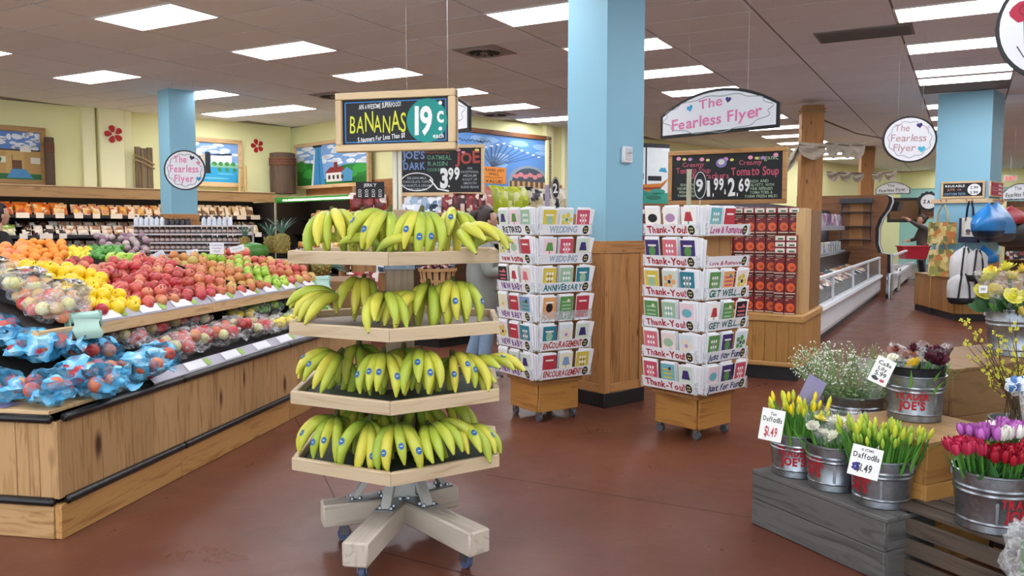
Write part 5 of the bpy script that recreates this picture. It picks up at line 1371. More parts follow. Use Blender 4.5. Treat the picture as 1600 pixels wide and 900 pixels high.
def head_mesh(c, s, yaw):
    """face sculpted on an ovoid: brow, nose, lips, chin; x forward before the turn"""
    mb = MB(); n, m = 28, 20; vs = []; fs = []
    for i in range(m + 1):
        th = pi * i / m
        for k in range(n):
            ph = 2 * pi * k / n; d = Vector((sin(th) * cos(ph), sin(th) * sin(ph), cos(th)))
            r = Vector((d.x * .098, d.y * .076, d.z * .118))
            if d.z < 0: r.x += .012 * -d.z * (1 if d.x > 0 else -1.2) ; r.y *= 1 + .28 * d.z
            f = max(0, d.x) ** 4
            g = lambda z0, w: math.exp(-((d.z - z0) / w) ** 2)
            gy_ = lambda w: math.exp(-(d.y / w) ** 2)
            r.x += f * (.026 * g(-.12, .12) * gy_(.16) + .008 * g(-.42, .06) * gy_(.3) + .010 * g(-.72, .12) * gy_(.3) + .006 * g(.22, .1) - .010 * g(.06, .07) * (math.exp(-((abs(d.y) - .36) / .14) ** 2)))
            vs.append(r)
    for i in range(m):
        for k in range(n): fs.append((i * n + k, (i + 1) * n + k, (i + 1) * n + (k + 1) % n, i * n + (k + 1) % n))
    q = Matrix.Rotation(yaw, 3, 'Z')
    mb.add([Vector(c) + (q @ v) * s for v in vs], fs); return mb
def merge(mesh_a, mb):
    bm = bmesh.new(); bm.from_mesh(mesh_a)
    vs = [bm.verts.new(v) for v in mb.v]
    for f in mb.f:
        try: q = bm.faces.new([vs[i] for i in f]); q.smooth = True
        except ValueError: pass
    bmesh.ops.recalc_face_normals(bm, faces=bm.faces)
    bm.to_mesh(mesh_a); bm.free()
def person(label, loc, rz, pose, s, jacket, trousers, shoe, hair, head, hem, long_sleeve_to=.03, headyaw=0.0):
    t = thing('person', label, 'person', loc, rz); t.scale = (s,) * 3
    rad, bones = pose
    me = skin_body(bones, rad)
    merge(me, head_mesh(head, 1.0, headyaw))
    for m in (jacket, trousers, SKIN): me.materials.append(m)
    hd_ = Vector(head); hands = [Vector(rad[k][0]) for k in rad if k.endswith('palm')]
    for p in me.polygons:
        c = p.center; k = 0
        if any((c - h).length < .125 and (c - h).length < .09 + .04 for h in hands) and any((c - h).length < .11 for h in hands): k = 2
        elif (c - hd_).length < .15 or (c.z > 1.335 and hypot(c.x, c.y) < .09): k = 2
        elif c.z < hem and abs(c.x) < .35: k = 1
        p.material_index = k; p.use_smooth = True
    obj('body', me, t)
    for nm in ('toeR', 'toeL'):
        a = Vector(rad['ank' + nm[-1]][0]); b = Vector(rad[nm][0]); d = (b - a); d.z = 0; d.normalize(); sd = Vector((-d.y, d.x, 0))
        mb = MB(); vs = []; sec = ((-.06, .03, .07), (-.03, .038, .085), (.04, .042, .075), (.11, .046, .05), (.17, .038, .035), (.2, .015, .02))
        n = 10
        for x, w, h in sec:
            for k in range(n):
                q = 2 * pi * k / n; vs.append(Vector((a.x, a.y, 0)) + d * x + sd * w * cos(q) + Vector((0, 0, .002 + h * .5 * (1 + sin(q)))))
        mb.add(vs, [(i * n + k, i * n + (k + 1) % n, (i + 1) * n + (k + 1) % n, (i + 1) * n + k) for i in range(len(sec) - 1) for k in range(n)] + [tuple(range(n - 1, -1, -1)), tuple((len(sec) - 1) * n + k for k in range(n))])
        so = mb.build('shoe', shoe, t)
        mb = MB(); mb.prism([tuple((Vector((a.x, a.y, 0)) + d * x + sd * w)[:2]) for x, w in ((-.07, -.035), (.05, -.046), (.15, -.044), (.205, 0), (.15, .044), (.05, .046), (-.07, .035))], 0, .018); mb.build('sole', M('#d9d6d0', .6), so, False)
    q = Matrix.Rotation(headyaw, 3, 'Z')
    hc = Vector(head)
    mb = MB(); n, m = 22, 14; vs = []; fs = []
    for i in range(m + 1):
        th = pi * i / m
        for k in range(n):
            ph = 2 * pi * k / n; d = Vector((sin(th) * cos(ph), sin(th) * sin(ph), cos(th)))
            cover = d.z > .45 or d.x < .25 - .25 * (d.z < 0)
            r = Vector((d.x * .110 - .012, d.y * .092, d.z * .128 + .012)) * (1 + .10 * noise.noise(d * 7 + Vector((9, 2, 1))))
            if not cover: r = Vector((d.x * .07, d.y * .06, d.z * .09))
            vs.append(hc + q @ r)
    for i in range(m):
        for k in range(n): fs.append((i * n + k, (i + 1) * n + k, (i + 1) * n + (k + 1) % n, i * n + (k + 1) % n))
    mb.add(vs, fs); hr = mb.build('hair', hair, t)
    mb = MB(); mb.blob(hc + q @ Vector((-.125, 0, .045)), (.045, .05, .045), 10, 8, .35, 5, 3); mb.build('bun', hair, hr)
    for sgn in (-1, 1):
        mb = MB(); mb.blob(hc + q @ Vector((-.005, sgn * .079, -.01)), (.02, .010, .032), 8, 6); mb.build('ear', SKIN, hr)
        mb = MB(); mb.blob(hc + q @ Vector((.083, sgn * .032, .012)), (.008, .013, .006), 8, 6); mb.build('eye', M('#2a201c', .2), hr)
    mb = MB(); mb.blob(hc + q @ Vector((.098, 0, -.056)), (.008, .022, .006), 8, 6); mb.build('mouth', M('#9c5a50', .5), hr)
    return t
HAIR = M('#2e1f18', .55, var=.4, scale=60)
# shopper in grey behind the banana stand: faces right, forearms raised towards the card rack
rad = {'pel': ((0, 0, .84), (.155, .125)), 'spi': ((0, 0, 1.0), (.165, .135)), 'che': ((.01, 0, 1.16), (.165, .125)), 'nek0': ((.01, 0, 1.27), (.085, .075)), 'nek': ((.025, 0, 1.34), .052), 'hea': ((.04, 0, 1.40), .06),
       'hipR': ((0, -.085, .76), .098), 'kneR': ((.03, -.10, .43), .073), 'ankR': ((-.03, -.11, .09), .058), 'toeR': ((.12, -.12, .05), .03),
       'hipL': ((0, .085, .76), .098), 'kneL': ((.02, .09, .43), .073), 'ankL': ((-.10, .10, .09), .058), 'toeL': ((.05, .11, .05), .03),
       'shoR': ((.0, -.15, 1.22), .075), 'elbR': ((-.03, -.25, .97), .066), 'wriR': ((.21, -.22, 1.01), .042), 'shoL': ((.0, .15, 1.22), .075), 'elbL': ((.06, .24, .98), .066), 'wriL': ((.28, .16, 1.04), .042)}
bones = [('pel', 'spi'), ('spi', 'che'), ('che', 'nek0'), ('nek0', 'nek'), ('nek', 'hea'), ('pel', 'hipR'), ('hipR', 'kneR'), ('kneR', 'ankR'), ('ankR', 'toeR'), ('pel', 'hipL'), ('hipL', 'kneL'), ('kneL', 'ankL'), ('ankL', 'toeL'), ('che', 'shoR'), ('shoR', 'elbR'), ('elbR', 'wriR'), ('che', 'shoL'), ('shoL', 'elbL'), ('elbL', 'wriL')]
hand(rad, bones, 'wriR', (.27, -.21, 1.03), (1, .1, .2), (0, -.6, .8), (0, .5, .85), .5, 'R'); hand(rad, bones, 'wriL', (.345, .14, 1.06), (1, -.2, .2), (0, .6, .8), (0, -.5, .85), .5, 'L')
pp = gz(752, 588)
HOOD = M('#8f938c', .85, var=.12, scale=14, bump=.2)
sp1 = person('shopper in a grey hooded jacket and light jeans reading cards behind the banana stand', (pp.x, pp.y, 0), radians(22), (rad, bones), 1.04, HOOD, M('#8aa3bd', .85, var=.15, scale=30), M('#4a4645', .6), HAIR, (.055, 0, 1.455), .66)
mb = MB(); vs = []; n = 20
for z, a, b in ((.64, .185, .168), (.70, .195, .175), (.80, .19, .168)):
    for k in range(n):
        q = 2 * pi * k / n; vs.append((a * cos(q) * .93, b * sin(q) * 1.02, z))
mb.add(vs, [(i * n + k, i * n + (k + 1) % n, (i + 1) * n + (k + 1) % n, (i + 1) * n + k) for i in range(2) for k in range(n)]); mb.build('jacket_hem', HOOD, sp1)
mb = MB(); mb.blob((-.10, 0, 1.255), (.085, .13, .075), 14, 9, .2, 3, 1); mb.build('hood', HOOD, sp1)
# ---------------------------------------------------------------- card racks
PCOL = {'RETIRED': '#1f1f24', 'new home': '#b32a2a', 'NEW BABY': '#7a3a8c', 'WEDDING': '#9db4c4', 'ANNIVERSARY': '#1d7a86', 'ENCOURAGEMENT': '#b5402e', 'Thank-You!': '#b01f2c', 'Love & Romance': '#c2418c', 'GET WELL...': '#1f6a66', 'Just for Fun': '#23406f'}
ARTC = ['#d8707c', '#6fb3bd', '#3f2f6f', '#d9c24a', '#9ec0a0', '#1c1c22', '#c94f66', '#7f9fc9', '#e3a66a', '#5a8f4c', '#b48ab5', '#e8d9c2', '#2c7f92', '#b83a48']
cw, chh = .122, .192
_c = MB(); _c.box(-cw / 2, cw / 2, -.0035, .0035, 0, chh, .0008); CARD = _c.mesh('card', M('#eeeef0', .5, var=.02))
def art(seed):
    rr = random.Random(seed); a, b, c = (rr.choice(ARTC) for _ in range(3)); k = rr.randrange(6); W, H_ = cw * .485, chh; pal = rr.choice(('#f4f2ea', '#e9d9d2', '#d6e4e6', '#e4e2c4', '#ead0d6', '#cfdccb'))
    if k == 0: L = [(a, [rc(-W, W, .02, H_ * .95)]), (b, [ell(0, H_ * .55, W * .5, W * .6, 14)]), ('#f2efe6', [rc(-W * .6, W * .6, H_ * .72, H_ * .78)])]
    elif k == 1: L = [(pal, [rc(-W, W, .01, H_ * .96)]), (a, [ell(W * .6 * cos(q * 1.256), H_ * .58 + W * .6 * sin(q * 1.256), W * .32, W * .32, 10) for q in range(5)]), (b, [ell(0, H_ * .58, W * .24, W * .24, 10)])]
    elif k == 2: L = [(a, [rc(-W, W, .01, H_ * .96)]), (b, [rc(-W * .7, W * .7, H_ * (.3 + .14 * i), H_ * (.36 + .14 * i)) for i in range(4)]), (c, [ell(W * .3, H_ * .8, W * .22, W * .22, 10)])]
    elif k == 3: L = [(pal, [rc(-W, W, .01, H_ * .96)]), (a, [[(-W * .6, H_ * .5), (W * .6, H_ * .5), (W * .35, H_ * .82), (-W * .35, H_ * .82)]]), (c, [rc(-W * .08, W * .08, H_ * .22, H_ * .5)])]
    elif k == 4: L = [(b, [rc(-W, W, .01, H_ * .96)]), ('#f2f2ec', [ell(-W * .4 + W * .4 * (i % 3), H_ * (.35 + .2 * (i // 3)), W * .15, W * .2, 8) for i in range(9)]), (a, [ell(-W * .2 + W * .4 * (i % 2), H_ * (.45 + .2 * (i // 2)), W * .1, W * .12, 8) for i in range(4)])]
    else: L = [(pal, [rc(-W, W, .01, H_ * .96)]), (a, [ell(0, H_ * .62, W * .7, W * .5, 16)]), (c, [[(-W * .5, H_ * .3), (W * .6, H_ * .36), (W * .5, H_ * .42), (-W * .55, H_ * .36)]])]
    mb = MB(); mats = []
    for i, (cc_, ps) in enumerate(L):
        mats.append(M(cc_, .45, var=.05)); mb.cur = i
        for p in ps: mb.poly(p, -.0042 - i * .0005)
    return mb.mesh('print', mats, False)
ARTS = [art(k) for k in range(40)]
RW = wood('#b08050', '#8d6034', 'x', .5, .8, knots=.06)
def rack(corner, deg, s, label, side_name, right, left, seed):
    rr = random.Random(seed)
    t = thing('card_rack', label, 'card rack', (corner[0], corner[1], 0), radians(90 - deg))
    c0 = .06
    mb = MB(); mb.box(c0, s - c0, c0, s - c0, .31, 1.55, .003); mb.build('core', wood('#b98a58', '#96683a', 'z', .5, .7, knots=.06), t)
    b0_, b1 = .06, s - .06
    for k in range(4):     # castered box: four boards and a lid
        mb = MB(); mb.box(b0_, b1, b0_ - .018, b0_, .075, .285, .003)
        o = mb.build('base_board', wood('#b5803f', '#93602c', 'x', .45, .8, knots=.13), t); m = Matrix.Translation((s / 2, s / 2, 0)) @ Matrix.Rotation(k * pi / 2, 4, 'Z') @ Matrix.Translation((-s / 2, -s / 2, 0)); o.matrix_local = m
    mb = MB(); mb.box(b0_ - .03, b1 + .03, b0_ - .03, b1 + .03, .286, .31, .003); mb.build('base_lid', RW, t)
    for x in (b0_ + .02, b1 - .02):
        for y in (b0_ + .02, b1 - .02):
            mb = MB(); mb.tube([(x - .012, y, .03), (x + .012, y, .03)], .03, 14); w_ = mb.build('caster_wheel', M('#55565a', .5), t)
            mb = MB(); mb.box(x - .02, x + .02, y - .015, y + .02, .045, .075, .003); mb.build('caster_fork', STEEL, w_)
    pitch = .212; z0 = .335
    fr = [((0, 0), 0.0, right, 'right-hand'), ((0, s), -pi / 2, left, 'left-hand'), ((s, 0), pi / 2, [''] * 6, None), ((s, s), pi, [''] * 6, None)]
    W0 = bpy.data.objects.new('m', None)
    base = Matrix.Translation((corner[0], corner[1], 0)) @ Matrix.Rotation(radians(90 - deg), 4, 'Z')
    for (fo, fr_, words, fname) in fr:
        fm = Matrix.Translation((fo[0], fo[1], 0)) @ Matrix.Rotation(fr_, 4, 'Z')
        for k in range(6):
            z = z0 + (5 - k) * pitch; wd = words[k] if fname else ''
            mb = MB(); mb.box(.008, s - .008, -.005, c0, z - .012, z - .004, .001); o = mb.build('tier_shelf', RW, t); o.matrix_local = fm
            if not fname: continue
            empty_pocket = (wd == '-')
            mb = MB(); tl = .02
            mb.add([(.012, -.03, z), (s - .012, -.03, z), (s - .012, -.03 - tl, z + .075), (.012, -.03 - tl, z + .075), (.012, -.026, z), (s - .012, -.026, z), (s - .012, -.026 - tl, z + .075), (.012, -.026 - tl, z + .075)], [(0, 1, 2, 3), (7, 6, 5, 4), (3, 2, 6, 7), (0, 4, 5, 1), (1, 5, 6, 2), (0, 3, 7, 4)])
            if wd: 
                so = mb.build('pocket_strip', M('#efeff2', .35, var=.02), t, False); so.matrix_local = fm
            else:
                so = mb.build('pocket_strip', film('#eef4f6', .92), t, False); so.matrix_local = fm
            
            for xs in (.006, s - .011): mb = MB(); mb.box(xs, xs + .005, -.05, c0, z - .004, z + .08); o = mb.build('pocket_side', film('#eef4f6', .9), t, False); o.matrix_local = fm
            tw_ = MB(); word = wd if wd != '-' else 'Love & Romance'
            if wd and (wd != '-' or True):
                hcap = .045 if wd != '-' else .025
                text(tw_, word, s * .44, .016, hcap, min(s * .74, .030 * len(word) + .04), 0, .035, .10, .06, k)
                tw_.v = [(x, -.0308 - tl * zz / .075, z + zz) for x, y, zz in tw_.v]
                tw_.build('lettering', M(PCOL.get(wd, '#b23a6a'), .5), so, False)
                bd = MB(); bd.cur = 0; pts = [(s - .06 + .028 * cos(q * pi / 8), .036 + .032 * sin(q * pi / 8)) for q in range(16)]
                bd.add([(x, -.0309 - tl * zz / .075, z + zz) for x, zz in pts], [tuple(range(16))]); bd.cur = 1
                pts = [(s - .06 + .008 * i + .006 * cos(q * pi / 4), .036 + .01 * j + .006 * sin(q * pi / 4)) for i, j in ((-1, 1), (1, 1), (-1, -1), (1, -1)) for q in range(8)]
                for g in range(4): bd.add([(x, -.0313 - tl * zz / .075, z + zz) for x, zz in pts[g * 8:g * 8 + 8]], [tuple(range(8))])
                bd.build('round_badge', [M('#1c1c1e', .5), M('#e6e29a', .5)], so, False)
            if empty_pocket: continue
            n = 3
            for i in range(n):
                if fname == 'right-hand' and wd == 'Love & Romance' and i == 2: continue
                x = .085 + i * (s - .17) / (n - 1)
                lab = '%s stack in the %s %s pocket of the %s card rack' % (('left', 'middle', 'right')[i] + ' card', ORD[k], fname, side_name)
                cs_ = thing('greeting_cards', lab, 'greeting cards', (0, 0, 0), 0, 'greeting card stacks')
                cs_.matrix_world = base @ fm @ Matrix.Translation((x, -.024, z)) @ Matrix.Rotation(.12, 4, 'X')
                fc = obj('card', CARD, cs_, (0, 0, 0)); obj('print', ARTS[rr.randrange(40)], fc)
                for d in range(1, 4):
                    obj('card', CARD, cs_, (rr.uniform(-.006, .010) + (.012 * d if i == 2 else (-.010 * d if i == 0 else 0)), .010 * d, rr.uniform(0, .012)), (0, rr.uniform(-.03, .03) + (.05 * d if i == 2 else 0), 0))
    bpy.data.objects.remove(W0)
    return t
rc1 = gz(838, 661); rc2 = gz(1092, 686)
rack((gz(838, 664).x, gz(838, 664).y), 57, .475, 'square wooden card rack on casters left of the tall blue column', 'left', ['WEDDING', 'WEDDING', 'ANNIVERSARY', '', 'ENCOURAGEMENT', 'ENCOURAGEMENT'], ['RETIRED', 'new home', 'NEW BABY', 'NEW BABY', 'NEW BABY', 'NEW BABY'], 5)
rack((gz(1092, 694).x, gz(1092, 694).y), 50, .475, 'square wooden card rack on casters right of the tall blue column', 'right', ['Love & Romance', '-', 'GET WELL...', 'GET WELL...', 'Just for Fun', 'Just for Fun'], ['Thank-You!'] * 6, 9)

# ---------------------------------------------------------------- soup display
SC = gz(1250, 597); SR = -GA
def aw(x, y, z=0.0): p = SC + B * x + A * y; return (p.x, p.y, z)     # x: along the front (right positive), y: away
sd = thing('soup_display', 'plank-fronted wooden bin stacked with red soup cartons beside the freezer', 'display unit', SC, SR)
SWD = wood('#b0803f', '#8f5f2b', 'z', .5, .7, knots=.09); SWX = wood('#b98d50', '#9a6c34', 'x', .5, .7)
SL, SDp = 2.0, 1.15
mb = MB(); mb.box(-SL, -.03, .03, SDp, 0, .13); mb.build('plinth', BLK, sd, False)
mb = MB(); mb.box(-SL, -.02, .02, SDp, .13, .56); mb.build('carcass', M('#5a3d22', .7), sd, False)
mb = MB(); mb.box(-SL - .01, .015, -.015, SDp, .13, .175, .008); mb.build('lower_trim', SWX, sd)
mb = MB(); mb.box(-SL - .01, .02, -.02, SDp, .555, .625, .01); mb.build('upper_ledge', SWX, sd)
for k in range(18): mb = MB(); mb.box(-.111 * (k + 1) + .001, -.111 * k - .001, -.004 - .002 * (k % 2), .02, .176, .554, .002); mb.build('plank', SWD, sd)
for k in range(10): mb = MB(); mb.box(-.02, .004, .115 * k + .001, .115 * (k + 1) - .001, .176, .554, .002); mb.build('plank', SWD, sd)
mb = MB(); mb.box(-SL, -.02, .55, SDp, .626, 1.62); mb.build('core_shelf', wood('#8a6238', '#6a4826', 'x'), sd, False)
mb = MB(); mb.box(-.10, -.02, .16, .52, .626, 1.63, .004); mb.build('end_post', wood('#cfa873', '#b48a54', 'z', .5, .7), sd)
CWd, CHt, CDp = .100, .19, .06
cm_ = MB(); cm_.box(-CWd / 2, CWd / 2, 0, CDp, 0, CHt, .002); CART = cm_.mesh('carton', M('#7a191d', .35, rnd=.12))
mb = MB(); mats = []
for i, (c, fs) in enumerate((('#3d1013', [rc(-.046, .046, .155, .186)]), ('#d8b9a0', [rc(-.035, .035, .166, .174), rc(-.03, .02, .150, .154), rc(-.04, -.012, .132, .138)]), ('#5a1216', [ell(.004, .062, .045, .049, 20)]), ('#e2622f', [ell(.006, .064, .039, .042, 20)]), ('#b8431f', [ell(.012, .060, .018, .016, 14)]), ('#ecd9c0', [rc(-.046, .046, .004, .012)]))):
    mats.append(M(c, .35, var=.05)); mb.cur = i
    for f in fs: mb.poly(f, -.0006 - i * .0003)
CPR = mb.mesh('print', mats, False)
for r in range(5):
    for k in range(18):
        x = -.07 - CWd / 2 - k * .104
        fwd = k < 2
        if fwd and r > 2: y = .20
        else: y = .05 if fwd else .17
        if r == 4 and k % 7 == 6: continue
        if fwd and r == 3: continue
        o = obj('soup_carton', CART, None, aw(x + R.uniform(-.002, .002), y + R.uniform(0, .008), .627 + r * (CHt + .001)), (0, 0, SR + R.uniform(-.02, .02)))
        tag(o, 'red tomato soup carton, column %d from the right, %s row from below' % (k + 1, ORD[r]), 'carton', 'red soup cartons'); obj('print', CPR, o)
sp_ = MB(); sp_.box(-.05, .05, 0, .06, 0, .058, .002); SMB = sp_.mesh('box', M('#8c2226', .35, rnd=.1)); sq = MB(); sq.cur = 0; sq.rect(-.044, .044, .008, .05, -.0005); sq.cur = 1; sq.rect(-.02, .03, .014, .03, -.0009); SMP = sq.mesh('print', [M('#e6e0d2', .4), M('#3d6a3a', .4)], False)
for k in range(2):
    for r in range(3):
        o = obj('cracker_box', SMB, None, aw(-.12 - k * .104, .06, .627 + 3 * .191 + r * .059), (0, 0, SR)); tag(o, 'small white-labelled red box, %s in the %s pile at the right of the soup cartons' % (ORD[r], ('right', 'left')[k]), 'box', 'small red boxes'); obj('print', SMP, o)
for k in range(18):
    o = obj('cracker_box', SMB, None, aw(-.12 - k * .104, .12 if k > 1 else .16, .627 + 5 * .191 - (0 if k > 1 else 0)), (0, 0, SR)); tag(o, 'small red box on top of the soup cartons, number %d from the right' % (k + 1), 'box', 'small red boxes on top'); obj('print', SMP, o)

# chalkboard above the soup
def soup(w, h):
    rd, wh, gr = '#c2566c', '#f0f0ee', '#9fb59a'
    T = lambda s, x, z, hh, ww, b=.02, j=.08, sh=.0, se=1: (lambda m, y: text(m, s, x * w, z * h, hh * h, ww * w, y, b, j, .06, se, 0, 'c', sh))
    return [('#141518', [rc(0, w, 0, h)]), (rd, [T('Creamy', .2, .74, .10, .2, .01), T('Tomato Soup', .2, .60, .13, .32, .01), T('& Crackers', .36, .47, .13, .34, .01), T('Creamy', .72, .74, .11, .2, .01), T('Tomato Soup', .76, .52, .18, .42, .02)]),
            (gr, [T('organic', .87, .84, .10, .18, .01), T('SEASONED', .16, .32, .055, .16), T('CREAMY TOMATO', .15, .24, .055, .2), T('BREAD WITH', .15, .16, .055, .16), T('FARMHOUSE', .15, .08, .055, .18), T('RICH AND', .8, .36, .06, .16), T('VELVETY, WITH', .82, .28, .06, .22), T('VINE RIPENED', .82, .20, .06, .2), T('TOMATOES &', .82, .12, .06, .2), T('FARM FRESH MILK!', .82, .04, .06, .28)]),
            (wh, [T('1', .35, .08, .36, .03, .03), T('99', .44, .22, .26, .09, .03, .05), T('2', .56, .08, .4, .07, .03), T('69', .67, .18, .28, .1, .03, .05), T('&', .50, .12, .12, .02), T('.', .39, .08, .3, .012, .05), T('.', .61, .08, .3, .012, .05)]),
            ('#e59ab8', [ell((.06 + .11 * k) * w, (.93 - .05 * sin(k * pi / 8)) * h, .022 * w, .042 * h, 12) for k in range(0, 9, 2)]), ('#e2d673', [ell((.115 + .22 * k) * w, (.91 - .05 * sin(k * pi / 4)) * h, .018 * w, .03 * h, 12) for k in range(4)]), ('#b58ac9', [ell((.17 + .11 * k) * w, (.905 - .04 * sin(k * pi / 8)) * h, .02 * w, .036 * h, 12) for k in range(0, 8, 3)]),
            ('#8a7ab0', [ell(.46 * w, .8 * h, .05 * w, .1 * h, 16)]), ('#d8d8d4', [ell(.46 * w, .82 * h, .03 * w, .06 * h, 12)])]
QP = Plane(*aw(-1.0, .62)[:2], -29)
framed('soup_chalkboard', 'large wood-framed chalkboard priced 1.99 and 2.69 above the soup cartons', 'chalkboard', QP, 1045, 1231, 233, 319, 0, .045, wood('#b98a55', '#96683a', 'x', .5, .6), soup, '#141518', .04)
lolli(radians(-20), 1094, 267, 312, 7.6, .062, .135, 'dark oval price flag standing before the soup chalkboard', '9', .40); 
p = gy(1076, 325, 7.7); mb = MB(); mb.box(-.022, .022, -.003, .003, 0, .36, .001); o = mb.build('price_stick', M('#c9c6a8', .5)); o.location = p; tag(o, 'upright pale stick sign beside the dark oval price flag', 'shelf flag')

# ---------------------------------------------------------------- hanging signs
def heart(x, z, s, rot=0.0):
    pts = []
    for i in range(20):
        q = 2 * pi * i / 20; X = 16 * sin(q) ** 3; Z_ = 13 * cos(q) - 5 * cos(2 * q) - 2 * cos(3 * q) - cos(4 * q)
        pts.append((x + s / 17 * (X * cos(rot) - Z_ * sin(rot)), z + s / 17 * (X * sin(rot) + Z_ * cos(rot))))
    return pts
PINK, GREYL = '#e27fae', '#9aa3a8'
def cloudline(m, cx, cz, rx, rz, w, y, n=9, amp=.10):
    stroke(m, [(cx + (rx * (1 + amp * sin(n * q))) * cos(q), cz + (rz * (1 + amp * sin(n * q))) * sin(q)) for q in [2 * pi * i / 72 for i in range(73)]], w, y)
def wires(t, xs, z0, top):
    for x in xs:
        mb = MB(); mb.tube([(x, 0, z0), (x, 0, top)], .0012, 4); mb.build('wire', M('#b9b9b9', .5), t)
def arch_sign(pL, pR, zb, side, rise, label, simple=False):
    d = pR - pL; w = d.length; r = atan2(d.y, d.x)
    t = thing('hanging_sign', label, 'hanging sign', (pL.x, pL.y, zb), r)
    out = [(0, 0), (w, 0), (w, side)] + [(w - w * i / 16, side + rise * (1 - (2 * i / 16 - 1) ** 2)) for i in range(1, 16)] + [(0, side)]
    mb = MB(); mb.slab(out, -.012, .012); mb.build('board', M('#121214', .5), t, False)
    e = .028 if not simple else .02
    inn = [(e, e), (w - e, e), (w - e, side - e * .3)] + [(w - e - (w - 2 * e) * i / 16, side - e * .3 + (rise - e * .6) * (1 - (2 * i / 16 - 1) ** 2)) for i in range(1, 16)] + [(e, side - e * .3)]
    y = -.0125
    mb = MB(); mb.poly(inn, y); mb.build('white_face', M('#e9eaee', .45, var=.02), t, False)
    h = side + rise
    L = [(GREYL, [lambda m, yy: cloudline(m, w * .49, h * .44, w * .45, h * .40, .008, yy, 12, .05)]),
         (PINK if not simple else '#6a5f58', [lambda m, yy: text(m, 'The', w * .45, h * .60, h * .22, w * .2, yy, .015, .06, .06, 1, .08), lambda m, yy: text(m, 'Fearless Flyer', w * .49, h * .22, h * .25, w * .76, yy, .02, .07, .06, 2, .05)])]
    if not simple: L += [('#3aa0d8', [heart(w * .27, h * .64, h * .09, .3)]), ('#3b2a78', [heart(w * .60, h * .72, h * .08, -.2)])]
    paint(t, L, y - .0006, 'lettering')
    wires(t, (w * .25, w * .75) if not simple else (w * .3, w * .7), side + rise * .7, CEIL - zb)
    return t
pR = gy(1218, 203, 7.0); pL = gy(1033, 220, 7.93)
arch_sign(pL, pR, 2.29, .21, .19, 'arched white sign with pink lettering hanging above the soup chalkboard')
pR = gy(735, 207, 7.0); pL = pR + (gy(1033, 220, 7.93) - gy(1218, 203, 7.0)); pL.z = pR.z
arch_sign(pL, pR, 2.26, .21, .19, 'arched white sign mostly hidden behind the banana price sign')
def round_sign(px, py, rpx, rpz, Y, rz, label, big=True, hearts=1, pink=True):
    c = gy(px, py, Y); rx = rpx * Y / F; rz_ = rpz * Y / F
    t = thing('hanging_sign', label, 'hanging sign', (c.x, c.y, c.z), rz)
    mb = MB(); mb.slab(ell(0, 0, rx, rz_, 40), -.012, .012); mb.build('board', M('#121214', .5), t, False)
    mb = MB(); mb.disc(0, 0, rx * .93, rz_ * .93, -.0125, 40); mb.build('white_face', M('#e9eaee', .45, var=.02), t, False)
    return t, rx, rz_
t, rx, rz_ = round_sign(289, 266, 31, 31, 12.2, radians(8), 'round white sign with pink lettering hanging before the left blue column')
paint(t, [(GREYL, [lambda m, y: cloudline(m, 0, 0, rx * .80, rz_ * .78, .012, y, 11, .05)]), (PINK, [lambda m, y: text(m, 'The', -rx * .2, rz_ * .38, rz_ * .34, rx * .6, y, .02, .06), lambda m, y: text(m, 'Fearless', -rx * .02, -rz_ * .1, rz_ * .36, rx * 1.36, y, .02, .06), lambda m, y: text(m, 'Flyer', -rx * .05, -rz_ * .58, rz_ * .36, rx * .9, y, .02, .06)]), ('#2c2342', [heart(rx * .36, rz_ * .62, rx * .13, -.2)]), ('#e08aa0', [heart(rx * .66, rz_ * .36, rx * .11)]), ('#2f8fc0', [heart(rx * .66, -rz_ * .42, rx * .13)])], -.0131, 'lettering')
wires(t, (-rx * .5, rx * .5), rz_ * .85, CEIL - t.location.z)
t, rx, rz_ = round_sign(1421, 218, 40, 35.5, 9.6, radians(-8), 'oval white sign with grey-pink lettering hanging over the freezer aisle')
paint(t, [('#a9b4ba', [lambda m, y: cloudline(m, 0, 0, rx * .78, rz_ * .76, .010, y, 11, .05)]), ('#b78f92', [lambda m, y: text(m, 'The', -rx * .3, rz_ * .36, rz_ * .30, rx * .55, y, .005, .05, .06, 1, 0, 'c', .1), lambda m, y: text(m, 'Fearless', -rx * .05, -rz_ * .08, rz_ * .32, rx * 1.3, y, .005, .05, .06, 1, 0, 'c', .1), lambda m, y: text(m, 'Flyer', -rx * .2, -rz_ * .5, rz_ * .32, rx * .8, y, .005, .05, .06, 1, 0, 'c', .1)]), ('#3a2a6e', [heart(rx * .34, rz_ * .6, rx * .12, .2)]), ('#49b9d6', [heart(rx * .44, -rz_ * .42, rx * .15)]), ('#d9c9d2', [heart(rx * .62, rz_ * .5, rx * .1)])], -.0131, 'lettering')
wires(t, (-rx * .45, rx * .45), rz_ * .85, CEIL - t.location.z)
t, rx, rz_ = round_sign(1648, 38, 79, 84, 5.0, radians(-25), 'large round white sign with a painted red rose cut by the right edge')
paint(t, [('#2f8a6a', [lambda m, y: stroke(m, [(-rx * .5, rz_ * .1), (-rx * .47, -rz_ * .35)], rx * .06, y), ell(-rx * .36, -rz_ * .1, rx * .1, rz_ * .05)]), ('#b3203f', [ell(-rx * .52, rz_ * .28, rx * .24, rz_ * .2, 16, .12, 4)]), ('#8c1430', [lambda m, y: ring2(m, -rx * .5, rz_ * .3, rx * .1, rz_ * .09, .01, y)]), ('#26262a', [lambda m, y: stroke(m, [(-rx * .62, -rz_ * .35), (-rx * .5, -rz_ * .55), (-rx * .2, -rz_ * .62)], rx * .02, y)])], -.0131, 'artwork')
wires(t, (-rx * .4, rx * .4), rz_ * .85, CEIL - t.location.z)

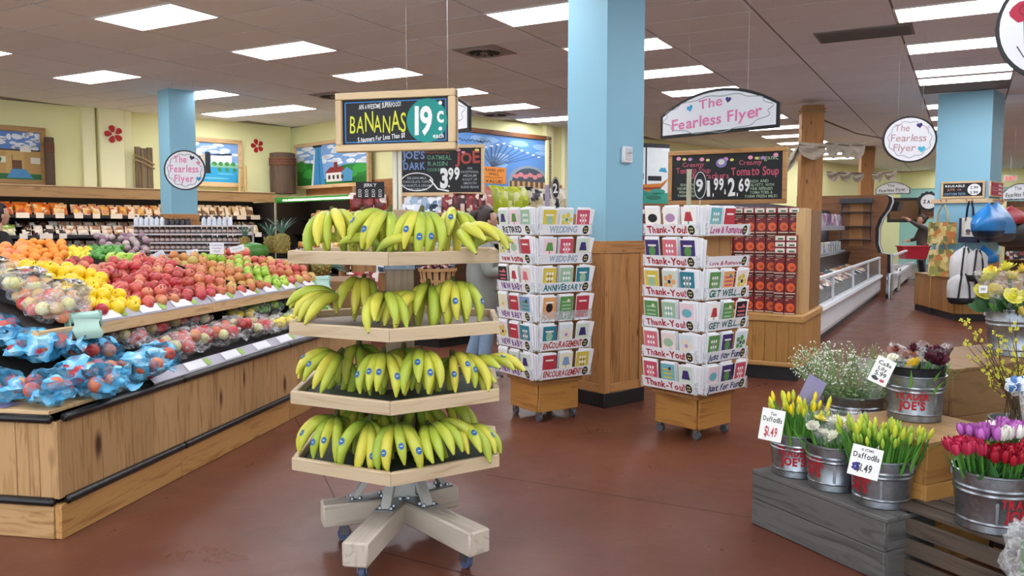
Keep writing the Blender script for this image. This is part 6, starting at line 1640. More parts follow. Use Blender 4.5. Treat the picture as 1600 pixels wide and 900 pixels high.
# ---------------------------------------------------------------- timber posts with sailcloth
TM = wood('#9a6a38', '#7a4e26', 'z', .65, .5, knots=.12)
def timber(px0, px1, pyt, Y, label):
    a = gy(px0, pyt, Y); b = gy(px1, pyt, Y); w = b.x - a.x
    t = thing('timber_post', label, 'post', ((a.x + b.x) / 2, Y, 0), radians(-12))
    mb = MB(); mb.box(-w / 2 * .9, w / 2 * .9, -w / 2 * .9, w / 2 * .9, 0, min(a.z, CEIL - .002), .012); mb.build('timber', TM, t)
    mb = MB()
    for k in range(2): mb.tube([(-w * .48, -w * .48, a.z - .06 - .05 * k), (w * .48, -w * .48, a.z - .07 - .05 * k), (w * .48, w * .48, a.z - .06 - .05 * k), (-w * .48, w * .48, a.z - .06 - .05 * k), (-w * .48, -w * .48, a.z - .06 - .05 * k)], .012, 6)
    mb.build('rope_lashing', M('#8a7350', .9), t)
    return t
timber(1250, 1287, 166, 14.3, 'square knotty timber post beside the freezer shelves'); timber(1344, 1366, 230, 22.4, 'square timber post standing in the freezer aisle')
CLOTH = M('#a89c8a', .9, var=.15, scale=14)
def swag(p, q, drop, n, label, wd=.16, seed=1):
    """cloth hung in n loops between two points"""
    p, q = Vector(p), Vector(q); d = q - p; t = thing('sailcloth', label, 'cloth', p, 0)
    mb = MB(); vs = []; m = 10 * n; rr = 7
    for i in range(m + 1):
        f = i / m; sag = drop * abs(sin(pi * f * n)) ** .8; c = d * f
        for k in range(rr):
            g = k / (rr - 1); vs.append((c.x, c.y + .05 * sin(g * 9 + i * .5) * abs(sin(pi * f * n)), c.z - sag * g - wd * (g - .5) * .5 + .01 * noise.noise(Vector((i * .4, k, seed)))))
    mb.add(vs, [(i * rr + k, (i + 1) * rr + k, (i + 1) * rr + k + 1, i * rr + k + 1) for i in range(m) for k in range(rr - 1)]); mb.build('drape', CLOTH, t)
    mb = MB(); mb.tube([(0, 0, .02), tuple(d * .5 + Vector((0, 0, .0))), tuple(d + Vector((0, 0, .02)))], .012, 6); mb.build('rope', M('#6f5a40', .9), t)
swag(gy(1228, 262, 14.0), gy(1252, 226, 14.0), .06, 1, 'sailcloth pulled up to the left of the near timber post', .35); swag(gy(1248, 228, 13.95), gy(1290, 232, 13.95), .14, 1, 'sailcloth band tied across the near timber post', .3)
swag(gy(1290, 226, 14.0), gy(1352, 228, 16.5), .20, 3, 'sailcloth hung in loops from the near timber post', .18)
swag(gy(1292, 270, 19), gy(1350, 272, 19), .16, 3, 'far sailcloth looped left of the second timber post', .15); swag(gy(1362, 272, 19), gy(1402, 268, 19), .18, 2, 'far sailcloth looped right of the second timber post', .15)
for a, b, Ya, Yb, lab in ((1287, 1384, 188, 217, 'long rope running from the near timber post towards the oval sign'), (1366, 1480, 268, 262, 'rope running right from the second timber post')):
    pa = gy(a, Ya, 14.2 if a == 1287 else 22); pb = gy(b, Yb, 16 if a == 1287 else 22); mb = MB(); mb.tube([pa, (pa + pb) / 2 - Vector((0, 0, .06)), pb], .012, 6); o = mb.build('rope', M('#5a4634', .9)); tag(o, lab, 'rope')
# ship picture right of the tall column
def ship(w, h):
    return [('#dfe6e6', [rc(0, w, 0, h)]), ('#20222a', [rc(.38 * w, .42 * w, .3 * h, h), rc(0, w, .93 * h, h), rc(.0 * w, .34 * w, .40 * h, .5 * h), rc(.45 * w, .8 * w, .38 * h, .46 * h)]), ('#7f2440', [ell(.16 * w, .62 * h, .1 * w, .08 * h)]), ('#3f9ac0', [[(.72 * w, .54 * h), (.95 * w, .52 * h), (.9 * w, .6 * h), (.78 * w, .6 * h)]]),
            ('#c97a2c', [[(0, .18 * h), (.7 * w, .18 * h), (w, .44 * h), (.8 * w, .34 * h), (0, .30 * h)]]), ('#8c2f1c', [[(0, .22 * h), (.76 * w, .24 * h), (w, .42 * h), (.78 * w, .28 * h), (0, .25 * h)]]), ('#3a9a86', [rc(0, w, 0, .18 * h), ell(.3 * w, .17 * h, .2 * w, .05 * h), ell(.7 * w, .2 * h, .2 * w, .05 * h)]), ('#2a6d5a', [ell(.2 * w, .08 * h, .16 * w, .04 * h), ell(.6 * w, .1 * h, .2 * w, .04 * h)])]
framed('ship_picture', 'tall painting of an orange and black ship right of the blue column', 'picture', Plane(0, 14.5, 20), 985, 1046, 224, 318, 0, .0, LB, ship, '#dfe6e6')
# ---------------------------------------------------------------- open freezer along the aisle (soup display frame: x along B, y along A)
FX, F0, F1 = -.22, 1.62, 10.7
fz = thing('chest_freezer', 'long white open chest freezer with glass front along the aisle', 'freezer', SC, SR)
WHT = M('#dfe2e6', .35, var=.03); GLS = film('#dfe8ec', .985, rough=.05)
def run(name, prof, y0, y1, mat, par, smooth=False):
    n = len(prof); mb = MB(); mb.add([(x, y, z) for y in (y0, y1) for x, z in prof], [(i, (i + 1) % n, (i + 1) % n + n, i + n) for i in range(n)] + [tuple(range(n - 1, -1, -1)), tuple(range(n, 2 * n))])
    me = mb.mesh(name, mat, smooth); bm = bmesh.new(); bm.from_mesh(me); bmesh.ops.recalc_face_normals(bm, faces=bm.faces); bm.to_mesh(me); bm.free()
    return obj(name, me, par)
run('kick', [(FX - .75, 0), (FX - .06, 0), (FX - .06, .1), (FX - .75, .1)], F0, F1, BLK, fz)
for k in range(4):
    a = F0 + (F1 - F0) * k / 4; b = F0 + (F1 - F0) * (k + 1) / 4 - .006
    run('front_panel', [(FX - .1, .1), (FX - .02, .1), (FX, .16), (FX, .40), (FX - .1, .40)], a, b, WHT, fz)
    run('glass_panel', [(FX - .022, .47), (FX - .016, .47), (FX - .03, .80), (FX - .036, .80)], a + .03, b - .02, GLS, fz)
    run('mullion', [(FX - .04, .46), (FX - .01, .46), (FX - .02, .81), (FX - .05, .81)], b - .02, b + .02, WHT, fz)
run('bumper', [(FX - .08, .40), (FX + .03, .40), (FX + .045, .43), (FX + .03, .465), (FX - .08, .465)], F0, F1, WHT, fz)
run('top_rail', [(FX - .06, .80), (FX - .012, .80), (FX - .012, .835), (FX - .06, .835)], F0, F1, WHT, fz)
run('tub', [(FX - .75, .1), (FX - .1, .1), (FX - .1, .46), (FX - .75, .62)], F0, F1, M('#26272b', .5), fz)
run('inner_wall', [(FX - .75, .6), (FX - .68, .6), (FX - .6, .94), (FX - .75, .94)], F0, F1, M('#121215', .4), fz)
run('riser_back', [(FX - 1.12, 0), (FX - .75, 0), (FX - .75, .9), (FX - 1.05, .9), (FX - 1.05, 1.8), (FX - 1.12, 1.8)], F0, F1, M('#3a3a3f', .5), fz)
for z in (.95, 1.45):
    run('riser_shelf', [(FX - .74, z - .03), (FX - .74, z - .03), (FX - .74, z), (FX - .74, z)], F0, F1, WHT, fz); run('riser_lip', [(FX - .74, z - .06), (FX - .725, z - .06), (FX - .71, z + .03), (FX - .725, z + .03)], F0, F1, M('#b9bcc4', .3), fz)
mb = MB(); mb.tube([(FX - .8, F0 + .1, 1.41), (FX - .8, F1 - .1, 1.41)], .015, 6); mb.build('lamp_tube', emit('#eef4ff', 5.0), fz)
FP = Plane(*aw(FX, F0)[:2], 61)         # local x runs down the aisle, local y away to the left
KP.update({
 'frozen_bag': (pillow('frozen_bag', .26, .2, .07, printed(('#d8c0a8', '#8a3a34', '#e9dcc8', '#5c6a78', '#b5844e'), 8)), 'frozen food bag lying in the chest freezer', 'frozen food'),
 'pale_box': (None, 'small pale box on the lower shelf above the freezer', 'box'), 'violet_box': (None, 'violet and white box on the upper shelf above the freezer', 'box')})
for nm, cols, sz in (('pale_box', ('#d9e0e6', '#8fa8bd', '#e9e3cf', '#c7b06a', '#4f7a9a'), (.1, .05, .2)), ('violet_box', ('#8a6fa0', '#d9d4de', '#5b4a78', '#c27a8c', '#b9c2cc'), (.11, .06, .24))):
    b_ = MB(); b_.box(-sz[0], sz[0], -sz[1], sz[1], 0, sz[2], .004); KP[nm] = (b_.mesh(nm, printed(cols, 9)),) + KP[nm][1:]
for k in range(40):
    if 4.7 < .12 + k * .222 < 5.75: continue
    stock('pale_box', FP, .12 + k * .222, -.82, .955, -.05); stock('violet_box', FP, .12 + k * .222, -.82, 1.455, -.05)
for k in range(26):
    stock('frozen_bag', FP, .2 + k * .34, -.25 - .06 * (k % 2), .56, -1.2, 1, R.uniform(-.4, .4)); stock('frozen_bag', FP, .3 + k * .34, -.5, .61, -1.25, 1, R.uniform(-.4, .4))
# brown end panel with the curved black and white edge
ep = thing('freezer_bulkhead', 'brown wooden bulkhead with a curved black and white edge ending the freezer', 'bulkhead', aw(0, F1 + .02), SR)
prof = [(-1.95, 0), (-1.95, 2.12), (-.22, 2.12), (-.14, 2.08), (-.12, 1.98), (-.17, 1.82), (-.30, 1.62), (-.36, 1.42), (-.36, 1.1), (-.30, .92), (-.12, .88), (-.10, .1), (-.12, 0)]
mb = MB(); mb.slab(prof, 0, .10); mb.build('panel', wood('#855530', '#6a4123', 'x', .5, .5, rnd=.03), ep, False)
mb = MB(); mb.slab([(x + .07 if x > -.5 else x, z) for x, z in prof], .102, .5); mb.build('black_edge', BLK, ep, False)
mb = MB(); pts = [(x + .075, .11, z) for x, z in prof[2:]]; mb.tube(pts, .016, 6); mb.build('white_trim', WHT, ep)
for k, z in enumerate((2.0, 1.78, 1.48, 1.2)):
    mb = MB(); mb.box(-1.05, -.42, -.16, -.005, z - (.05 if k == 0 else .02), z + (.05 if k == 0 else 0), .004); mb.build('rack_shelf', M('#3d4046', .5), ep)
for x in (-1.03, -.46): mb = MB(); mb.box(x, x + .02, -.02, -.002, 1.15, 2.05); mb.build('rack_upright', M('#2f3136', .5), ep, False)
mb = MB(); mb.box(-.86, -.6, -.003, -.0005, 1.05, 1.95); mb.build('light_board', wood('#a8743f', '#8f5f30', 'z'), ep, False)
for (px, py, lab) in ((1389, 467, 'nearer'), (1402, 455, 'farther')):
    p = gz(px, py); t = thing('bollard', '%s of two stainless steel bollards at the freezer end' % lab, 'bollard', p, 0)
    mb = MB(); mb.lathe([(.065, 0), (.065, .50), (.055, .52), (.001, .525)], 20); mb.build('tube', M('#c9ccd0', .22, 1.0, .1), t); mb = MB(); mb.lathe([(.085, 0), (.085, .012), (.066, .014)], 20); mb.build('flange', STEEL, t)
# second freezer beyond, with its arched header
f2 = thing('far_freezer', 'second white freezer further down the aisle under an arched sign', 'freezer', aw(.0, 11.35), SR)
run('front_panel', [(-.9, .1), (-.02, .1), (0, .4), (-.9, .4)], 0, 6.5, WHT, f2); run('bumper', [(-.1, .4), (.05, .4), (.05, .46), (-.1, .46)], 0, 6.5, WHT, f2); run('glass_panel', [(-.03, .46), (-.02, .46), (-.04, .82), (-.05, .82)], 0, 6.5, GLS, f2); run('top_rail', [(-.08, .82), (-.02, .82), (-.02, .86), (-.08, .86)], 0, 6.5, WHT, f2)
run('kick', [(-.9, 0), (-.06, 0), (-.06, .1), (-.9, .1)], 0, 6.5, BLK, f2); run('back', [(-1.3, 0), (-.9, 0), (-.9, .9), (-1.1, .9), (-1.1, 1.9), (-1.3, 1.9)], 0, 6.5, wood('#a06c38', '#845526', 'y'), f2)
run('header', [(-1.3, 1.9), (-.35, 1.9), (-.30, 2.15), (-1.3, 2.15)], 5.2, 6.5, DARK, f2)
F2P = Plane(*aw(0, 11.35)[:2], 61)
KP['bread_bag'] = (pillow('bread_bag', .3, .2, .12, printed(('#c08a4a', '#d9b98a', '#e6d4b4', '#8a5a2c'), 8)), 'brown bread bag stacked above the far freezer', 'bread'); KP['green_pack'] = (pillow('green_pack', .3, .34, .1, printed(('#5a6a2c', '#8a9a44', '#c9b24a', '#3f4a20'), 6)), 'large green and yellow bag high above the far freezer', 'bag')
for k in range(16): stock('bread_bag', F2P, .3 + k * .36, -.98, .92, -.2); stock('bread_bag', F2P, .3 + k * .36, -.98, 1.2, -.2)
for k in range(4): stock('green_pack', F2P, 3.2 + k * .5, -.99, 1.5, -.1)
pa = gy(1368, 304, 23.5); pb = gy(1422, 304, 22.9); arch_sign(pa, pb, pa.z, .16, .18, 'small far arched sign with brown lettering above the second freezer', True)
pa = gy(1566, 313, 16.4); pb = gy(1622, 311, 15.8); arch_sign(pa, pb, pa.z, .14, .18, 'small arched sign with brown lettering at the right edge beyond the column', True)
# far wall details
def zag(w, h): return []
t, rx, rz_ = round_sign(1451, 315, 12, 12, 26, radians(-20), 'black scalloped round logo sign on the far teal wall')
mb = MB(); mb.slab([(rx * 1.3 * (1 + .05 * cos(14 * q)) * cos(q), rz_ * 1.3 * (1 + .05 * cos(14 * q)) * sin(q)) for q in [2 * pi * i / 84 for i in range(84)]], .001, .02); mb.build('scalloped_rim', BLK, t, False)
mb = MB(); text(mb, 'ZAG', 0, -rz_ * .25, rz_ * .5, rx * 1.3, -.0135, .04, .15); mb.build('lettering', M('#2a2523', .5), t, False); wires(t, (0,), rz_, CEIL - t.location.z)
for px, w_, h_, c, lab in ((1448, .5, .55, '#b08a55', 'framed brown notice under the black round logo'), (1412, 1.0, .8, '#1c1a1a', 'dark open cooler front on the far teal wall')):
    p = gy(px, 345 if h_ < 1 else 350, 27); t = thing('wall_panel', lab, 'panel', (p.x, p.y, p.z - h_ / 2 + (0.3 if h_ > 1 else .35)), radians(-24))
    mb = MB(); mb.box(-w_ / 2, w_ / 2, -.05, 0, 0, h_, .01); mb.build('panel', M(c, .6), t); mb = MB(); mb.box(-w_ * .42, w_ * .42, -.056, -.051, h_ * .12, h_ * .88); mb.build('inset', M('#6a4a2c' if h_ < 1 else '#3a2c22', .6), t, False)
def tally(w, h): return [('#e6dfae', [rc(0, w, 0, h)]), ('#8a6a44', [lambda m, y: text(m, 'THIS', .5 * w, .3 * h, .16 * h, .6 * w, y), lambda m, y: text(m, "'N", .5 * w, .08 * h, .14 * h, .3 * w, y), lambda m, y: stroke(m, [(.4 * w, .9 * h), (.5 * w, .7 * h), (.6 * w, .92 * h)], .03, y)])]
framed('lettered_picture', 'pale yellow painted panel with brown lettering beyond the freezer', 'picture', Plane(0, 24, 40), 1284, 1310, 271, 305, 0, .0, LB, tally, '#e6dfae')
def greenp(w, h): return [('#3a7a4a', [rc(0, w, 0, h)]), ('#5fa0b5', [rc(.15 * w, .8 * w, .1 * h, .5 * h)]), ('#cfe0e4', [ell(.5 * w, .6 * h, .15 * w, .08 * h), ell(.4 * w, .4 * h, .12 * w, .05 * h)]), ('#7fb55a', [ell(.85 * w, .5 * h, .12 * w, .3 * h)])]
framed('landscape_picture', 'small green and blue painting beyond the freezer', 'picture', Plane(0, 24.2, 40), 1312, 1337, 274, 304, 0, .0, LB, greenp, '#3a7a4a')
t = thing('exit_sign', 'small red exit sign at the far right', 'exit sign', gy(1579, 279, 24), radians(-20)); mb = MB(); mb.box(-.16, .16, -.03, .03, -.09, .09, .01); mb.build('housing', M('#e8e2d8', .4), t); mb = MB(); text(mb, 'EXIT', 0, -.05, .1, .24, -.0315, .02); mb.build('lettering', emit('#d8402c', 1.0), t, False); mb = MB(); mb.tube([(0, 0, .09), (0, 0, CEIL - t.location.z)], .01, 6); mb.build('hanger', STEEL, t)
# shelving far right behind the bags
rs = thing('far_shelving', 'dark wooden shelving with packaged goods at the right edge', 'shelving', gz(1578, 425), radians(-20)); RS = Plane(rs.location.x, rs.location.y, -20)
mb = MB(); mb.box(-.2, 3, .4, .45, 0, 2.3); mb.build('back_board', wood('#6d4a2c', '#52361f', 'x'), rs, False); mb = MB(); mb.box(-.22, -.18, -.02, .45, 0, 2.5, .004); mb.build('side_post', M('#e2dcae', .6), rs)
mb = MB(); mb.box(-.2, 3, -.05, .4, 1.95, 2.1, .01); mb.build('canopy', wood('#8a5c30', '#6d4522', 'x'), rs)
for z in (.4, .9, 1.4): mb = MB(); mb.box(-.18, 3, 0, .4, z - .03, z, .004); mb.build('shelf', wood('#7d5632', '#5f3f22', 'x'), rs)
for z in (.4, .9, 1.4):
    for k in range(10): stock('dark_pack', RS, -.02 + k * .2, -.1, z + .005, -.1, 1.4, label='dark packet on the far shelving at the right edge', group='packets on the far shelving')

# ---------------------------------------------------------------- bag display round the right column
bd_ = thing('bag_display', 'wooden plinth with a black kick board below the hanging shopping bags', 'display unit', (6.86, 12.62, 0), radians(-8)); BDP = Plane(6.86, 12.62, -8)
mb = MB(); mb.box(0, 2.6, .02, 1.8, 0, .11); mb.build('kick', BLK, bd_, False)
for k in range(12): mb = MB(); mb.box(k * .217 + .001, (k + 1) * .217 - .001, 0, .03, .11, .66, .003); mb.build('plank', SWD, bd_)
for k in range(8): mb = MB(); mb.box(-.02, .0, k * .22 + .03, (k + 1) * .22 + .028, .11, .66, .003); mb.build('plank', wood('#a5723a', '#875a2a', 'z', .5, .7, knots=.09), bd_)
mb = MB(); mb.box(-.02, 2.6, .03, 1.8, .60, .66); mb.build('top', SWX, bd_, False)
# column face frames: left face plane and right face plane of the column
c0 = Vector((pr[0], 13.1, 0)); rr_ = radians(90 - 42)
LFd = Vector((-sin(rr_), cos(rr_), 0)); RFd = Vector((cos(rr_), sin(rr_), 0))
LF = Plane(*(c0 + LFd * .8)[:2], 90 - 42 - 90); RF = Plane(*c0[:2], 90 - 42)
def totesign(w, h):
    T = lambda s, x, z, hh, ww: (lambda m, y: text(m, s, x * w, z * h, hh * h, ww * w, y, .02, .06))
    return [('#141416', [rc(0, w, 0, h)]), ('#f0f0ee', [ell(.79 * w, .5 * h, .17 * w, .44 * h, 24), T('REUSABLE', .3, .72, .17, .5)]), ('#c98a78', [T('JUTE', .2, .44, .17, .2), T('OR', .42, .44, .14, .1)]), ('#8ab4d8', [T('COTTON TOTE', .3, .1, .17, .54)]), ('#161616', [T('2.99', .79, .54, .24, .2), T('3.99', .79, .16, .24, .2)])]
framed('tote_sign', 'black chalk sign with a white oval price on the column above the jute bag', 'sign', LF, 1471, 1540, 283, 310, .03, .035, LB, totesign, '#141416')
def redsign(w, h): return [('#b8324a', [rc(0, w, 0, h)]), ('#efe6e6', [lambda m, y: [scribble(m, .8 * w, (.8 - .3 * i) * h, .3 * w, .16 * h, y, 5, .03) for i in range(3)], lambda m, y: [scribble(m, .34 * w, (.6 - .2 * i) * h, .5 * w, .06 * h, y, 9) for i in range(2)]])]
framed('red_price_sign', 'small red price sign on the right face of the bag column', 'sign', RF, 1547, 1567, 284, 308, .03, .02, LB, redsign, '#b8324a')
zr = LF.at(1505, 314, .03)[1]
rl = thing('hook_rail', 'light wooden hook rail round the column below the signs', 'rail', (c0.x, c0.y, zr), 0)
for P, a, b in ((LF, -.04, .86), (RF, -.03, .84)):
    mb = MB(); mb.box(a, b, -.045, -.003, -.035, .035, .004); o = mb.build('board', LB, rl); o.location = P.o - c0; o.rotation_euler = (0, 0, P.r)
for P, us in ((LF, (.12, .2, .5, .58)), (RF, (.2, .45, .7))):
    for u in us:
        mb = MB(); mb.tube([(u, -.04, .0), (u, -.09, .0), (u, -.10, .03)], .006, 6); o = mb.build('hook', M('#b03a34', .4), rl); o.location = P.o - c0; o.rotation_euler = (0, 0, P.r)
def tote(P, px0, px1, pyt, pyb, off, mat, hmat, label, art_=None, htop=None, band=None, d=.07):
    u0 = P.at(px0, pyt, off)[0]; u1 = P.at(px1, pyt, off)[0]; z1 = P.at((px0 + px1) / 2, pyt, off)[1]; z0 = P.at((px0 + px1) / 2, pyb, off)[1]
    t = thing('tote_bag', label, 'bag', P.pt((u0 + u1) / 2, off, z0), P.r); w = u1 - u0; h = z1 - z0
    mb = MB(); vs = []; n = 8
    for s in (-1, 1):
        for j in range(n + 1):
            for i in range(n + 1):
                a, b = i / n, j / n; q = (sin(pi * a) ** .5 if 0 < a < 1 else 0) * (1 - .7 * b) * d
                vs.append(((a - .5) * w * (1 - .05 * b), s * q, b * h + .012 * noise.noise(Vector((a * 4, b * 4, px0)))))
    m = n + 1
    for s in (0, 1): mb.add([], [])
    fs = []
    for s in (0, 1):
        for j in range(n):
            for i in range(n):
                q = (s * m * m + j * m + i, s * m * m + j * m + i + 1, s * m * m + (j + 1) * m + i + 1, s * m * m + (j + 1) * m + i); fs.append(q if s == 0 else q[::-1])
    mb.add(vs, fs); mb.build('body', mat, t, True, 80)
    hh = htop or h * .7
    for s in (-1, 1):
        mb = MB(); mb.tube([(-w * .2, s * .03, h * .86), (-w * .16, s * .03, h + hh * .5), (-.02, s * .015, h + hh), (.02, s * .015, h + hh), (w * .16, s * .03, h + hh * .5), (w * .2, s * .03, h * .86)], .02, 6, True, .4); mb.build('handle', hmat, t)
    if art_: o = paint(t, art_(w, h), -d * .95 - .012, 'print')
    if band:
        mb = MB(); mb.slab([(-w * .52, -.01), (w * .52, -.01), (w * .51, h * .22), (-w * .51, h * .22)], -d * 1.02, d * 1.02); mb.build('bottom_band', band, t, False)
    return t
JUTE = printed(('#c2a866', '#a89052', '#8c8a45', '#b5703a', '#d2bd82', '#6d6a3a'), 13, .8)
NAVY = M('#1a1f3a', .7, var=.2); CRM = M('#d6d2c6', .8, var=.06)
tote(LF, 1450, 1496, 347, 382, .16, JUTE, M('#cbbd8f', .8), 'printed jute shopping bag hanging under the tote sign', None, .28)
tote(BDP, 1451, 1491, 390, 431, .10, JUTE, M('#b8a878', .8), 'second printed jute bag hanging lower by the plinth', None, .12)
tote(LF, 1501, 1530, 340, 378, .14, CRM, NAVY, 'white cotton tote with navy handles and base', lambda w, h: [('#1a1f3a', [rc(-w * .5, -w * .36, 0, h * .98), rc(w * .36, w * .5, 0, h * .98)]), ('#5a4a5a', [ell(0, h * .45, w * .14, h * .08, 14), rc(-w * .12, w * .12, h * .33, h * .36)])], .26, NAVY)
def sack(P, px, pyt, pyb, wpx, off, mat, label, strap=None, seed=1, lean=0.0, base=None, full=False):
    """soft bag hanging from one point: gathered top, wide drooping bottom"""
    u, z1 = P.at(px, pyt, off); z0 = P.at(px, pyb, off)[1]; hw = (P.at(px + wpx / 2, pyt, off)[0] - P.at(px - wpx / 2, pyt, off)[0]) / 2
    t = thing('hanging_bag', label, 'bag', P.pt(u, off, z0), P.r); h = z1 - z0
    mb = MB(); n = 18; sec = ((0, .55), (.08, .9), (.22, 1.0), (.42, .95), (.62, .75), (.8, .46), (.93, .18), (1, .05)); vs = []
    if full: sec = ((0, .75), (.06, .95), (.2, 1.0), (.5, 1.0), (.74, .92), (.88, .6), (.96, .2), (1, .06))
    for i, (f, w) in enumerate(sec):
        for k in range(n):
            a = 2 * pi * k / n; q = 1 + (.5 if full else .36) * noise.noise(Vector((cos(a) * 2.2, sin(a) * 2.2, i * .5 + seed * 5)))
            vs.append((hw * w * cos(a) * q + lean * (1 - f), min(.2, hw * .5) * w * sin(a) * q, h * f))
    mb.add(vs, [(i * n + k, i * n + (k + 1) % n, (i + 1) * n + (k + 1) % n, (i + 1) * n + k) for i in range(len(sec) - 1) for k in range(n)] + [tuple(range(n - 1, -1, -1))])
    mb.build('body', mat, t, True, 70)
    if base:
        b2 = MB(); b2.add([(x * 1.02, y * 1.04, z) for x, y, z in vs[:3 * n]], [(i * n + k, i * n + (k + 1) % n, (i + 1) * n + (k + 1) % n, (i + 1) * n + k) for i in range(2) for k in range(n)]); b2.build('base_panel', base, t, True, 70)
    mb = MB(); mb.tube([(-hw * .2, -.02, h * .7), (0, -.01, h * 1.02), (hw * .2, -.02, h * .7)], .012, 6); mb.build('strap', strap or mat, t)
    if full:
        for s in (-.35, .3): mb = MB(); mb.tube([(hw * s * .4, -min(.2, hw * .5) * .5, h * .95), (hw * s, -min(.2, hw * .5) * 1.12, h * .6), (hw * s * 1.3, -min(.2, hw * .5) * 1.1, h * .15)], .014, 6); mb.build('strap', strap or mat, t)
BLB = M('#2277bb', .35, var=.25, scale=5)
sack(RF, 1545, 318, 372, 30, .16, BLB, 'bright blue insulated bag hanging on the column corner', None, 1, .06, M('#16324f', .5))
sack(RF, 1558, 316, 378, 46, .12, M('#2f86c8', .35, var=.25, scale=5), 'large bright blue bag hanging right of the column corner', None, 2, .1, M('#16324f', .5))
sack(RF, 1580, 322, 350, 34, .1, M('#b01f34', .5, var=.2), 'red bag hanging behind the large blue bag', None, 3); sack(RF, 1590, 335, 385, 46, .05, M('#1a1518', .6), 'black bag hanging at the right of the column', None, 4)
sack(LF, 1537, 384, 412, 44, .45, BLB, 'crumpled blue bag hanging low behind the yellow roses', None, 5)
for i, (px, a, b, w, lab) in enumerate(((1508, 384, 450, 42, 'white drawstring backpack hanging above the plinth'), (1504, 425, 475, 44, 'lower white backpack with a black base'), (1527, 388, 440, 36, 'second white backpack right of the first'))):
    sack(BDP, px, a, b, w, .16 + .05 * i, M('#c9c8c6', .7, var=.12), lab, M('#17171c', .6), 7 + i, 0, M('#16161b', .6), True)

# ---------------------------------------------------------------- far shopper with a red-basket cart
pp = gz(1440, 438)
rad = {'pel': ((0, 0, .90), (.15, .12)), 'spi': ((0, 0, 1.05), (.16, .13)), 'che': ((.01, 0, 1.22), (.16, .125)), 'nek0': ((.01, 0, 1.31), (.08, .07)), 'nek': ((.025, 0, 1.38), .05), 'hea': ((.04, 0, 1.44), .055),
       'hipR': ((0, -.085, .80), .095), 'kneR': ((.03, -.10, .45), .066), 'ankR': ((-.04, -.11, .09), .05), 'toeR': ((.1, -.12, .05), .03), 'hipL': ((0, .085, .80), .095), 'kneL': ((.03, .09, .45), .066), 'ankL': ((-.02, .10, .09), .05), 'toeL': ((.13, .11, .05), .03),
       'shoR': ((.0, -.15, 1.27), .07), 'elbR': ((.1, -.2, 1.02), .058), 'wriR': ((.3, -.16, .98), .036), 'shoL': ((.0, .15, 1.28), .07), 'elbL': ((.22, .2, 1.36), .058), 'wriL': ((.44, .2, 1.5), .036)}
bones = [('pel', 'spi'), ('spi', 'che'), ('che', 'nek0'), ('nek0', 'nek'), ('nek', 'hea'), ('pel', 'hipR'), ('hipR', 'kneR'), ('kneR', 'ankR'), ('ankR', 'toeR'), ('pel', 'hipL'), ('hipL', 'kneL'), ('kneL', 'ankL'), ('ankL', 'toeL'), ('che', 'shoR'), ('shoR', 'elbR'), ('elbR', 'wriR'), ('che', 'shoL'), ('shoL', 'elbL'), ('elbL', 'wriL')]
hand(rad, bones, 'wriR', (.36, -.15, .98), (1, 0, 0), (0, 0, 1), (0, 1, 0), .6, 'R'); hand(rad, bones, 'wriL', (.50, .2, 1.54), (1, 0, .5), (-.4, 0, 1), (0, -1, 0), .3, 'L')
COAT = M('#4a4340', .8, var=.2)
person('distant shopper in a dark coat reaching up to a freezer shelf', (pp.x, pp.y, 0), radians(175), (rad, bones), 1.1, COAT, M('#2a2a30', .8), M('#2a2a2c', .6), M('#3a281e', .6, var=.3), (.055, 0, 1.50), .70)
ct = thing('shopping_cart', 'small shopping cart with a red basket beside the distant shopper', 'cart', (gz(1425, 441).x, gz(1425, 441).y, 0), radians(175))
mb = MB(); vs = [(x * k, y * k, z) for z, k in ((.62, .8), (.95, 1.0)) for x, y in ((-.34, -.24), (.34, -.24), (.34, .24), (-.34, .24))]; mb.add(vs, [(3, 2, 1, 0), (0, 1, 5, 4), (1, 2, 6, 5), (2, 3, 7, 6), (3, 0, 4, 7)]); mb.build('basket', M('#b02430', .45), ct, False)
mb = MB(); mb.tube([(.36, -.25, .95), (-.36, -.25, .95), (-.36, .25, .95), (.36, .25, .95), (.36, -.25, .95)], .014, 6); mb.build('rim', M('#c23a42', .4), ct)
for s in (-.2, .2):
    mb = MB(); mb.tube([(.3, s, .1), (-.28, s, .1), (-.2, s, .6), (.2, s, .62)], .012, 6); mb.build('side_frame', STEEL, ct)
    for x in (.28, -.26): mb = MB(); mb.tube([(x, s - .012, .05), (x, s + .012, .05)], .05, 12); mb.build('wheel', M('#3a3a3c', .6), ct)
mb = MB(); mb.tube([(-.40, -.25, 1.02), (-.40, .25, 1.02)], .014, 6); mb.tube([(-.34, -.2, .94), (-.40, -.2, 1.02)], .01, 6); mb.tube([(-.34, .2, .94), (-.40, .2, 1.02)], .01, 6); mb.build('handle', M('#b02430', .4), ct)
# dark figure cut by the left edge
pp = gz(-6, 620)
rad = dict(rad); rad['elbL'] = ((.05, .24, 1.02), .058); rad['wriL'] = ((.26, .2, 1.0), .036)
for k in [q for q in rad if q[0] == 'L']: v = Vector(rad[k][0]) + Vector((-.18, 0, -.52)); rad[k] = (tuple(v), rad[k][1])
pp = gy(-9, 355, 9.3)
person('dark-clothed shopper cut off by the left edge of the picture', (pp.x, pp.y, 0), radians(60), (rad, bones), 1.06, M('#17171b', .8), M('#202026', .8), M('#2a2a2c', .6), M('#1c1614', .6, var=.3), (.055, 0, 1.50), .70)
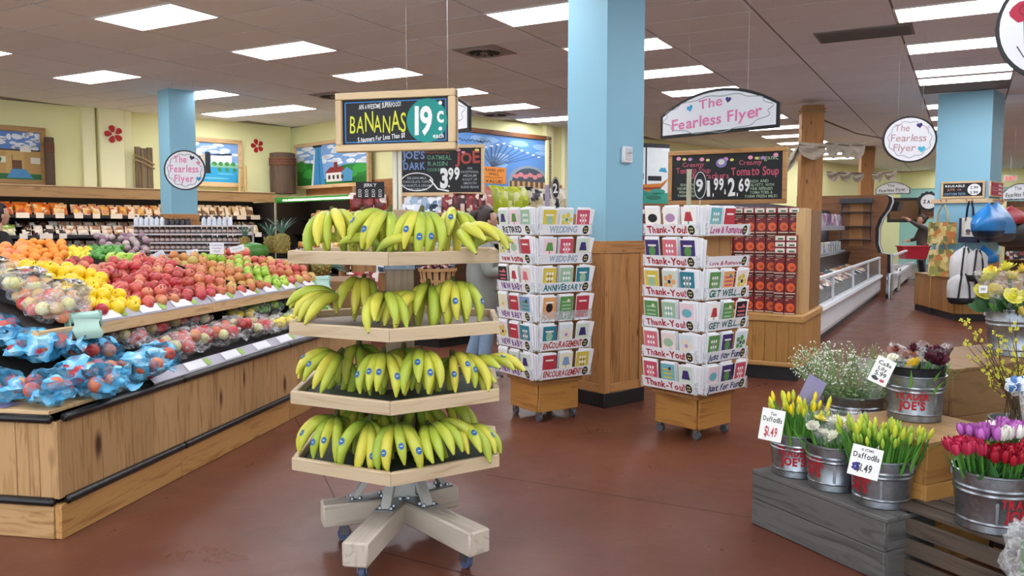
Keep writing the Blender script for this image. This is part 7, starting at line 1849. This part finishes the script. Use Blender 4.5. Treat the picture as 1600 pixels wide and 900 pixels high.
# ---------------------------------------------------------------- crates of the flower display
GC = wood('#5f5d5a', '#403e3c', 'x', .75, .7, knots=.06, rnd=.15); GCY = wood('#5f5d5a', '#403e3c', 'y', .75, .7, knots=.06, rnd=.15)
cA, cBn, cD = gz(1199, 730, .27), gz(1383, 811, .27), gz(1463, 793, .27)
dx = (cD - cBn); dx.z = 0; LXc = dx.length; dx.normalize(); LYc = (cA - cBn).length
ang = atan2(dx.y, dx.x)
gc = thing('grey_crate', 'weathered grey plank crate carrying three flower buckets', 'crate', (cBn.x, cBn.y, 0), ang)
def gcw(x, y, z): c, s = cos(ang), sin(ang); return Vector((cBn.x + x * c - y * s, cBn.y + x * s + y * c, z))
for z0, z1 in ((.002, .128), (.131, .250)):
    mb = MB(); mb.box(0, .018, .0, LYc, z0, z1, .003); mb.build('side_plank', GCY, gc)
    mb = MB(); mb.box(LXc - .018, LXc, 0, LYc, z0, z1, .003); mb.build('side_plank', GCY, gc)
    for y in (0, LYc - .018): mb = MB(); mb.box(.019, LXc - .019, y, y + .018, z0, z1, .003); mb.build('end_plank', GC, gc)
for k in range(3):
    w = LXc / 3; mb = MB(); mb.box(k * w + .001, (k + 1) * w - .001, -.004, LYc + .004, .251, .27, .003); mb.build('top_plank', GCY, gc)
# honey-coloured boxes behind
HB = wood('#b98645', '#9a672e', 'x', .6, .6, knots=.1); HBY = wood('#b98645', '#9a672e', 'y', .6, .6, knots=.1)
def pine_box(p, rz, sx, sy, h, n, label, m1=HB, m2=HBY, top=None):
    t = thing('wooden_box', label, 'box', p, rz)
    for k in range(n):
        z0 = k * h / n + .001; z1 = (k + 1) * h / n - .001 - (.018 if k == n - 1 else 0)
        for y in (0, sy - .018): mb = MB(); mb.box(0, sx, y, y + .018, z0, z1, .002); mb.build('side_plank', m1, t)
        for x in (0, sx - .018): mb = MB(); mb.box(x, x + .018, .019, sy - .019, z0, z1, .002); mb.build('end_plank', m2, t)
    for k in range(3): mb = MB(); mb.box(k * sx / 3 + .001, (k + 1) * sx / 3 - .001, -.003, sy + .003, h - .018, h, .002); mb.build('top_plank', top or m2, t)
    return t
b4 = gz(1441, 655, .55)
def pbx(px, py, z): return gz(px, py, z)
c1 = pbx(1545, 690, .55)
pb = pbx(1450, 692, .55); 
pine_box((pb.x, pb.y, 0), ang, .52, .5, .55, 3, 'honey-coloured pine box carrying the bucket of dark flowers', HB, HBY, wood('#9c7a4c', '#7f6038', 'y', .7, .6))
pb2 = pbx(1490, 577, .74)
pine_box((pb2.x, pb2.y, 0), ang, 1.0, .5, .74, 3, 'taller brown wooden box behind the bucket of dark flowers', wood('#8a6a44', '#6d5032', 'x', .7, .6, knots=.08), wood('#8a6a44', '#6d5032', 'y', .7, .6, knots=.08))
pb3 = pbx(1300, 640, .36)
# slatted dark crate under the tulips
ps = gz(1468, 800, .30)
sx, sy = .62, .55
sc_ = thing('slatted_crate', 'dark slatted wooden crate under the tulip bucket', 'crate', (1.84, 2.86, 0), ang)
DKW = wood('#3a2f28', '#241d19', 'x', .7, .7); DKY = wood('#55483c', '#3b3129', 'y', .7, .7)
for k in range(3):
    z = .02 + k * .085
    for y in (0, sy - .016): mb = MB(); mb.box(0, sx, y, y + .016, z, z + .066, .002); mb.build('side_slat', DKW, sc_)
    for x in (0, sx - .016): mb = MB(); mb.box(x, x + .016, .017, sy - .017, z, z + .066, .002); mb.build('end_slat', DKY, sc_)
for x in (.018, sx - .05):
    for y in (.018, sy - .05): mb = MB(); mb.box(x, x + .03, y, y + .03, 0, .28); mb.build('corner_post', DKW, sc_, False)
for k in range(6): mb = MB(); mb.box(k * sx / 6 + .008, (k + 1) * sx / 6 - .008, 0, sy, .282, .298, .002); mb.build('top_slat', DKY, sc_)
mb = MB(); mb.box(0, sx, -.0, .05, .2985, .3005); 
t = thing('white_tray', 'white plastic tray edge below the pine box', 'tray', tuple(gz(1450, 770, .31)), ang); mb = MB(); mb.box(0, .2, 0, .03, -.005, .05, .004); mb.build('edge', M('#c9cccb', .5), t)

# ---------------------------------------------------------------- galvanised buckets
def galv():
    m, nt, b = nodes('galvanised_steel')
    tc = N(nt, 'ShaderNodeTexCoord'); vo = N(nt, 'ShaderNodeTexVoronoi', i_Scale=55.0); nz = N(nt, 'ShaderNodeTexNoise', i_Scale=9.0)
    for n in (vo, nz): nt.links.new(tc.outputs['Object'], n.inputs['Vector'])
    sp = N(nt, 'ShaderNodeSeparateColor'); nt.links.new(vo.outputs['Color'], sp.inputs[0])
    o = ramp(nt, sp.outputs[0], [(0, '#8a9096'), (1, '#9ca1a6')]); nt.links.new(o, b.inputs['Base Color'])
    b.inputs['Metallic'].default_value = .92; nt.links.new(ramp(nt, nz.outputs['Fac'], [(.3, '#8a8a8a'), (.7, '#b0b0b0')]), b.inputs['Roughness'])
    return m
GV = galv()
def bucket(p, label, d=.265, h=.215, txt_az=None, liner=False, seam=0.0, dark=False):
    t = thing('flower_bucket', label, 'bucket', p, 0, 'galvanised flower buckets'); rt, rb = d / 2, d / 2 * .86
    R_ = lambda z: rb + (rt - rb) * z / h
    pr_ = [(.001, .012), (rb - .004, .010), (rb, .0), (rb + .004, .004), (R_(.03), .03), (R_(.036) + .004, .036), (R_(.042), .042)]
    for z in (.105, .12): pass
    pr_ += [(R_(h * .62), h * .62), (R_(h * .65) + .005, h * .65), (R_(h * .68), h * .68), (R_(h * .71), h * .71), (R_(h * .74) + .005, h * .74), (R_(h * .77), h * .77), (rt, h - .01), (rt + .006, h - .006), (rt + .006, h), (rt - .003, h + .001), (rt - .006, h - .012), (rb - .006, .014), (.001, .013)]
    mb = MB(); mb.lathe(pr_, 40); mb.build('shell', GV, t, True, 35)
    mb = MB(); a = seam; mb.box(R_(.1) - .003, R_(.1) + .002, -.006, .006, .045, h * .6, .001, a); mb.build('seam', GV, t)
    for s in (0, pi):
        mb = MB(); a = seam + 1.2 + s; mb.box(rt - .006, rt + .008, -.018, .018, h - .05, h - .015, .003, a); mb.build('ear', GV, t)
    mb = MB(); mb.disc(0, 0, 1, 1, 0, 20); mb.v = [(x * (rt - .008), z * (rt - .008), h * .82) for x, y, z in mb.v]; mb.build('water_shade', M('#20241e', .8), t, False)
    if liner:
        mb = MB(); mb.lathe([(rt - .01, h - .03), (rt - .004, h + .035), (rt + .002, h + .04), (rt - .008, h + .036), (rt - .02, h - .03)], 36); mb.build('black_liner', M('#15151a', .3), t)
    if txt_az is not None:
        mb = MB(); text(mb, 'TRADER', 0, .108, .038, .15, 0, .045, .02, .08, 1, 0); text(mb, "JOE'S", .0, .062, .038, .115, 0, .045, .02, .08, 2, 0)
        vs = []
        for x, y, z in mb.v:
            a = txt_az + x / R_(z); r = R_(z) + .0015; vs.append((r * cos(a), r * sin(a), z))
        mb.v = vs; mb.build('red_lettering', M('#b3202c', .4), t, False)
    return t
def face_az(p, off=0.0): return atan2(-p.y, -p.x) + off
def on(px, py, z, Y=None): return gz(px, py, z)
def spot(px, Y, z): q = gy(px, 300, Y); return Vector((q.x, Y, z))
q1 = gcw(LXc * .48, LYc - .135, .2705); q2 = gcw(LXc * .47, LYc * .5 + .02, .2705); q3 = gcw(LXc * .52, .155, .2705)
q4 = spot(1441, 3.82, .5505); q5 = spot(1342, 4.28, .36); q6 = spot(1573, 3.1, .299); q7 = spot(1596, 4.55, .7405); 
bucket(q1, 'leftmost bucket of yellow-budded daffodils on the grey crate', .25, .205, face_az(q1, -.15), seam=-1.4)
bucket(q2, 'middle bucket of wrapped white flowers on the grey crate', .245, .205, face_az(q2, -1.0), seam=-1.9)
bucket(q3, 'bucket of green daffodils at the near end of the grey crate', .26, .205, face_az(q3, -.95), seam=-2.0)
bucket(q4, 'bucket of dark maroon flowers with a black liner on the pine box', .262, .215, face_az(q4, -.1), True, seam=-1.2)
bucket(q5, 'wide bucket of white filler sprays behind the left daffodils', .31, .215, None, seam=-1.2)
bucket(q6, 'large tulip bucket on the dark slatted crate at the right', .29, .225, face_az(q6, .75), seam=-2.0)
bucket(q7, 'bucket of yellow roses at the upper right on the tall box', .30, .26, None, seam=-1.7)
# stool under the filler bucket
pine_box((q5.x - .24, q5.y - .17, 0), 0, .48, .42, .358, 2, 'low grey plank box under the bucket of white sprays', GC, GCY)

# ---------------------------------------------------------------- flowers
STEMG = M('#4f8a33', .5, var=.2, rnd=.2); LEAFG = M('#5f9a3c', .45, var=.25, rnd=.25); DKG = M('#2f5a2c', .5, var=.25, rnd=.2)
def blade(L, w, bend, mat, name='leaf'):
    mb = MB(); vs = []
    for i in range(6):
        f = i / 5; x = bend * f * f; z = L * f; ww = w * (1 - f ** 3) + .0006
        vs += [(x, -ww, z), (x + ww * .4, 0, z), (x, ww, z)]
    mb.add(vs, [(3 * i, 3 * i + 1, 3 * i + 4, 3 * i + 3) for i in range(5)] + [(3 * i + 1, 3 * i + 2, 3 * i + 5, 3 * i + 4) for i in range(5)]); return mb.mesh(name, mat)
BL = [blade(.2, .009, b, LEAFG) for b in (.01, .03, .055)] + [blade(.16, .009, .04, LEAFG)]
def bud_stem(L, tipcol, name='stem'):
    mb = MB(); mb.tube([(0, 0, 0), (.003, 0, L * .5), (.0, 0, L)], [.0042, .0042, .0038], 6)
    mb.cur = 1; n0 = len(mb.v); mb.lathe([(.004, L - .004), (.0095, L + .012), (.0085, L + .03), (.003, L + .045), (.0005, L + .048)], 8); return mb.mesh(name, [STEMG, M(tipcol, .5, rnd=.15)], True, 60)
def bunch_of(name, label, p, parts, n, r0, r1, zb, seed, lean=.5, cat='flowers', szr=(.85, 1.1)):
    rr = random.Random(seed); t = thing(name, label, cat, p, 0)
    for k in range(n):
        nm, me = parts[k % len(parts)]; q = sqrt((k + .5) / n); a = k * 2.39996 + rr.uniform(-.2, .2)
        o = obj(nm, me, t, (r0 * q * cos(a), r0 * q * sin(a), zb), (0, 0, 0), rr.uniform(*szr))
        tl = lean * q * rr.uniform(.7, 1.15)
        o.rotation_euler = (Matrix.Rotation(a, 3, 'Z') @ Matrix.Rotation(tl, 3, 'Y') @ Matrix.Rotation(rr.uniform(0, 6.28) if 'head' in nm or 'stem' in nm else rr.uniform(-.6, .6), 3, 'Z')).to_euler()
    return t
BUDY = bud_stem(.2, '#c9cf3c'); BUDG = bud_stem(.19, '#9ab83c'); BUDYY = bud_stem(.21, '#ecd21c')
lf = [('leaf', b) for b in BL]
bunch_of('daffodils', 'daffodil buds in the leftmost bucket', q1, [('bud_stem', BUDY)] + lf + [('bud_stem', BUDY), ('bud_stem', BUDYY)] + lf[:2], 110, .105, .1, .12, 3, .34)
bunch_of('daffodils', 'dense green daffodil stems in the near bucket', q3, [('bud_stem', BUDG), lf[0], ('bud_stem', BUDG), lf[1], lf[2], ('bud_stem', BUDY)], 150, .112, .1, .11, 4, .32)
def rosette(r, cols, layers=4, pet=6, name='flower_head', open_=.9):
    mb = MB(); 
    for l in range(layers):
        f = (l + 1) / layers; n = pet; R0 = r * f; mb.cur = min(l, len(cols) - 1)
        for k in range(n):
            a = 2 * pi * (k + .5 * (l % 2)) / n; w = R0 * .62; vs = []
            for i in range(4):
                g = i / 3; rad = R0 * (.25 + .75 * sin(g * pi * .5 * (.6 + .4 * f))); z = r * (.1 + .75 * (g ** .8) * (1.15 - f * open_)) + r * .2 * (1 - f)
                for s in (-1, 0, 1):
                    aa = a + s * .55 * (.5 + .5 * sin(pi * min(.95, g * .8 + .15))) * (6 / n); q = rad * (1 - .06 * abs(s)); vs.append((q * cos(aa), q * sin(aa), z + .10 * r * (g > .9) * (1 - abs(s))))
            mb.add(vs, [(3 * i + s, 3 * i + s + 1, 3 * i + s + 4, 3 * i + s + 3) for i in range(3) for s in (0, 1)])
    mb.cur = 0; mb.blob((0, 0, r * .35), (r * .35, r * .35, r * .4), 8, 6)
    return mb.mesh(name, [M(c, .55, rnd=.15) for c in cols], True, 80)
def heads(name, label, p, specs, cat='flowers', stem=.16, zb=.1, stemm=None, group=None):
    """specs: (dx, dy, z, mesh, tilt-x, tilt-y, scale); each head carries its own stem"""
    t = thing(name, label, cat, p, 0, group)
    for dx_, dy_, z, me, ax, ay, s in specs:
        o = obj('flower_head', me, t, (dx_, dy_, z), (ax, ay, dx_ * 60), s)
        mb = MB(); mb.tube([(dx_ * .3, dy_ * .3, zb), (dx_ * .75, dy_ * .75, (zb + z) / 2), (dx_, dy_, z)], .0035, 5); mb.build('stem', stemm or STEMG, t)
    return t
def wrap(p, r, h, z0, label, seed, tilt=0.0, mat=None, flare=1.5):
    t = thing('cellophane', label, 'cellophane wrap', p, seed); t.rotation_euler = (tilt, 0, seed)
    mb = MB(); n = 22; vs = []
    for i, f in enumerate((0, .3, .6, .85, 1.0)):
        for k in range(n):
            a = 2 * pi * k / n; q = r * (.55 + (flare - .55) * f) * (1 + .16 * f * noise.noise(Vector((cos(a) * 3, sin(a) * 3, seed * 7 + i * .3)))); vs.append((q * cos(a), q * sin(a), z0 + h * f + .04 * f * noise.noise(Vector((k * .9, seed, 1)))))
    mb.add(vs, [(i * n + k, i * n + (k + 1) % n, (i + 1) * n + (k + 1) % n, (i + 1) * n + k) for i in range(4) for k in range(n)]); mb.build('film', mat or CLEAR, t); return t
WR = rosette(.036, ('#e9e6cf', '#f1efe0', '#e6e8d2', '#f4f2e6')); YR = rosette(.030, ('#d9c24a', '#e6d465', '#efe27a')); MRN = rosette(.044, ('#3c0f1e', '#541a2a', '#6a2336', '#4a1526')); ORG = rosette(.044, ('#6a2a14', '#8f3a1c', '#a34a24')); GOLD = rosette(.04, ('#e8a812', '#f0bb1e', '#f5c832'))
hd = [(-.075, -.05, .25, WR, .5, -.4, 1), (-.03, -.095, .25, WR, .8, 0, 1.1), (.03, -.08, .27, WR, .7, .2, 1), (-.09, .02, .27, WR, 0, -.6, .9), (.0, .0, .29, WR, 0, 0, 1.1), (.06, -.02, .28, YR, .2, .4, 1), (.05, .06, .28, WR, -.2, .3, .9), (-.04, .07, .29, YR, -.3, 0, 1), (.095, -.06, .25, MRN, .4, .6, .7), (.10, .02, .26, YR, 0, .6, 1)]
heads('ranunculus', 'white and cream blossoms in the middle bucket', q2, hd)
bunch_of('foliage', 'green leaves among the white blossoms of the middle bucket', q2, lf, 26, .09, .1, .09, 8, .5, 'leaves')
wrap(q2 + Vector((-.03, -.01, 0)), .075, .13, .19, 'clear wrap round the white blossoms in the middle bucket', .4); wrap(q2 + Vector((.05, .03, 0)), .06, .14, .19, 'second clear wrap behind the white blossoms', 1.7)
hd = [(-.05, -.03, .29, ORG, .5, -.3, 1), (-.045, -.075, .265, GOLD, 1.0, -.2, .95), (.03, -.07, .28, MRN, .7, .1, 1.15), (.085, -.05, .285, MRN, .6, .5, 1.05), (.06, .0, .30, MRN, .2, .3, 1.1), (.0, .03, .31, MRN, 0, 0, 1), (.12, .05, .30, MRN, 0, .6, 1), (-.1, .02, .28, WR, .2, -.5, .8), (.155, .0, .30, MRN, .2, .8, .9), (-.07, .06, .30, ORG, -.2, -.2, .9)]
heads('dark_blossoms', 'maroon, rust and gold blossoms in the black-lined bucket', q4, hd)
bunch_of('foliage', 'leaves under the maroon blossoms', q4, lf, 24, .10, .1, .1, 9, .55, 'leaves')
for k, (dx_, dy_) in enumerate(((-.06, -.02), (.09, .02))): wrap(q4 + Vector((dx_, dy_, 0)), .055, .14, .2, 'clear wrap round the %s spray of maroon blossoms' % ORD[k], .3 + k)
# white filler sprays
t = thing('white_filler', 'airy sprays of tiny white blossoms and thin green stems in the wide bucket', 'flowers', q5, 0)
rr = random.Random(5); sm_ = MB(); fmb_ = MB()
for k in range(170):
    a = rr.uniform(0, 6.28); q = sqrt(rr.random()); b0_ = Vector((.11 * q * cos(a), .11 * q * sin(a), .15)); L = rr.uniform(.2, .34); tl = .75 * q
    d = Vector((sin(tl) * cos(a) - .12, sin(tl) * sin(a), cos(tl))); e = b0_ + d * L; sm_.tube([b0_, b0_ + d * L * .5 + Vector((rr.uniform(-.01, .01), 0, .01)), e], [.0016, .0013, .0008], 4, False)
    for j in range(5):
        c = e + Vector((rr.uniform(-.025, .025), rr.uniform(-.025, .025), rr.uniform(-.03, .02))); sm_.tube([e - d * .05, c], .0007, 3, False)
        s = rr.uniform(.003, .0055)
        if d.x < .05 or rr.random() < .25: fmb_.add([c + Vector(v) * s for v in ((1, 0, 0), (-1, 0, 0), (0, 1, 0), (0, -1, 0), (0, 0, 1), (0, 0, -1))], [(0, 2, 4), (2, 1, 4), (1, 3, 4), (3, 0, 4), (2, 0, 5), (1, 2, 5), (3, 1, 5), (0, 3, 5)])
    for j in range(4):
        c = b0_ + d * L * rr.uniform(.25, .9); s = Vector((rr.uniform(-1, 1), rr.uniform(-1, 1), rr.uniform(-.2, .6))).normalized(); s2 = s.cross(d).normalized() * .004; sm_.add([c, c + s * .014 + s2, c + s * .03, c + s * .014 - s2], [(0, 1, 2, 3)])
tag(sm_.build('fine_stems', M('#7f9a62', .6, var=.25), t), kind='stuff'); tag(fmb_.build('tiny_blossoms', M('#e6e8da', .6), t, False), kind='stuff')
wrap(q5 + Vector((.09, -.03, 0)), .07, .22, .18, 'clear cone of wrap at the right of the white sprays', 2.2, 0, film('#f2f6f4', .88), 1.25)
# tulips
def tulip(cols, name='tulip_head'):
    mb = MB()
    for k in range(6):
        a = k * pi / 3; inner = k % 2; vs = []; mb.cur = inner
        for i in range(5):
            f = i / 4; rad = .0185 * (.35 + .75 * sin(pi * (.12 + .62 * f))) * (1 - .12 * inner); z = .048 * f
            for s in (-1, 0, 1):
                w = .62 * sin(pi * (.15 + .72 * f)) ; aa = a + s * w; vs.append(((rad * (1 - .1 * abs(s))) * cos(aa), (rad * (1 - .1 * abs(s))) * sin(aa), z))
        mb.add(vs, [(3 * i + s, 3 * i + s + 1, 3 * i + s + 4, 3 * i + s + 3) for i in range(4) for s in (0, 1)])
    mb.cur = 1; mb.blob((0, 0, .02), (.011, .011, .022), 8, 6); return mb.mesh(name, [M(c, .45, var=.15, rnd=.15) for c in cols], True, 80)
TU = {'red': tulip(('#b3122c', '#8f0d24')), 'pink': tulip(('#cf3a5c', '#b82548')), 'mauve': tulip(('#b866b4', '#a34fa0')), 'white': tulip(('#ecebe2', '#dcdccb')), 'crimson': tulip(('#c2203a', '#a3162e'))}
rr = random.Random(12); LFB = [blade(.17, .014, b, M('#4a7d45', .45, var=.25, rnd=.2)) for b in (.03, .06)]
for col, cx, cy, n, lab in (('pink', -.105, -.02, 13, 'bunch of deep pink tulips at the left of the large bucket'), ('mauve', -.02, .06, 11, 'bunch of mauve tulips behind in the large bucket'), ('white', .05, .05, 9, 'bunch of white tulips in the large bucket'), ('red', .0, -.065, 16, 'bunch of dark red tulips at the front of the large bucket'), ('crimson', .10, -.05, 14, 'bunch of crimson tulips at the right of the large bucket'), ('mauve', .10, .08, 10, 'second bunch of mauve tulips at the back right')):
    t = thing('tulip_bunch', lab, 'tulips', q6, 0)
    for k in range(n):
        a = k * 2.4; q = .062 * sqrt((k + .5) / n); x = cx + q * cos(a); y = cy + q * sin(a); z = .275 + .06 * (cy + .06) / .14 + .02 * noise.noise(Vector((k, cx * 9, 0))) + .012 * (1 - q / .06)
        x *= 1.12; tl = Vector((x * 2.2, y * 2.0, 1)).normalized(); e = tl.to_track_quat('Z', 'Y').to_euler()
        o = obj('tulip_head', TU[col], t, (x, y, z), e, rr.uniform(.95, 1.2))
        mb = MB(); mb.tube([(x * .5, y * .5, .14), (x * .85, y * .85, (z + .14) / 2), (x, y, z)], .0042, 5); mb.build('stem', STEMG, t)
    for k in range(8):
        a = rr.uniform(0, 6.28); o = obj('leaf', LFB[k % 2], t, (cx * .7 + .03 * cos(a), cy * .7 + .03 * sin(a), .13), (0, 0, 0), rr.uniform(.8, 1.1)); o.rotation_euler = (Matrix.Rotation(a, 3, 'Z') @ Matrix.Rotation(.4, 3, 'Y')).to_euler()
# yellow roses
YRS = rosette(.048, ('#c9c33a', '#dfd852', '#e9e470', '#e2de66'), 4, 6); YR2 = rosette(.045, ('#d9bb3a', '#ead05a', '#f0dc78'), 4, 6)
hd = []
for k, (x, y, z) in enumerate(((-.16, -.06, .36), (-.10, -.12, .33), (-.02, -.14, .34), (-.14, .02, .42), (-.07, -.05, .43), (.02, -.07, .42), (.05, -.13, .30), (-.03, .04, .47), (-.10, .08, .45), (.06, .03, .46), (.10, -.05, .38), (-.19, .02, .34), (-.08, -.15, .25), (.0, -.16, .24))): hd.append((x, y, z, YRS if (k + (x > -.03)) % 2 else YR2, .5 - y * 3, x * 4, 1.05 + .1 * (k % 2)))
heads('yellow_roses', 'large pale yellow roses in the upper right bucket', q7, hd, zb=.18, stemm=DKG)
def leafm(L, w, mat):
    mb = MB(); vs = []
    for i in range(5):
        f = i / 4; ww = w * sin(pi * (f * .92 + .04)); vs += [(-ww, -.12 * L * f * f, L * f), (0, .1 * ww, L * f), (ww, -.12 * L * f * f, L * f)]
    mb.add(vs, [(3 * i + s, 3 * i + s + 1, 3 * i + s + 4, 3 * i + s + 3) for i in range(4) for s in (0, 1)]); return mb.mesh('leaf', mat)
RL = [leafm(.09, .024, DKG), leafm(.07, .02, LEAFG)]
bunch_of('rose_foliage', 'dark green leaves below the yellow roses', q7, [('leaf', RL[0]), ('leaf', RL[0]), ('leaf', RL[1])], 90, .15, .1, .24, 14, 1.1, 'leaves', (.8, 1.3))
wrap(q7 + Vector((-.05, -.03, 0)), .14, .22, .24, 'clear wrap round the yellow roses', 3.1, 0, None, 1.35)
t = thing('barcode_tag', 'small white barcode tag on the yellow roses', 'tag', gy(1536, 452, 4.36), 0); mb = MB(); mb.box(-.022, .022, -.001, .001, -.02, .02); mb.build('tag', CARDW, t, False); mb = MB()
for k in range(7): mb.rect(-.012 + k * .0035, -.0105 + k * .0035, -.006, .008, -.0015)
tag(mb.build('bars', M('#1a1a1a', .6), t, False), kind='stuff')
# forsythia branches rising from the right edge
rr = random.Random(31); base = spot(1612, 3.75, .62); 
t = thing('forsythia_branches', 'thin brown branches dotted with yellow forsythia blossoms at the right edge', 'branches', base, 0)
fl_ = MB()
for k in range(26):
    px = rr.uniform(1500, 1640); py = rr.uniform(490, 575); e = gy(px, py, 3.75 + rr.uniform(-.2, .25)) - base; m = e * .5 + Vector((rr.uniform(-.03, .03), 0, -.02 + .03 * rr.random()))
    pts = [Vector((rr.uniform(-.1, .1), rr.uniform(-.08, .08), -.1)), e * .25 + Vector((0, 0, -.02)), m, e * .78 + Vector((rr.uniform(-.02, .02), 0, .01)), e]
    mb = MB(); mb.tube(pts, [.003, .0028, .0024, .0018, .001], 5); mb.build('branch', M('#5c4a32', .8), t)
    for j in range(rr.randrange(5, 10)):
        f = rr.uniform(.35, 1); i = min(3, int(f * 4)); c = pts[i].lerp(pts[i + 1], f * 4 - i) + Vector((rr.uniform(-.008, .008), rr.uniform(-.008, .008), rr.uniform(0, .01)))
        for g in range(4):
            a = g * pi / 2 + rr.random(); d = Vector((cos(a), rr.uniform(-.4, .4), sin(a))) * .011; w = Vector((-sin(a), 0, cos(a))) * .0045; fl_.add([c, c + d * .6 + w, c + d, c + d * .6 - w], [(0, 1, 2, 3)])
tag(fl_.build('yellow_blossoms', M('#d3cf45', .5, var=.2), t, False), kind='stuff')
bk8 = bucket(base - Vector((0, 0, .28)), 'bucket of forsythia just outside the right edge', .26, .22, None)
pine_box((base.x - .2, base.y - .15, 0), 0, .45, .3, .34, 2, 'wooden box under the forsythia bucket')
# blue-white striped wrapped parcel and cellophane at the right edge
p = gy(1592, 603, 3.55); t = thing('striped_wrap', 'crumpled blue and white striped flower wrap at the right edge', 'flower wrap', p, .2)
mb = MB(); mb.blob((0, 0, 0), (.055, .05, .04), 16, 10, .5, 3, 4); mb.build('paper', printed(('#4f7fb8', '#e6ebf0', '#cfd8e2', '#2f5a92', '#f2f2f2'), 30, .4), t)
wrap(gy(1618, 640, 3.45) - Vector((0, 0, .1)), .07, .2, 0, 'clear plastic sleeve below the striped wrap', 5.2, -.3, film('#eef2f4', .9))
p = gy(1606, 868, 2.75); t = thing('cellophane_bouquet', 'crinkled clear cellophane bouquet at the bottom right corner', 'bouquet', p, 0)
mb = MB(); mb.blob((0, 0, 0), (.075, .07, .12), 24, 16, .45, 3.2, 8); mb.build('film', film('#f2f4f6', .93), t)
mb = MB(); mb.tube([(0, 0, -.14), (0, 0, .05)], .02, 6); mb.build('stems', STEMG, t)
mb = MB(); mb.tube([(0, 0, -(p.z)), (0, 0, -.12)], .06, 10); mb.build('dark_vase', M('#2a2a2c', .5), t)

# ---------------------------------------------------------------- price tags on the buckets
def tagcard(px, py, Y, w, h, tilt, label, lines, extra_=None):
    p = gy(px, py, Y); t = thing('price_tag', label, 'price tag', p, 0, 'hand-lettered flower price tags'); t.rotation_euler = (radians(-12), tilt, radians(-18))
    mb = MB(); mb.box(-w / 2, w / 2, -.0015, .0015, -h / 2, h / 2, .0006); mb.build('card', M('#ecebe4', .4, var=.02), t)
    for i, (s, z, hh, ww, c) in enumerate(lines): mb = MB(); text(mb, s, 0, z * h, hh * h, ww * w, -.002 - i * .0001, .02, .08, .08, i); mb.build('writing', M(c, .5), t, False)
    if extra_: paint(t, extra_(w, h), -.0022, 'doodle')
    mb = MB(); mb.tube([(w * .3, .003, h * .42), (w * .34, .02, h * .62), (w * .3, .05, h * .5)], .0012, 5); mb.build('string', M('#cfcabc', .6), t); return t
K, RD = '#26262a', '#b3202c'
tagcard(1206, 664, 3.70, .102, .145, .14, 'white price tag reading 1.49 in red on the leftmost bucket', (('Ten', .30, .10, .25, K), ('Daffodils', .10, .16, .82, K), ('$1.49', -.36, .30, .55, RD)))
tagcard(1352, 722, 3.27, .118, .125, .2, 'white price tag with a purple flower reading 1.49 on the near bucket', (('10 STEMS', .34, .08, .4, K), ('Daffodils', .10, .18, .85, K), ('$1.49', -.32, .26, .5, K)), lambda w, h: [('#3a3a8c', [ell(-w * .28 + w * .07 * cos(q * 1.256), -h * .2 + h * .09 * sin(q * 1.256), w * .07, h * .06, 8) for q in range(5)])])
tagcard(1378, 580, 3.75, .085, .125, .42, 'tilted white price tag beside the white sprays', (('Calla', .22, .14, .7, K), ('Lily', .02, .14, .5, K), ('5.99', -.2, .16, .6, K)), lambda w, h: [('#c2506a', [ell(w * .2, -h * .34, w * .14, h * .06, 8)]), ('#3a3a3c', [ell(-w * .2, -h * .32, w * .18, h * .08, 8, .3, 2)])])
t = thing('purple_card', 'purple-grey card leaning behind the leftmost daffodils', 'card', gy(1262, 625, 4.0), radians(-10)); t.rotation_euler = (radians(-10), .5, 0); mb = MB(); mb.box(-.05, .05, -.001, .001, -.02, .12); mb.build('card', M('#8d86a8', .5), t, False)
